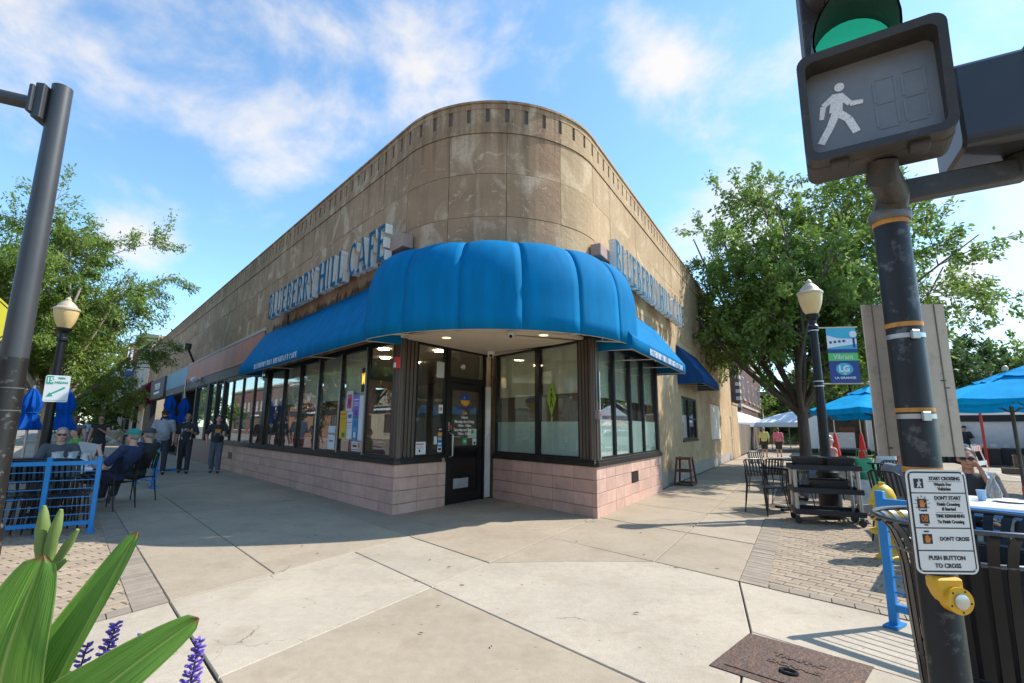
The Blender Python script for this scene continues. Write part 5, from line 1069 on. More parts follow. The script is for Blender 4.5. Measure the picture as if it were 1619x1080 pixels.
# back of a sign panel
bk = thing('sign_back', 'unpainted grey back of a road sign strapped behind the signal pole', 'sign', (1.56, 2.02, 1.25)); FK = FW((1.63, 2.02), R(-3))
M_sback = mat('sign_back_alu', (.58, .48, .36), .7, .0, var=.10, scale=9, dirt=((.30, .26, .21), 20, .55, .7, .5))
q = MB(FK); q.box(-.165, .165, -.003, .003, 1.30, 1.92); q.build('panel', M_sback, bk)
for x in (-.125, .125): q = MB(FK); q.box(x-.002, x+.002, .003, .006, 1.30, 1.92); q.build('fold', mat('fold_shadow', (.20, .17, .14), .7), bk)
for (x, z) in ((-.12, 1.33), (.12, 1.60), (.13, 1.57)): q = MB(FK); q.box(x-.008, x+.012, .003, .005, z, z+.004); q.build('scratch', M_frame, bk)
# push button sign
pb = thing('push_button_sign', 'white crossing instruction sign with walking figure and orange hands', 'sign', (1.555, 1.84, .85)); FQ0 = FW((1.53, 1.845), R(-1)); W9, H15, ZC = .232, .385, 1.085; FQ = lambda x, y, z: FQ0(x*.92, y, 1.085+(z-1.085)*.92)
M_sw = mat('sign_white', (.80, .76, .68), .4, var=.03); M_sk = mat('sign_black', (.012, .012, .012), .5); M_so = mat('sign_orange', (.72, .20, .03), .5)
q = MB(FQ); q.prism(rrect(W9, H15, .025, 5, 0, ZC), -.003, .0); q.build('plate', M_sw, pb); q = MB(FQ); q.prism(rrect(W9-.014, H15-.014, .02, 5, 0, ZC), .0005, .0012); q.build('border', M_sk, pb); q = MB(FQ); q.prism(rrect(W9-.026, H15-.026, .015, 5, 0, ZC), .0016, .0022); q.build('face', M_sw, pb)
T0 = ZC+H15/2
for d in (.088, .218, .300): q = MB(FQ); q.box(-W9/2+.012, W9/2-.012, .0025, .0032, T0-d-.002, T0-d+.002); q.build('rule', M_sk, pb)
def bt(s_, x, d, sz, sx_=.86, m=M_sk): text(s_, sz, sub(FQ, x, .0032, T0-d), 'sign_lettering', m, pb, .0004, sx=sx_, bold=.0006)
bt('START CROSSING', .030, .034, .0185, .80); bt('Watch For', .020, .056, .0175); bt('Vehicles', .024, .073, .0175)
bt("DON'T START", .032, .107, .0185, .86); bt('Finish Crossing', .032, .130, .0165, .86); bt('If Started', .032, .148, .0165); bt('TIME REMAINING', .033, .174, .0175, .80); bt('To Finish Crossing', .033, .195, .0165, .80)
bt("DON'T CROSS", .038, .258, .0195, .88); bt('PUSH BUTTON', .0, .327, .0215, .95); bt('TO CROSS', .0, .355, .0215, .95); bt('FLASHING', -.065, .154, .006); bt('TIMER', -.062, .207, .006); bt('STEADY', -.065, .231, .006)
for x, d, w in ((.030, .045, .13), (.032, .118, .10), (.032, .160, .10)): q = MB(FQ); q.box(x-w/2, x+w/2, .0025, .003, T0-d-.0006, T0-d+.0006); q.build('underline', M_sk, pb)
for x, d, kind in ((-.072, .052, 'walk'), (-.068, .128, 'hand'), (-.066, .184, '08'), (-.064, .258, 'hand')):
    q = MB(FQ); s_ = .018; q.box(x-s_, x+s_, .0025, .0032, T0-d-s_, T0-d+s_); ic = q.build('icon', M_sk, pb); z = T0-d
    if kind == 'walk':
        q = MB(FQ); q.prism([(x+.002+.003*math.cos(t), z+.0125+.003*math.sin(t)) for t in [2*math.pi*i/10 for i in range(10)]], .0035, .004); q.build('icon_figure', M_sw, ic)
        L_ = lambda p, w: limb([(x+a*.036, z+b*.036) for a, b in p], w, M_sw, 'icon_figure', ic, FQ, .0036)
        L_([(.04, .24), (-.02, -.02)], [.003, .0035]); L_([(.05, .2), (.22, .05)], [.0018, .0016]); L_([(0, .2), (-.2, .0)], [.0018, .0016]); L_([(-.02, 0), (-.2, -.4)], [.0025, .002]); L_([(0, 0), (.17, -.4)], [.0025, .002])
    elif kind == 'hand':
        q = MB(FQ); q.prism([(x-.009, z-.013), (x+.007, z-.013), (x+.009, z-.003), (x+.014, z+.003), (x+.012, z+.005), (x+.006, z+.0), (x-.010, z+.0)], .0035, .004)
        for k in range(4): a = x-.0095+k*.0042; q.box(a, a+.0034, .0035, .004, z+.0001, z+.011+(.003 if k in (1, 2) else 0))
        q.build('icon_hand', M_so, ic)
    else: text('08', .034, sub(FQ, x, .0038, z), 'icon_digits', M_so, ic, .0004, sx=.75)
for k in range(12):
    a = 2*math.pi*k/12; q = MB(FQ); limb([(-.068+.023*math.cos(a), T0-.128+.023*math.sin(a)), (-.068+.030*math.cos(a), T0-.128+.030*math.sin(a))], [.0007, .0007], M_sk, 'flash_tick', pb, FQ, .0026)
for sx_ in (-1, 1):
    for sz in (-1, 1): q = MB(FQ); q.ell((sx_*(W9/2-.016), .003, ZC+sz*(H15/2-.016)), (.004, .002, .004)); q.build('rivet', M_steel, pb, smooth=True)
pbn = thing('crossing_button', 'yellow crossing push button housing with round steel button', 'button', (1.56, 1.83, .7)); M_by = mat('button_yellow', (.74, .40, .02), .4, var=.06)
q = MB(FQ); q.prism([(-.045, .875), (-.045, .84), (-.025, .79), (.0, .77), (.05, .77), (.055, .80), (.055, .875)], -.06, -.004); q.build('bracket', M_by, pbn, bevel=.006)
q = MB(FQ); q.tube([(.022, -.03, .80), (.022, .012, .80)], .048, 26); q.build('bezel', M_by, pbn, smooth=35); q = MB(FQ); q.tube([(.022, .01, .80), (.022, .018, .80), (.022, .021, .80)], [.027, .027, .018], 24); q.build('button', M_alu, pbn, smooth=35)
for k in range(5): a = R(60+k*72); q = MB(FQ); q.ell((.022+.039*math.cos(a), .012, .80+.039*math.sin(a)), (.004, .002, .004)); q.build('screw', M_dark, pbn)
# ---- litter bin of flared black straps
TB = (2.33, 2.64); tb = thing('litter_bin', 'black steel strap litter bin with flared top behind the signal pole', 'bin', (*TB, 0))
def strap_pts(a):
    pr = [(.27, .05), (.29, .45), (.30, .72), (.315, .82), (.34, .89), (.375, .935), (.40, .95), (.415, .935)]
    return [Vector((TB[0]+r*math.cos(a), TB[1]+r*math.sin(a), z)) for r, z in pr]
for k in range(30):
    a = 2*math.pi*k/30; P_ = strap_pts(a); tv = Vector((-math.sin(a), math.cos(a), 0))*.021; nv = Vector((math.cos(a), math.sin(a), 0))*.003; q = MB(); ids = [[q.pt(p+sx_*tv+sy*nv) for sx_, sy in ((-1, -1), (1, -1), (1, 1), (-1, 1))] for p in P_]
    for A, B in zip(ids, ids[1:]):
        for j in range(4): q.face([A[j], A[(j+1) % 4], B[(j+1) % 4], B[j]])
    q.face(ids[0]); q.face(ids[-1]); q.build('strap', M_black, tb, smooth=50)
for r, z, rr in ((.40, .955, .012), (.305, .80, .012), (.28, .30, .008), (.275, .06, .014)):
    q = MB(); q.tube([(TB[0]+r*math.cos(t), TB[1]+r*math.sin(t), z) for t in [2*math.pi*i/40 for i in range(41)]], rr, 8, cap=False); q.build('ring', M_black if z < .7 else mat('rim_steel', (.10, .10, .10), .3, .7), tb, smooth=True)
q = MB(); q.lathe([(.24, .05), (.25, .80), (.245, .80), (.235, .06)], (*TB, 0), 24); q.build('liner', mat('liner_plastic', (.03, .03, .032), .5), tb, smooth=35)
# ---- blue railings
def railing(name, label, pts, h=.93, cables=6, mid=True, post=.055, phi=1.0):
    t = thing(name, label, 'railing', (pts[0][0], pts[0][1], 0))
    for (x, y) in pts:
        q = MB(); d = Vector((pts[-1][0]-pts[0][0], pts[-1][1]-pts[0][1], 0)).normalized(); rz = math.atan2(d.y, d.x)
        q.cbox((x, y, (h+.05)/2), (post, post, h+.05), rz); q.build('post', M_blue, t, bevel=.005); q = MB(); q.cbox((x, y, .008), (.18, .09, .014), rz+math.pi/2); q.build('foot_plate', M_blue, t)
    for (a, b) in zip(pts, pts[1:]):
        q = MB(); q.bar((*a, h-.03), (*b, h-.03), .05, .05); q.build('top_rail', M_blue, t); q = MB(); q.bar((*a, .13), (*b, .13), .04, .05); q.build('bottom_rail', M_blue, t)
        for k in range(cables): z = .13+(h-.16)*(k+1)/(cables+1); q = MB(); q.tube([(*a, z), (*b, z)], .006, 5); q.build('cable', M_blue, t)
    return t
railing('blue_railing', 'bright blue cable railing in front of the left dining tables', [(-5.60, 6.95), (-6.04, 6.68), (-6.55, 6.35), (-7.4, 5.8)])
railing('blue_railing', 'bright blue cable railing behind the litter bin', [(2.80, 3.91), (3.35, 3.12), (3.9, 2.33)], h=.90)
railing('blue_railing', 'short blue railing panel behind the left dining tables near the white boards', [(-8.05, 11.6), (-8.3, 11.9), (-9.2, 12.6)], h=1.0)
# ---- hydrant
hy = thing('fire_hydrant', 'yellow fire hydrant beside the litter bin on the pavers', 'hydrant', (4.20, 5.82, 0)); HC = (4.20, 5.82, 0)
q = MB(); q.lathe([(.13, 0), (.13, .03), (.085, .05), (.085, .26), (.16, .27), (.16, .31), (.10, .32), (.10, .56), (.145, .58), (.145, .61), (.125, .62)], HC, 24); q.build('barrel', M_yel, hy, smooth=35)
q = MB(); q.lathe([(.125, .62), (.12, .68), (.095, .75), (.055, .79), (.03, .80), (.03, .825), (.001, .826)], HC, 24); q.build('bonnet', M_yel, hy, smooth=35)
for a, r, l_ in ((R(200), .055, .18), (R(20), .055, .18), (R(290), .075, .19)):
    d = Vector((math.cos(a), math.sin(a), 0)); c = Vector((*HC[:2], .47)); q = MB(); q.tube([c+d*.06, c+d*(l_-.05), c+d*(l_-.05), c+d*l_], [r*.8, r*.8, r, r], 16); q.tube([c+d*l_, c+d*(l_+.03)], .02, 6); q.build('nozzle_cap', M_yel, hy, smooth=35)
# ================================================================== trees and plants
def leafmat(name, c1, c2, tr=.35):
    m, n, l, b = newmat(name)
    geo = n.new('ShaderNodeNewGeometry'); no = n.new('ShaderNodeTexNoise'); no.inputs['Scale'].default_value = .9; no.inputs['Detail'].default_value = 3; l.new(geo.outputs['Position'], no.inputs['Vector'])
    n3 = n.new('ShaderNodeTexNoise'); n3.inputs['Scale'].default_value = 11; l.new(geo.outputs['Position'], n3.inputs['Vector'])
    ad = n.new('ShaderNodeMath'); ad.operation = 'MULTIPLY_ADD'; l.new(n3.outputs['Fac'], ad.inputs[0]); ad.inputs[1].default_value = .8; l.new(no.outputs['Fac'], ad.inputs[2])
    r = n.new('ShaderNodeMapRange'); l.new(ad.outputs[0], r.inputs[0]); r.inputs[1].default_value = .62; r.inputs[2].default_value = 1.15
    mx = n.new('ShaderNodeMix'); mx.data_type = 'RGBA'; l.new(r.outputs[0], mx.inputs['Factor']); mx.inputs['A'].default_value = (*c1, 1); mx.inputs['B'].default_value = (*c2, 1)
    l.new(mx.outputs['Result'], b.inputs['Base Color']); b.inputs['Roughness'].default_value = .5; b.inputs['Specular IOR Level'].default_value = .3
    t = n.new('ShaderNodeBsdfTranslucent'); l.new(mx.outputs['Result'], t.inputs[0]); ms = n.new('ShaderNodeMixShader'); ms.inputs[0].default_value = tr; l.new(b.outputs[0], ms.inputs[1]); l.new(t.outputs[0], ms.inputs[2]); l.new(ms.outputs[0], n['Material Output'].inputs['Surface'])
    return m
M_leaf = leafmat('elm_leaf', (.11, .18, .035), (.27, .37, .08), .45); M_leaf2 = leafmat('locust_leaf', (.12, .195, .03), (.27, .36, .07), .45); M_leaf3 = leafmat('dark_leaf', (.045, .09, .025), (.11, .17, .045))
M_bark = mat('bark', (.13, .095, .068), .9, var=.35, scale=5, stretch=(2, 2, .35), bump=.9, bscale=14)
def leaves_mesh(name, P, D, size, ratio, m, rng_, droop=.25):
    """P (n,3) positions, D (n,3) twig directions -> kite shaped leaves"""
    n_ = len(P); rv = rng_.normal(size=(n_, 3)); d = D + rv*.75; d[:, 2] -= droop; d /= np.linalg.norm(d, axis=1)[:, None]
    up = rng_.normal(size=(n_, 3))*.55 + np.array([0, 0, 1.0]); s_ = np.cross(d, up); s_ /= np.linalg.norm(s_, axis=1)[:, None]+1e-9
    nn = np.cross(s_, d); L_ = size*rng_.uniform(.65, 1.3, n_)[:, None]; w = L_*ratio
    V = np.stack([P, P+d*L_*.5+s_*w*.5-nn*L_*.05, P+d*L_-nn*L_*.12, P+d*L_*.5-s_*w*.5-nn*L_*.05], 1).reshape(-1, 3)
    me = bpy.data.meshes.new(name); me.vertices.add(n_*4); me.vertices.foreach_set('co', V.astype(np.float32).ravel())
    me.loops.add(n_*4); me.loops.foreach_set('vertex_index', np.arange(n_*4, dtype=np.int32)); me.polygons.add(n_)
    me.polygons.foreach_set('loop_start', np.arange(0, n_*4, 4, dtype=np.int32)); me.polygons.foreach_set('loop_total', np.full(n_, 4, dtype=np.int32)); me.update(); me.materials.append(m)
    return me
def tree(name, label, base, trunk_h, limbs, target, leaf_n, leaf, m, seed, r0=.2, group=None, twig=1.0, ratio=.5, droop=.25, sub_n=(5, 6), lean=(0, 0), bark=None):
    """limbs: number of main limbs; target(rng) -> a point of the crown's outer region each main limb reaches for"""
    rg = random.Random(seed); rn = np.random.default_rng(seed); b = Vector(base); t = thing(name, label, 'tree', base, group=group); q = MB(); tips = []
    fork = b + Vector((lean[0], lean[1], trunk_h)); q.tube([b, b+(fork-b)*.15, b+(fork-b)*.55, fork], [r0*1.35, r0*1.05, r0*.95, r0*.9], 12)
    def limb_(p, e, r, lvl, sag):
        n_ = 7; pts = []; off = Vector((rg.gauss(0, 1), rg.gauss(0, 1), rg.gauss(0, .5)))*(e-p).length*.06
        for k in range(n_+1):
            f = k/n_; z = p.lerp(e, f) + off*math.sin(math.pi*f) + Vector((0, 0, sag*(e-p).length*math.sin(math.pi*f)))
            pts.append(z)
        q.tube(pts, [max(.006, r*(1-f*.78/n_*1.0)) if False else max(.006, r*(1-.8*f/n_)) for f in range(n_+1)], 8 if lvl == 0 else 5, cap=False)
        return pts
    for i in range(limbs):
        e = Vector(target(rg, i)); st_ = fork - (fork-b)*rg.uniform(0, .18); L0 = limb_(st_, e, r0*rg.uniform(.42, .62), 0, -.04)
        for j in range(sub_n[0]):
            f = rg.uniform(.30, .98); p = L0[int(f*7)]; d = (L0[-1]-L0[0]).normalized(); ln = (e-st_).length*rg.uniform(.22, .42)
            side = d.cross(Vector((rg.gauss(0, 1), rg.gauss(0, 1), rg.gauss(0, 1)))).normalized(); e1 = p + (d*.55+side*.9+Vector((0, 0, .10))).normalized()*ln
            L1 = limb_(p, e1, r0*.2*(1.1-f*.6), 1, .03)
            for k in range(sub_n[1]):
                f2 = rg.uniform(.25, 1); p2 = L1[int(f2*7)]; d1 = (e1-p).normalized(); side = d1.cross(Vector((rg.gauss(0, 1), rg.gauss(0, 1), rg.gauss(0, 1)))).normalized(); e2 = p2 + (d1*.6+side*.9).normalized()*rg.uniform(.5, 1.0)*twig
                q.tube([p2, (p2+e2)/2+Vector((0, 0, .04)), e2], [.014, .009, .004], 4, cap=False); tips.append((p2, e2))
    q.build('trunk', bark or M_bark, t, smooth=60, fix=False)
    T = np.array([[*a, *c] for a, c in tips]); idx = rn.integers(0, len(T), leaf_n); f = rn.beta(1.6, 1.0, leaf_n)[:, None]*1.12; A, C_ = T[idx, :3], T[idx, 3:]
    P = A+(C_-A)*f + rn.normal(size=(leaf_n, 3))*.085*twig; D = (C_-A)/np.linalg.norm(C_-A, axis=1)[:, None]
    link('crown', leaves_mesh('crown', P, D, leaf, ratio, m, rn, droop), t, world=True)
    return t
def tgtR(rg, i):
    # vase-shaped crown 12 m across, higher on the left side of the street tree
    a = 2*math.pi*i/17 + rg.uniform(-.15, .15); rr = [4.6, 2.6, 3.8][i % 3]*rg.uniform(.85, 1.15); z = [7.3, 10.1, 8.7][i % 3]*rg.uniform(.92, 1.08)
    return (10.6+1.10*rr*math.cos(a)+.6, 18.2+.9*rr*math.sin(a), z)
tree('street_tree', 'big leafy street tree with many rising limbs beside the right pavement', (10.5, 18.1, 0), 2.2, 20, tgtR, 105000, .165, M_leaf, 5, .19, twig=1.2, sub_n=(9, 7), ratio=.52)
def tgtL(rg, i):
    a = 2*math.pi*i/15 + rg.uniform(-.2, .2); rr = [3.3, 1.7, 2.7][i % 3]*rg.uniform(.85, 1.15); z = [4.6, 6.3, 5.5][i % 3]*rg.uniform(.92, 1.08)
    if math.cos(a) > .2: z += .9; rr *= .9
    return (-14.6+rr*1.0*math.cos(a), 14.6+rr*math.sin(a), z)
tree('locust_tree', 'feathery honey locust tree behind the left dining tables', (-12.95, 14.0, 0), 2.0, 15, tgtL, 115000, .122, M_leaf2, 11, .14, twig=1.0, ratio=.32, droop=.6, sub_n=(8, 7), bark=mat('grey_bark', (.30, .25, .19), .9, var=.3, scale=5, stretch=(2, 2, .35), bump=.8, bscale=14))
def gen(cx, cy, r, z0, z1, n_=12):
    def f(rg, i):
        a = 2*math.pi*i/n_*2.618; k = (i+.5)/n_; z = z0+(z1-z0)*k; rr = r*math.sin(math.pi*min(.95, .25+.65*k))*rg.uniform(.75, 1.1)
        return (cx+rr*math.cos(a), cy+rr*math.sin(a), z)
    return f
BT = [('far_tree', 'bright green tree at the left end of the far right treeline', (27, 38), 4.2, 8.0, M_leaf2), ('far_tree', 'dark spiky topped tree behind the right market tents', (39, 43), 4.5, 10.2, M_leaf3), ('far_tree', 'rounded light green tree above the right blue umbrella', (40, 38), 4.4, 8.0, M_leaf2), ('far_tree', 'tree cut by the right frame edge behind the market', (47, 44), 5.0, 9.6, M_leaf3), ('far_tree', 'tree behind the white trailer', (26, 36), 4.4, 8.4, M_leaf), ('far_tree', 'low dense tree behind the striped barricade', (33, 36), 4.2, 6.8, M_leaf3), ('far_tree', 'tree beside the far black canopy', (32.5, 52), 4.6, 9.0, M_leaf3), ('far_tree', 'distant pale tree between the canopy and the trailer', (33, 64), 5.5, 9, M_leaf2), ('far_tree', 'dense green tree behind the left open umbrella', (23.5, 33.5), 3.8, 6.4, M_leaf), ('far_tree', 'dense tree filling the gap right of the sign back', (34.5, 41), 4.6, 8.4, M_leaf3), ('far_tree', 'far locust at the end of the left street', (-38, 43), 4.2, 8.2, M_leaf2)]
for i, (nm, lab, (x, y), r_, h, m_) in enumerate(BT):
    tree(nm, lab, (x, y, -.1), 1.8, 12, gen(x, y, r_, 1.7, h), 14000, .30, m_, 31+i, .2, 'trees in the background', twig=1.5, sub_n=(5, 5), ratio=.6)
# hedge and lawn by the brick house
def shrub(name, label, c, r, n_, leaf, m, seed, group=None):
    rn = np.random.default_rng(seed); t = thing(name, label, 'shrub', (c[0], c[1], 0), group=group); v = rn.normal(size=(n_, 3)); v /= np.linalg.norm(v, axis=1)[:, None]; v *= rn.uniform(.55, 1.0, n_)[:, None]**.5
    P = v*np.array(r)*(1+.15*np.sin(v[:, :1]*9+v[:, 1:2]*7)) + np.array(c); P[:, 2] = np.abs(P[:, 2]); link('foliage', leaves_mesh('foliage', P, v, leaf, .6, m, rn), t, world=True)
    q = MB(); [q.tube([(c[0], c[1], 0), (c[0]+rnd.uniform(-.5, .5)*r[0], c[1]+rnd.uniform(-.5, .5)*r[1], c[2]+r[2]*.4)], .02, 5) for _ in range(5)]; q.build('stems', M_bark, t)
p = FB(52, 1.6, 0); shrub('hedge', 'low clipped hedge in front of the brick house', (p.x, p.y, .45), (3.5, 4, .55), 5000, .12, M_leaf3, 3)
p = FB(60, 1.6, 0); shrub('hedge', 'second low hedge further along the brick house', (p.x, p.y, .45), (3.5, 4, .6), 4000, .14, M_leaf3, 4)
q = MB(); q.slabp([AB(-6.0, 30), AB(-11.5, 30), AB(-11.5, 69), AB(-6.0, 69)], -.01, .03); o = q.build('lawn', M_grass); o['kind'] = 'stuff'
# ---- foreground canna and salvia in a planter at the corner
pt_ = thing('planter', 'dark round street planter below the lower left corner', 'planter', (-.95, 1.02, 0)); q = MB(); q.lathe([(.28, 0), (.34, .45), (.36, .50), (.33, .50), (.31, .46)], (-.95, 1.02, 0), 24); q.build('pot', mat('planter_pot', (.05, .045, .04), .6), pt_, smooth=35); q = MB(); q.lathe([(.31, .44), (.02, .46)], (-.95, 1.02, 0), 20); q.build('soil', mat('soil', (.03, .02, .015), .95), pt_)
M_canna = None
def cannamat():
    m, n, l, b = newmat('canna_leaf'); tcn = n.new('ShaderNodeTexCoord'); uv = n.new('ShaderNodeUVMap'); sp = n.new('ShaderNodeSeparateXYZ'); l.new(uv.outputs[0], sp.inputs[0])
    wv = n.new('ShaderNodeTexNoise'); wv.inputs['Scale'].default_value = 1.0; mp_ = n.new('ShaderNodeMapping'); mp_.inputs['Scale'].default_value = (3, 46, 1); mp_.inputs['Rotation'].default_value = (0, 0, .5); l.new(uv.outputs[0], mp_.inputs[0]); l.new(mp_.outputs[0], wv.inputs['Vector'])
    r = n.new('ShaderNodeMapRange'); l.new(wv.outputs['Fac'], r.inputs[0]); r.inputs[1].default_value = .3; r.inputs[2].default_value = .7
    mx = n.new('ShaderNodeMix'); mx.data_type = 'RGBA'; l.new(r.outputs[0], mx.inputs['Factor']); mx.inputs['A'].default_value = (.085, .21, .022, 1); mx.inputs['B'].default_value = (.20, .37, .055, 1)
    a = n.new('ShaderNodeMath'); a.operation = 'SUBTRACT'; l.new(sp.outputs[1], a.inputs[0]); a.inputs[1].default_value = .5; ab = n.new('ShaderNodeMath'); ab.operation = 'ABSOLUTE'; l.new(a.outputs[0], ab.inputs[0])
    rim = n.new('ShaderNodeMapRange'); l.new(ab.outputs[0], rim.inputs[0]); rim.inputs[1].default_value = .475; rim.inputs[2].default_value = .49
    rib = n.new('ShaderNodeMapRange'); l.new(ab.outputs[0], rib.inputs[0]); rib.inputs[1].default_value = .022; rib.inputs[2].default_value = .012
    ad = n.new('ShaderNodeMath'); ad.operation = 'MAXIMUM'; l.new(rim.outputs[0], ad.inputs[0]); l.new(rib.outputs[0], ad.inputs[1])
    m2 = n.new('ShaderNodeMix'); m2.data_type = 'RGBA'; l.new(ad.outputs[0], m2.inputs['Factor']); l.new(mx.outputs['Result'], m2.inputs['A']); m2.inputs['B'].default_value = (.32, .42, .10, 1)
    tpn = n.new('ShaderNodeMath'); tpn.operation = 'MULTIPLY_ADD'; l.new(wv.outputs['Fac'], tpn.inputs[0]); tpn.inputs[1].default_value = .05; l.new(sp.outputs[0], tpn.inputs[2]); tpr = n.new('ShaderNodeMapRange'); l.new(tpn.outputs[0], tpr.inputs[0]); tpr.inputs[1].default_value = .985; tpr.inputs[2].default_value = 1.01
    m3 = n.new('ShaderNodeMix'); m3.data_type = 'RGBA'; l.new(tpr.outputs[0], m3.inputs['Factor']); l.new(m2.outputs['Result'], m3.inputs['A']); m3.inputs['B'].default_value = (.22, .12, .04, 1); m2 = m3
    l.new(m2.outputs['Result'], b.inputs['Base Color']); b.inputs['Roughness'].default_value = .38; b.inputs['Specular IOR Level'].default_value = .4
    bp = n.new('ShaderNodeBump'); bp.inputs['Strength'].default_value = .6; bp.inputs['Distance'].default_value = .004; l.new(wv.outputs['Fac'], bp.inputs['Height']); l.new(bp.outputs[0], b.inputs['Normal'])
    t = n.new('ShaderNodeBsdfTranslucent'); l.new(m2.outputs['Result'], t.inputs[0]); ms = n.new('ShaderNodeMixShader'); ms.inputs[0].default_value = .35; l.new(b.outputs[0], ms.inputs[1]); l.new(t.outputs[0], ms.inputs[2]); l.new(ms.outputs[0], n['Material Output'].inputs['Surface'])
    return m
M_canna = cannamat()
def canna_leaf(root, pts, width, side, fold=.35, nu=26, nv=12, curl=0.):
    """blade along the spine pts; width profile pointed at the tip; side = direction of the blade's right edge"""
    pts = [Vector(p) for p in pts]; side = Vector(side)
    def sp_at(f):
        k = f*(len(pts)-1); i = min(int(k), len(pts)-2); u = k-i; p0, p1, p2, p3 = pts[max(i-1, 0)], pts[i], pts[i+1], pts[min(i+2, len(pts)-1)]
        return .5*((2*p1)+(p2-p0)*u+(2*p0-5*p1+4*p2-p3)*u*u+(3*p1-p0-3*p2+p3)*u**3)
    q = MB(); g_ = []; uvs = {}
    for i in range(nu+1):
        f = i/nu; p = sp_at(f); d = (sp_at(min(1, f+.01))-sp_at(max(0, f-.01))).normalized(); s_ = (side - d*side.dot(d)).normalized(); nn = s_.cross(d)
        w = width*(math.sin(math.pi*min(1, (f*.92+.04))**.85)**.75 if f < .999 else .02); row = []
        for j in range(nv+1):
            v = j/nv*2-1; pz = p + s_*v*w/2*math.cos(fold*abs(v)) + nn*(abs(v)*w/2*math.sin(fold) + .006*math.sin(9*f+3*v)*abs(v) + curl*v*abs(v)*w)
            row.append(q.pt(pz)); uvs[row[-1]] = (f, (v+1)/2)
        g_.append(row)
    for A, B in zip(g_, g_[1:]):
        for j in range(nv): q.face([A[j], A[j+1], B[j+1], B[j]])
    me = q.mesh('leaf', [M_canna], smooth=True, fix=False); ul = me.uv_layers.new(name='UVMap')
    for lp in me.loops: ul.data[lp.index].uv = uvs[lp.vertex_index]
    return link('leaf', me, root, world=True)
ca = thing('canna_plant', 'big leaved green canna plant in the lower left foreground', 'plant', (-1.0, 1.05, .45))
canna_leaf(ca, [(-.93, .98, .55), (-.88, .95, .82), (-.862, .93, 1.00), (-.842, .95, 1.168)], .175, (1, .25, 0), .30)
canna_leaf(ca, [(-.93, 1.02, .55), (-.83, .98, .88), (-.785, 1.0, 1.04), (-.75, 1.05, 1.19)], .115, (.95, -.25, -.15), .5)
canna_leaf(ca, [(-.92, .98, .6), (-.78, .93, .87), (-.685, .95, .965), (-.58, 1.0, 1.048)], .115, (.55, -.2, -.75), .42)
canna_leaf(ca, [(-1.0, 1.0, .6), (-1.10, .95, .85), (-1.18, .9, 1.0)], .16, (1, .2, 0), .4)
q = MB(); q.tube([(-.95, 1.02, .45), (-.90, 1.0, .9), (-.878, 1.0, 1.15), (-.874, 1.0, 1.18)], [.016, .013, .008, .007], 8); q.build('stalk', mat('canna_stalk', (.14, .22, .05), .5), ca, smooth=True)
M_bud = leafmat('canna_bud', (.17, .26, .06), (.30, .36, .12), .3)
for (dx, dy, dz, tx, tz, w) in ((-.012, 0, 1.14, -.002, .108, .024), (.002, -.005, 1.15, .022, .092, .020), (.012, 0, 1.135, .045, .070, .016), (.004, -.01, 1.12, .050, .035, .015), (-.004, .01, 1.13, .012, .07, .014)):
    q = MB(); p0 = Vector((-.878+dx, 1.0+dy, dz)); p1 = p0+Vector((tx, -.01, tz)); q.tube([p0, p0.lerp(p1, .25), p0.lerp(p1, .6), p0.lerp(p1, .88), p1], [.006, w*.45, w*.5, w*.3, .003], 10); q.build('bud', M_bud, ca, smooth=True)
M_sal = mat('salvia_violet', (.15, .08, .40), .55, var=.35, scale=60); M_sals = mat('salvia_stem', (.05, .045, .05), .7); 
for i, (x0, z0, x1, z1, n_, lab) in enumerate(((-.872, .86, -.840, .985, 56, 'tallest violet salvia spike left of the front canna leaf'), (-.80, .90, -.779, .962, 34, 'small violet salvia tip peeking over the front canna leaf'), (-.672, .84, -.660, .955, 50, 'violet salvia spike at the right of the canna leaves'), (-.912, .86, -.896, .945, 22, 'faded nearly bare salvia spike at the far left'))):
    t = thing('salvia_flower', lab, 'flower', (x0, 1.15, .46), group='violet salvia spikes'); rg = random.Random(40+i)
    q = MB(); q.tube([(x0-.02, 1.12, .46), (x0, 1.15, z0), (x1, 1.15, z1)], [.003, .0025, .0015], 5); q.build('stem', M_sals, t)
    q = MB()
    for k in range(n_):
        f = k/n_; p = Vector((x0, 1.15, z0)).lerp(Vector((x1, 1.15, z1)), f); a = k*2.4; d = Vector((math.cos(a), math.sin(a), .35+rg.uniform(-.2, .3))).normalized(); r_ = .021*(1-f*.6)
        e = p+d*r_; M3 = d.to_track_quat('Z', 'Y').to_matrix(); q.ell(p.lerp(e, .55), (.0028, .0028, .0075*(1-f*.4)), 5, 4, M_=M3); q.ell(e, (.0072*rg.uniform(.5, 1.2)*(1-f*.4), .003, .0055*rg.uniform(.6, 1.2)), 5, 4, M_=M3)
    o = q.build('petals', M_sal, t, smooth=True); o['kind'] = 'stuff'
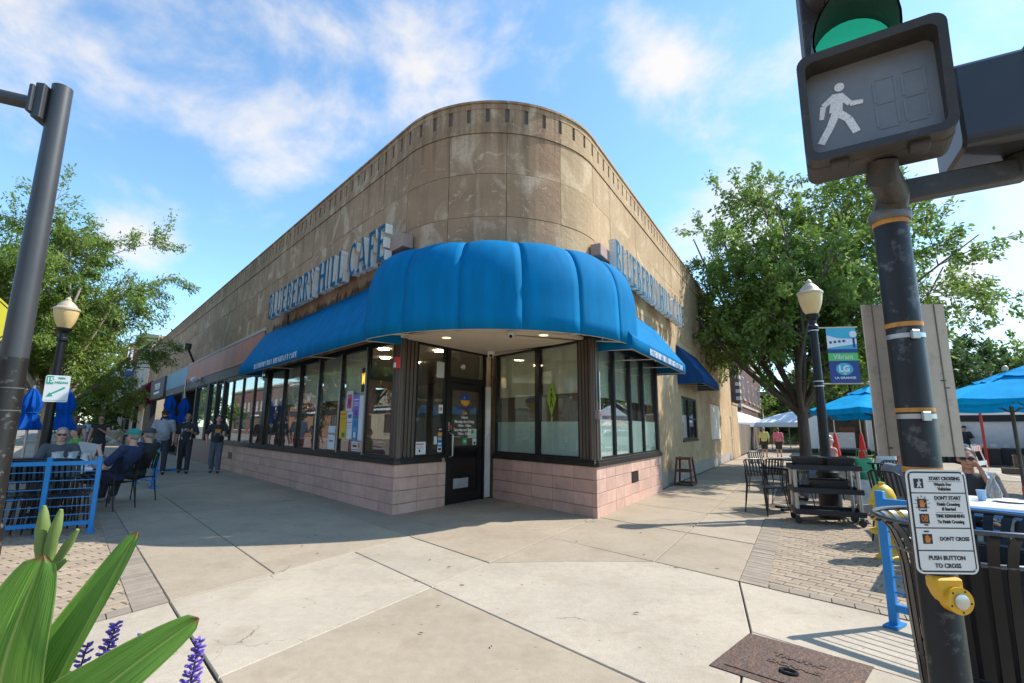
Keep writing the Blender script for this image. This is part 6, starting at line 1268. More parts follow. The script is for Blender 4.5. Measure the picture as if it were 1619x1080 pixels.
# ================================================================== dining furniture, umbrellas, market
M_ucan = canvas('umbrella_canvas', (.003, .36, .70)); M_ucan2 = canvas('umbrella_canvas_navy', (.004, .085, .40)); M_uwood = mat('umbrella_pole_wood', (.11, .085, .065), .6, var=.2, scale=5); M_tubk = M_black
def chair(loc, rz, label, group='black metal cafe chairs'):
    t = thing('cafe_chair', label, 'chair', loc, rz, group)
    L_ = lambda q, nm, m=M_black, sm=True: q.build(nm, m, t, smooth=sm, world=False)
    q = MB()
    for k in range(7): q.box(-.20+k*.062, -.165+k*.062, -.20, .20, .445, .455)
    q.box(-.22, .22, -.225, -.195, .44, .46); q.box(-.22, .22, .195, .225, .44, .46); L_(q, 'seat', sm=False)
    q = MB(); q.tube([(-.21, .21, .62), (-.205, .26, .86), (-.15, .275, .89), (.15, .275, .89), (.205, .26, .86), (.21, .21, .62)], .011, 6)
    for k in range(6): x = -.16+k*.064; q.bar((x, .215, .60), (x, .268, .88), .034, .004, up=(0, 1, 0))
    L_(q, 'backrest')
    for sx_ in (-1, 1):
        q = MB(); q.tube([(sx_*.21, -.21, .45), (sx_*.235, -.25, 0)], .011, 6); L_(q, 'leg'); q = MB(); q.tube([(sx_*.21, .21, .63), (sx_*.21, .20, .45), (sx_*.235, .27, 0)], .011, 6); L_(q, 'leg')
        q = MB(); q.tube([(sx_*.21, .225, .64), (sx_*.245, .0, .66), (sx_*.24, -.20, .65), (sx_*.22, -.21, .45)], .011, 6); L_(q, 'armrest')
    return t
ch0 = chair((-6.78, 8.74, 0), R(268), 'black metal chair holding the man in the teal cap')
def ch(x, y, rz, lab, z=0): return copy_tree(ch0, (x, y, z), R(rz), lab)
ch(-7.05, 9.62, 265, 'black metal chair holding the man in the dark vest')
ORD = ['first', 'second', 'third', 'fourth', 'fifth', 'sixth']
for k in range(6): ch(-6.20-.105*k*.866, 7.02-.105*k*.5+.12, 60, 'black nested chair behind the left railing, %s from its right end' % ORD[k], z=.004*k)
for k in range(6): ch(-6.45-.105*k*.866, 7.42-.105*k*.5+.12, 60, 'black nested chair in the back row near the left table, %s from its right end' % ORD[k], z=.004*k)
def table(loc, rz, label, w=1.2, d=.75, h=.74, m=None):
    t = thing('dining_table', label, 'table', loc, rz, 'pavement dining tables'); q = MB(); q.box(-w/2, w/2, -d/2, d/2, h-.035, h); q.build('table_top', m or mat('white_table_top', (.72, .71, .68), .35, var=.05), t, world=False, bevel=.008)
    q = MB(); q.tube([(0, 0, .03), (0, 0, h-.035)], .035, 10); q.build('pedestal', M_black, t, world=False, smooth=True); q = MB(); q.bar((-.3, 0, .02), (.3, 0, .02), .06, .04); q.bar((0, -.3, .022), (0, .3, .022), .06, .036); q.build('cross_base', M_black, t, world=False); return t
table((-7.35, 8.30, 0), R(132), 'white dining table crowded with jugs and glasses behind the left railing', 1.6, .8)
M_gls = mat('clear_glass', (.72, .74, .72), .12, trans=.45, spec=.6); M_red2 = mat('ketchup_red', (.50, .02, .015), .35); M_yelb = mat('mustard_yellow', (.70, .45, .03), .4)
def lathe_thing(name, label, cat, loc, prof, m, group=None, n=14, part='body'):
    t = thing(name, label, cat, loc, group=group); q = MB(); q.lathe(prof, loc, n); q.build(part, m, t, smooth=35); return t
JUG = [(.05, 0), (.062, .03), (.06, .11), (.035, .17), (.035, .20), (.048, .23)]
rg = random.Random(3)
for i, (a, b) in enumerate(((-6.05, 7.9), (-6.2, 7.75), (-6.3, 7.95), (-6.45, 7.8), (-5.95, 7.72), (-6.15, 8.05), (-6.35, 7.62), (-6.55, 7.95))):
    a, b = a-.95, b+.52; lathe_thing('glass_jug', 'clear glass jug %s the left table' % ['nearest the kerb end of', 'at the centre of', 'behind the centre jug on', 'left of the centre jug on', 'at the front edge of', 'at the far corner of', 'in front of the man in sunglasses on', 'beside the blue cup on'][i], 'jug', (a, b, .741), JUG, M_gls, 'glass jugs on the left table')
lathe_thing('steel_pitcher', 'brushed steel pitcher on the left table', 'jug', (-7.05, 8.42, .741), [(.055, 0), (.06, .1), (.05, .18), (.055, .2)], M_steel); lathe_thing('ketchup_bottle', 'red sauce bottle with yellow base on the left table', 'bottle', (-6.93, 8.34, .741), [(.03, 0), (.03, .1), (.012, .15), (.012, .17)], M_red2); lathe_thing('paper_cup', 'light blue cup in front of the man in sunglasses on the left', 'cup', (-7.42, 8.42, .741), [(.03, 0), (.042, .12), (.04, .12)], mat('cup_blue', (.25, .42, .60), .4))
lathe_thing('paper_cup', 'black lidded tray stack on the left table', 'tray', (-7.2, 8.56, .741), [(.12, 0), (.12, .12), (.1, .16)], M_black)
wb = [(-9.40, 10.95, 'white folded board leaning beside the left blue railing'), (-9.22, 10.8, 'second white folded board leaning nearest the pavement')]
for x, y, lab in wb:
    t = thing('folded_board', lab, 'board', (x, y, 0)); q = MB(); q.bar((x, y, .02), (x+.18, y+.1, 1.02), .10, .30); q.build('panel', mat('white_board_paint', (.62, .61, .57), .6), t)
# umbrellas
def closed_umbrella(loc, label, h=2.1, navy=True):
    t = thing('closed_umbrella', label, 'umbrella', loc, group='closed blue umbrellas'); x, y, z = loc
    q = MB(); q.tube([(x, y, 0), (x, y, h+.06)], .022, 8); q.build('pole', M_steel, t, smooth=True)
    q = MB(); prof = [(.03, h), (.10, h-.15), (.15, h-.32), (.135, h-.40), (.105, h-.47), (.13, h-.60), (.20, h-.78), (.17, h-.80)]; n_ = 24; rings = []
    for r_, zz_ in prof: rings.append([q.pt((x+r_*(1+.22*math.cos(8*a+zz_*3))*math.cos(a), y+r_*(1+.22*math.cos(8*a+zz_*3))*math.sin(a), zz_)) for a in [2*math.pi*j/n_ for j in range(n_)]])
    for A, B in zip(rings, rings[1:]):
        for j in range(n_): q.face([A[j], A[(j+1) % n_], B[(j+1) % n_], B[j]])
    q.build('canopy', M_ucan2, t, smooth=60); q = MB(); q.lathe([(.125, h-.475), (.125, h-.455)], loc, 16); q.build('tie', M_ucan2, t)
    q = MB(); q.lathe([(.22, .0), (.22, .06), (.05, .08)], loc, 18); q.build('base', M_blue, t, smooth=35)
closed_umbrella((-9.35, 9.75, 0), 'closed blue umbrella left of the lamp post beside another'); closed_umbrella((-9.9, 9.9, 0), 'closed blue umbrella half hidden by the mast pole'); closed_umbrella((-8.95, 10.05, 0), 'closed blue umbrella right of the lamp post and parking sign')
closed_umbrella((-10.95, 16.05, 0), 'closed blue umbrella at the shop front behind the man in the grey shirt', 2.38); closed_umbrella((-10.7, 16.35, 0), 'closed blue umbrella behind its twin at the shop front', 2.3)
def open_umbrella(loc, label, h=2.45, r=1.35, sides=8, m=None, post=True, rz=0., drop=.55, val=.13):
    t = thing('open_umbrella', label, 'umbrella', loc, group='open blue umbrellas'); x, y, z = loc; m = m or M_ucan
    q = MB(); q.tube([(x, y, z), (x, y, z+h+.05)], .03, 10); q.build('pole', M_uwood, t, smooth=True)
    q = MB(); q.ell((x, y, z+h+.07), (.05, .05, .06)); q.build('finial', M_cap, t, smooth=True)
    def canopy(r0, r1, z0_, z1_, nm, val=.0):
        q = MB(); n_ = sides*4; rows = []; nr = 7
        for k in range(nr+1):
            f = k/nr; row = []
            for j in range(n_):
                a = rz+2*math.pi*j/n_; fr_ = (j % 4)/4; sag = .045*math.sin(math.pi*fr_)*f; rr = r0+(r1-r0)*f; rr *= math.cos(math.pi/sides)/math.cos((fr_-.5)*2*math.pi/sides) if True else 1
                row.append(q.pt((x+rr*math.cos(a), y+rr*math.sin(a), z+z0_+(z1_-z0_)*f**1.05-sag+.01*math.sin(5*a+8*f)*f)))
            rows.append(row)
        if val:
            rows.append([q.pt(Vector(q.v[i])+Vector((0, 0, -val))) for i in rows[-1]])
        for A, B in zip(rows, rows[1:]):
            for j in range(n_): q.face([A[j], A[(j+1) % n_], B[(j+1) % n_], B[j]])
        o = q.build(nm, m, t, smooth=40, fix=False); return o
    canopy(.16, r, h-.10, h-drop, 'canopy', val); canopy(.03, .48, h+.0, h-.17, 'vent_cap')
    for k in range(sides):
        a = rz+2*math.pi*k/sides; q = MB(); e = Vector((x+.97*r*math.cos(a), y+.97*r*math.sin(a), z+h-drop-.02)); q.tube([(x, y, z+h-.10), e], .012, 5); q.build('rib', M_uwood, t); q = MB(); q.tube([(x, y, z+h-.75), Vector((x, y, z+h-.10)).lerp(e, .5)], .009, 5); q.build('strut', M_uwood, t)
    q = MB(); q.lathe([(.25, 0), (.25, .08), (.05, .10)], loc, 18); q.build('base', M_black, t, smooth=35)
open_umbrella((8.85, 12.3, 0), 'open bright blue umbrella left of the sign back', 2.48, 1.35); open_umbrella((9.15, 9.15, 0), 'open bright blue umbrella at the right edge over the far diners', 2.48, 1.45); open_umbrella((7.35, 6.9, 0), 'nearest open blue umbrella cut by the right frame edge', 2.36, 1.15, sides=6, drop=.50, val=.05)
open_umbrella((12.1, 11.6, 0), 'open blue umbrella farther back at the right edge', 2.6, 1.4); open_umbrella((10.6, 14.3, 0), 'open blue umbrella partly hidden behind the lamp post', 2.42, 1.3)
# cart with bus tubs
CF = frame((4.36, 7.92, 0), (.93, -.36), (-.36, -.93)); ct = thing('utility_cart', 'black three shelf utility cart with silver posts on the pavers', 'cart', CF(.4, 0, 0)); M_cart = mat('cart_plastic', (.022, .022, .023), .5, var=.2)
for x in (.03, .86):
    for y in (.02, .46): q = MB(CF); q.tube([(x, -y, .12), (x, -y, .84)], .028, 10); q.build('post', mat('cart_silver', (.42, .42, .41), .35, .8), ct, smooth=True); q = MB(CF); q.tube([(x, -y-.018, .05), (x, -y+.018, .05)], .05, 14); q.bar((x, -y, .06), (x, -y, .13), .04); q.build('caster', M_cart, ct, smooth=35)
for z in (.14, .46, .80):
    q = MB(CF); q.box(-.02, .91, -.50, .04, z, z+.02); q.box(-.02, .91, .02, .04, z+.02, z+.075); q.box(-.02, .91, -.50, -.48, z+.02, z+.075); q.box(-.02, .0, -.48, .02, z+.02, z+.075); q.box(.89, .91, -.48, .02, z+.02, z+.075); q.build('shelf', M_cart, ct, bevel=.006)
def tub(x0, x1, z, lab):
    t = thing('bus_tub', lab, 'tub', CF((x0+x1)/2, -.2, z), group='bus tubs on the cart'); q = MB(CF)
    def ring(e, zz_): return [q.pt((a, b, zz_)) for a, b in ((x0-e, -.42-e), (x1+e, -.42-e), (x1+e, -.03+e), (x0-e, -.03+e))]
    R_ = [ring(-.03, z), ring(0, z+.15), ring(.018, z+.15), ring(.018, z+.165), ring(-.005, z+.165), ring(-.035, z+.012)]
    for A, B in zip(R_, R_[1:]):
        for j in range(4): q.face([A[j], A[(j+1) % 4], B[(j+1) % 4], B[j]])
    q.face(R_[0]); q.face(R_[-1]); q.build('body', M_cart, t)
tub(.05, .42, .822, 'black bus tub at the left of the top cart shelf'); tub(.48, .85, .822, 'black bus tub at the right of the top cart shelf'); tub(.26, .74, .482, 'black bus tub on the middle cart shelf')
# chairs and table around the lamp
ch(4.62, 9.35, 195, 'black metal chair nearest the right pavement by the lamp'); ch(4.35, 8.75, 15, 'black metal chair facing the lamp table from the camera side'); ch(5.35, 9.8, 200, 'black metal chair beyond the lamp table'); ch(6.45, 10.32, 255, 'black metal chair of the old man behind the lamp'); ch(7.5, 10.6, 280, 'black chair under the umbrella left of the sign back')
table((5.0, 9.2, 0), R(30), 'small dark table between the black chairs by the lamp', .7, .7, .74, M_black)
ch(5.9, 11.9, 20, 'black chair farther along the right pavement'); table((6.6, 11.8, 0), R(30), 'dark table behind the black chairs farther up', .8, .8, .74, M_black)
hb = thing('stool', 'brown wooden stool with slatted legs against the right wall', 'stool', FR(5.75, .25, 0)); M_hw = mat('dark_red_wood', (.13, .045, .028), .5, var=.3, scale=4)
for sx_ in (0, 1):
    for sy in (0, 1): q = MB(FR); q.bar((5.45+sx_*.62, .02+sy*.42, .02), (5.57+sx_*.38, .08+sy*.30, .70), .045, .045); q.build('leg', M_hw, hb)
for z, e in ((.04, 0), (.36, .07)):
    for sy in (0, 1): q = MB(FR); q.bar((5.45+e, .03+sy*.40-(sy-.5)*e, z), (6.07-e, .03+sy*.40-(sy-.5)*e, z), .035, .05); q.build('stretcher', M_hw, hb)
    for sx_ in (0, 1): q = MB(FR); q.bar((5.46+sx_*.60-(sx_-.5)*2*e, .03, z), (5.46+sx_*.60-(sx_-.5)*2*e, .43, z), .035, .05); q.build('stretcher', M_hw, hb)
q = MB(FR); q.box(5.54, 5.98, .06, .40, .64, .69); q.build('seat', M_hw, hb, bevel=.01)
# right dining table with items
table((4.75, 4.75, 0), R(-42), 'white dining table behind the litter bin', 1.5, 1.0, .74)
lathe_thing('carafe', 'clear glass carafe with a waist on the right table', 'carafe', (4.83, 5.15, .741), [(.06, 0), (.068, .05), (.05, .12), (.028, .18), (.028, .2), (.045, .25)], mat('carafe_glass', (.78, .80, .78), .06, trans=.85, spec=.6)); lathe_thing('paper_cup', 'light blue plastic cup on the right table', 'cup', (4.55, 4.98, .741), [(.028, 0), (.038, .10), (.035, .10)], mat('cup_blue', (.25, .42, .60), .4)); lathe_thing('paper_cup', 'second light blue cup near the condiment caddy', 'cup', (5.20, 4.90, .741), [(.028, 0), (.038, .10), (.035, .10)], mat('cup_blue', (.25, .42, .60), .4))
cd_ = thing('condiment_caddy', 'red condiment caddy with sauce bottles on the right table', 'caddy', (5.2, 5.08, .741)); q = MB(); q.cbox((5.2, 5.08, .80), (.20, .12, .12)); q.build('holder', mat('caddy_red', (.30, .02, .02), .4), cd_, bevel=.01)
for dx, m_ in ((-.05, M_red2), (.0, M_red2), (.06, M_yelb)): q = MB(); q.lathe([(.025, .1), (.025, .17), (.01, .20)], (5.2+dx, 5.08, .741), 10); q.build('bottle', m_, cd_, smooth=True)
lathe_thing('plate', 'white plate with food on the right table', 'plate', (4.72, 4.88, .741), [(.07, 0), (.13, .015), (.125, .018)], M_sw)
ch(5.12, 5.75, 320, 'black metal chair of the man in sunglasses at the right table'); ch(5.74, 5.35, 280, 'dark metal chair with its back at the right frame edge'); ch(4.98, 6.57, 105, 'black chair of the bald man in the grey shirt')
# bags, flags
M_gbag = mat('green_bag', (.02, .28, .12), .5, var=.1); M_wbag = mat('white_bag', (.62, .61, .58), .6, var=.1)
def bag(loc, label, m, w=.34, d=.16, h=.42, tilt=0., txt=None, rz=0.):
    t = thing('shopping_bag', label, 'bag', loc, rz); q = MB(); rows = []; n_ = 16
    for k in range(7):
        f = k/6; rows.append([q.pt((tilt*f+(w/2)*(1-.12*f+.06*math.sin(6*f+2*a))*math.copysign(abs(math.cos(a))**.6, math.cos(a)), (d/2)*(1-.65*f)*math.copysign(abs(math.sin(a))**.6, math.sin(a)), h*f)) for a in [2*math.pi*j/n_ for j in range(n_)]])
    for A, B in zip(rows, rows[1:]):
        for j in range(n_): q.face([A[j], A[(j+1) % n_], B[(j+1) % n_], B[j]])
    q.face(rows[0]); q.build('sack', m, t, smooth=60, world=False)
    for s_ in (-1, 1): q = MB(); q.tube([(tilt-.08, s_*.02, h-.01), (tilt-.06, s_*.03, h+.12), (tilt+.06, s_*.03, h+.12), (tilt+.08, s_*.02, h-.01)], .006, 5); q.build('handle', m, t, smooth=True, world=False)
    return t
bag((5.78, 8.12, .46), 'green shopping bag tilted on a chair beside the cart', M_gbag, .36, .2, .50, -.18); bag((6.55, 8.95, .46), 'white plastic bag hanging behind the green bag', M_wbag, .42, .2, .5, .05); bag((5.52, 8.05, .28), 'grey printed tote bag under the green bag', mat('grey_tote', (.42, .40, .38), .7, var=.35, scale=9), .34, .14, .36)
ch(5.82, 8.3, 150, 'black folding chair under the green shopping bag'); ch(6.55, 9.1, 190, 'black folding chair under the white plastic bag')
for (x, y, lab) in ((7.05, 11.0, 'left red crossing flag on a stick beside the umbrella pole'), (7.62, 11.0, 'right red crossing flag on a stick beside the umbrella pole'), (7.1, 9.3, 'red folded flag behind the white bag')):
    t = thing('red_flag', lab, 'flag', (x, y, 0), group='red crossing flags'); q = MB(); q.tube([(x, y, .0), (x, y, 1.62)], .011, 6); q.build('stick', M_cap, t); q = MB(); q.tube([(x, y, .70), (x, y, .95), (x, y, 1.32), (x, y, 1.35)], [.10, .075, .03, .005], 10); q.build('cloth', mat('flag_red', (.62, .03, .02), .6, var=.15), t, smooth=True)
# market tents, trailer, barricades, crates
def tent(c, rz, label, w, hw, hp, m, mv, posts=True, walls=False):
    t = thing('market_tent', label, 'tent', (*c, -.12), rz, 'market tents'); q = MB(); e = w/2
    b = [q.pt((x*e, y*e, hw)) for x, y in ((-1, -1), (1, -1), (1, 1), (-1, 1))]; md = [q.pt((x*e*.45, y*e*.45, hw+(hp-hw)*.62)) for x, y in ((-1, -1), (1, -1), (1, 1), (-1, 1))]; p = q.pt((0, 0, hp))
    for j in range(4): k = (j+1) % 4; q.face([b[j], b[k], md[k], md[j]]); q.face([md[j], md[k], p])
    q.build('roof', m, t, world=False); q = MB()
    for j, (a, b_) in enumerate((((-e, -e), (e, -e)), ((e, -e), (e, e)), ((e, e), (-e, e)), ((-e, e), (-e, -e)))): q.bar((*a, hw-.14), (*b_, hw-.14), .012, .30)
    q.build('valance', mv, t, world=False)
    for x in (-1, 1):
        for y in (-1, 1): q = MB(); q.tube([(x*e*.98, y*e*.98, 0), (x*e*.98, y*e*.98, hw)], .03, 6); q.build('leg', M_wwood, t, world=False)
    if walls: q = MB(); q.box(-e*.97, e*.97, e*.96, e*.97, .3, hw-.2); q.box(-e*.97, -e*.96, -e*.5, e*.96, .3, hw-.2); q.build('side_wall', M_wtent, t, world=False)
    return t
M_wtent = mat('white_tent', (.70, .70, .68), .7, var=.05); M_gtent = mat('grey_tent', (.22, .215, .205), .7, var=.06); M_ktent = mat('black_valance', (.02, .02, .022), .7)
tent((19.6, 34.0), R(30), 'white peaked market tent behind the white trailer', 4.5, 2.0, 2.9, M_wtent, M_wtent); tent((23.6, 24.2), R(42), 'grey market tent with black valance in the right background', 4.2, 2.25, 3.35, M_gtent, M_ktent, walls=True); tent((25.5, 30.5), R(40), 'white tent peeking over the grey tent', 4.0, 2.5, 3.6, M_wtent, M_wtent); tent((24.0, 19.8), R(42), 'white tent with side walls at the right frame edge', 4.0, 2.15, 3.1, M_wtent, M_wtent, walls=True); tent((15.8, 36), R(30), 'small white tent left of the trailer', 3.6, 2.0, 2.9, M_wtent, M_wtent)
tr = thing('market_trailer', 'white box trailer with its rear doors open', 'trailer', (18.6, 28.2, -.12), R(-31)); M_tw = mat('trailer_white', (.62, .62, .60), .45, var=.06); L_ = dict(world=False)
q = MB(); q.box(-1.1, -1.04, 0, 3.8, .5, 2.5); q.box(1.04, 1.1, 0, 3.8, .5, 2.5); q.box(-1.1, 1.1, 3.75, 3.8, .5, 2.5); q.box(-1.1, 1.1, 0, 3.8, 2.44, 2.5); q.box(-1.1, 1.1, 0, 3.8, .44, .52); q.build('body', M_tw, tr, **L_); q = MB(); q.cbox((-1.5, -.35, 1.45), (1.0, .05, 1.9), R(38)); q.build('door', M_tw, tr, **L_); q = MB(); q.cbox((1.55, -.35, 1.45), (1.05, .05, 1.9), R(-30)); q.build('door', M_tw, tr, **L_); q = MB(); q.box(-.7, .5, .3, .9, .55, 1.4); q.build('white_bin', M_wbag, tr, **L_); q = MB(); q.box(-.2, .6, 1, 1.6, 1.4, 1.7); q.build('carton', mat('cardboard', (.25, .13, .07), .8), tr, **L_)
for x in (-1.15, 1.15): q = MB(); q.tube([(x-.1, 1.9, .34), (x+.1, 1.9, .34)], .34, 16); q.build('wheel', M_black, tr, smooth=35, **L_)
q = MB(); q.bar((-1.1, -.06, .42), (1.1, -.06, .42), .08, .16); q.build('bumper', M_black, tr, **L_)
# parked white car beside the trailer
def car(loc, rz, label, m):
    t = thing('parked_car', label, 'car', loc, rz, 'parked cars'); q = MB(); prof = [(-2.15, .45), (-2.2, .75), (-2.0, .92), (-1.35, 1.0), (-.75, 1.42), (.75, 1.46), (1.45, 1.05), (2.1, .92), (2.2, .7), (2.15, .4)]
    q.prism([(x, z-.12) for x, z in prof], -.85, .85); q.build('body', m, t, bevel=.06, world=False); q = MB()
    for s_ in (-1, 1): q.prism([(-1.15, 1.0-.1), (-.68, 1.35-.12), (.70, 1.38-.12), (1.25, 1.05-.13)], s_*.853-.003, s_*.853+.003)
    q.build('side_glass', M_paneD, t, world=False); q = MB(); q.quad((-1.33, -.7, .92), (-1.33, .7, .92), (-.80, .62, 1.29), (-.80, -.62, 1.29)); q.build('windscreen', M_paneD, t, world=False, fix=False)
    for x in (-1.35, 1.35):
        for s_ in (-1, 1): q = MB(); q.tube([(x, s_*.72, .21), (x, s_*.88, .21)], .33, 18); w = q.build('wheel', M_black, t, smooth=35, world=False); q = MB(); q.tube([(x, s_*.87, .21), (x, s_*.895, .21)], .19, 14); q.build('rim', M_steel, w, smooth=35, world=False)
car((20.6, 25.5, 0), R(100), 'white parked car to the right of the trailer', M_tw); car((27.5, 58.0, 0), R(60), 'dark blue parked car far up the right street', mat('car_blue', (.03, .07, .16), .3)); car((29.5, 62.5, 0), R(60), 'silver parked car behind the dark blue one', mat('car_silver', (.35, .35, .36), .3, .5))
def barricade(loc, rz, label):
    t = thing('barricade', label, 'barricade', loc, rz, 'orange and white barricades'); M_or = mat('barricade_orange', (.70, .13, .04), .5)
    for y in (-.18, .18):
        for x in (-.45, .45): q = MB(); q.bar((x, y*1.5, 0), (x, y*.2, .98), .05, .03); q.build('leg', M_wwood, t, world=False)
    for yy, z in ((-.09, .84), (-.20, .30)):
        q = MB(); q.bar((-.6, yy, z), (.6, yy, z), .02, .20 if z > .5 else .16); q.build('board', M_wwood, t, world=False)
    for k in range(5): q = MB(); x = -.55+k*.24; q.prism([(x, .745), (x+.11, .745), (x+.17, .935), (x+.06, .935)], -.105, -.1); q.build('stripe', M_or, t, world=False)
barricade((18.0, 19.75, -.1), R(35), 'orange and white striped barricade in front of the grey tent'); barricade((19.8, 17.0, -.1), R(40), 'orange and white barricade cut by the right frame edge')
M_crate = mat('crate_wood', (.12, .085, .06), .8, var=.3, scale=4)
for i, (x, y, w, d, h, z) in enumerate(((19.9, 19.4, 1.1, .8, .62, -.1), (21.0, 18.7, 1.0, .8, 1.0, -.1), (18.6, 17.5, 2.6, .25, .22, -.1))):
    t = thing('crate', ['grey brown slatted crate beside the striped barricade', 'tall pallet crate behind the low timber', 'long low timber beam on the street by the crates'][i], 'crate', (x, y, z), R(-42)); 
    if i < 2:
        for k in range(5): q = MB(); z0 = k*h/5; q.box(-w/2, w/2, -d/2, -d/2+.02, z0, z0+h/5-.03); q.box(-w/2, w/2, d/2-.02, d/2, z0, z0+h/5-.03); q.box(-w/2, -w/2+.02, -d/2+.02, d/2-.02, z0, z0+h/5-.03); q.box(w/2-.02, w/2, -d/2+.02, d/2-.02, z0, z0+h/5-.03); q.build('slat', M_crate, t, world=False)
        for x_ in (-1, 1):
            for y_ in (-1, 1): q = MB(); q.box(x_*(w/2-.06)-.03, x_*(w/2-.06)+.03, y_*(d/2-.06)-.03, y_*(d/2-.06)+.03, 0, h); q.build('corner_post', M_crate, t, world=False)
    else: q = MB(); q.box(-w/2, w/2, -d/2, d/2, 0, h); q.build('beam', M_crate, t, world=False, bevel=.02)
for i, (x, y) in enumerate(((20.6, 22.8), (22.2, 21.6))):
    t = thing('market_table', ['dark cloth covered stall table under the grey tent', 'dark cloth covered stall table nearest the white tent'][i], 'table', (x, y, -.1), R(-42)); q = MB(); q.box(-1.0, 1.0, -.4, .4, .05, .78); q.build('cloth', M_ktent, t, world=False, bevel=.03); q = MB(); [q.cbox((-.8+k*.32, 0, .86), (.2, .3, .14)) for k in range(6)]; o = q.build('goods', M_wbag, t, world=False); o['kind'] = 'stuff'
pr = thing('tent_pole', 'red upright pole under the grey tent', 'pole', (20.2, 21.6, -.1)); q = MB(); q.tube([(20.2, 21.6, -.1), (20.2, 21.6, 2.4)], .05, 8); q.build('shaft', mat('pole_red', (.45, .03, .02), .5), pr, smooth=True)
for i, (x, y, c1, c2) in enumerate(((16.2, 19.0, (.55, .03, .03), (.03, .32, .08)),)):
    open_umbrella((x+6.0, y+8.2, -.1), 'small red green and white striped umbrella behind the sign back', 2.3, 1.0, m=mat('red_umbrella', (.50, .05, .05), .6))
rs = thing('road_sign', 'small red and white parking sign on a post beyond the fence', 'sign', FR(36.5, .3, 0)); q = MB(FR); q.tube([(36.5, .3, 0), (36.5, .3, 3.0)], .03, 6); q.build('post', M_steel, rs); q = MB(FR); q.box(36.2, 36.8, .33, .34, 2.2, 3.0); q.build('plate', M_sw, rs); q = MB(FR); q.box(36.25, 36.75, .342, .346, 2.65, 2.95); q.build('red_panel', M_red2, rs)
# stone urn and bicycle outside the far shops
lathe_thing('stone_urn', 'grey stone urn planter on the far left pavement', 'urn', tuple(FL(44, .9, 0)), [(.35, 0), (.35, .1), (.18, .2), (.15, .35), (.5, .75), (.62, .95), (.6, 1.0)], M_lstone, n=18)
bk_ = thing('bicycle', 'black bicycle leaning at the far left shop front', 'bicycle', FL(38.5, .7, 0)); FBk = lambda x, y, z: FL(38.0+x, .7+y, z)
for x in (0, 1.05): q = MB(FBk); q.tube([(x+.34*math.cos(a), 0, .34+.34*math.sin(a)) for a in [2*math.pi*i/20 for i in range(21)]], .018, 6, cap=False); q.build('wheel', M_black, bk_)
q = MB(FBk)
for a, b in (((0, 0, .34), (.2, 0, .85)), ((.2, 0, .85), (.75, 0, .85)), ((.75, 0, .85), (.45, 0, .32)), ((.45, 0, .32), (.2, 0, .85)), ((.75, 0, .85), (1.05, 0, .34)), ((.45, 0, .32), (0, 0, .34)), ((.75, 0, .85), (.72, 0, 1.02))): q.tube([a, b], .018, 6)
q.build('frame', M_black, bk_); q = MB(FBk); q.cbox(FBk(0, 0, 0) if False else (.18, 0, .93), (.26, .12, .06)); q.build('saddle', M_black, bk_); q = MB(FBk); q.tube([(.72, -.25, 1.03), (.72, .25, 1.03)], .014, 6); q.build('handlebar', M_black, bk_)
# ================================================================== people
PENDING = []
def cap_(q, p0, p1, r0, r1, n=12):
    p0, p1 = Vector(p0), Vector(p1); q.tube([p0, p1], [r0, r1], n); q.ell(p0, (r0, r0, r0), n, 8); q.ell(p1, (r1, r1, r1), n, 8)
def remesh(name, fill, m, root, voxel, smooth_it=3, label=None, parent=None):
    q = MB(); fill(q); me = bpy.data.meshes.new(name); me.from_pydata(q.v, [], q.f); o = bpy.data.objects.new(name, me); COL.objects.link(o)
    a = o.modifiers.new('r', 'REMESH'); a.mode = 'VOXEL'; a.voxel_size = voxel; a.use_smooth_shade = True
    b = o.modifiers.new('s', 'SMOOTH'); b.factor = .5; b.iterations = smooth_it
    o.parent = parent or root; me.materials.append(m); PENDING.append((o, m))
    return o
def flush():
    dg = bpy.context.evaluated_depsgraph_get()
    done = []
    for o, m in PENDING:
        me = bpy.data.meshes.new_from_object(o.evaluated_get(dg), depsgraph=dg); done.append((o, m, me))
    for o, m, me in done:
        o.modifiers.clear(); old = o.data; o.data = me; me.name = o.name
        me.materials.clear(); me.materials.append(m)
        bpy.data.meshes.remove(old)
    PENDING.clear()
SK = mat('skin', (.60, .34, .235), .5, var=.08, scale=8, sub=.15); SK2 = mat('skin_tan', (.44, .23, .15), .5, var=.08, scale=8, sub=.15)
def cloth(nm, c): return mat('cloth_'+nm, c, .85, var=.14, scale=9, bump=.3, bscale=22)
def stand(stride=.16, armL=None, armR=None, lean=.0, wide=1.0):
    J = dict(pel=(0, 0, .95), che=(0, .01+lean, 1.30), nek=(0, .0+lean, 1.49), hed=(0, .03+lean*1.2, 1.625))
    for s_, sx_, f in (('L', -1, stride), ('R', 1, -stride)):
        J['hip'+s_] = (sx_*.085, 0, .92); J['kn'+s_] = (sx_*.095, f*.55+.04, .50); J['an'+s_] = (sx_*.095, f, .085 if f > 0 else .10); J['to'+s_] = (sx_*.11, f+.15, .035)
        J['sh'+s_] = (sx_*.185*wide, -.005+lean, 1.42); J['el'+s_] = (sx_*.245*wide, -f*.25-.03+lean, 1.14); J['wr'+s_] = (sx_*.25*wide, -f*.5+.06+lean, .90)
    if armL: J['elL'], J['wrL'] = armL
    if armR: J['elR'], J['wrR'] = armR
    return J
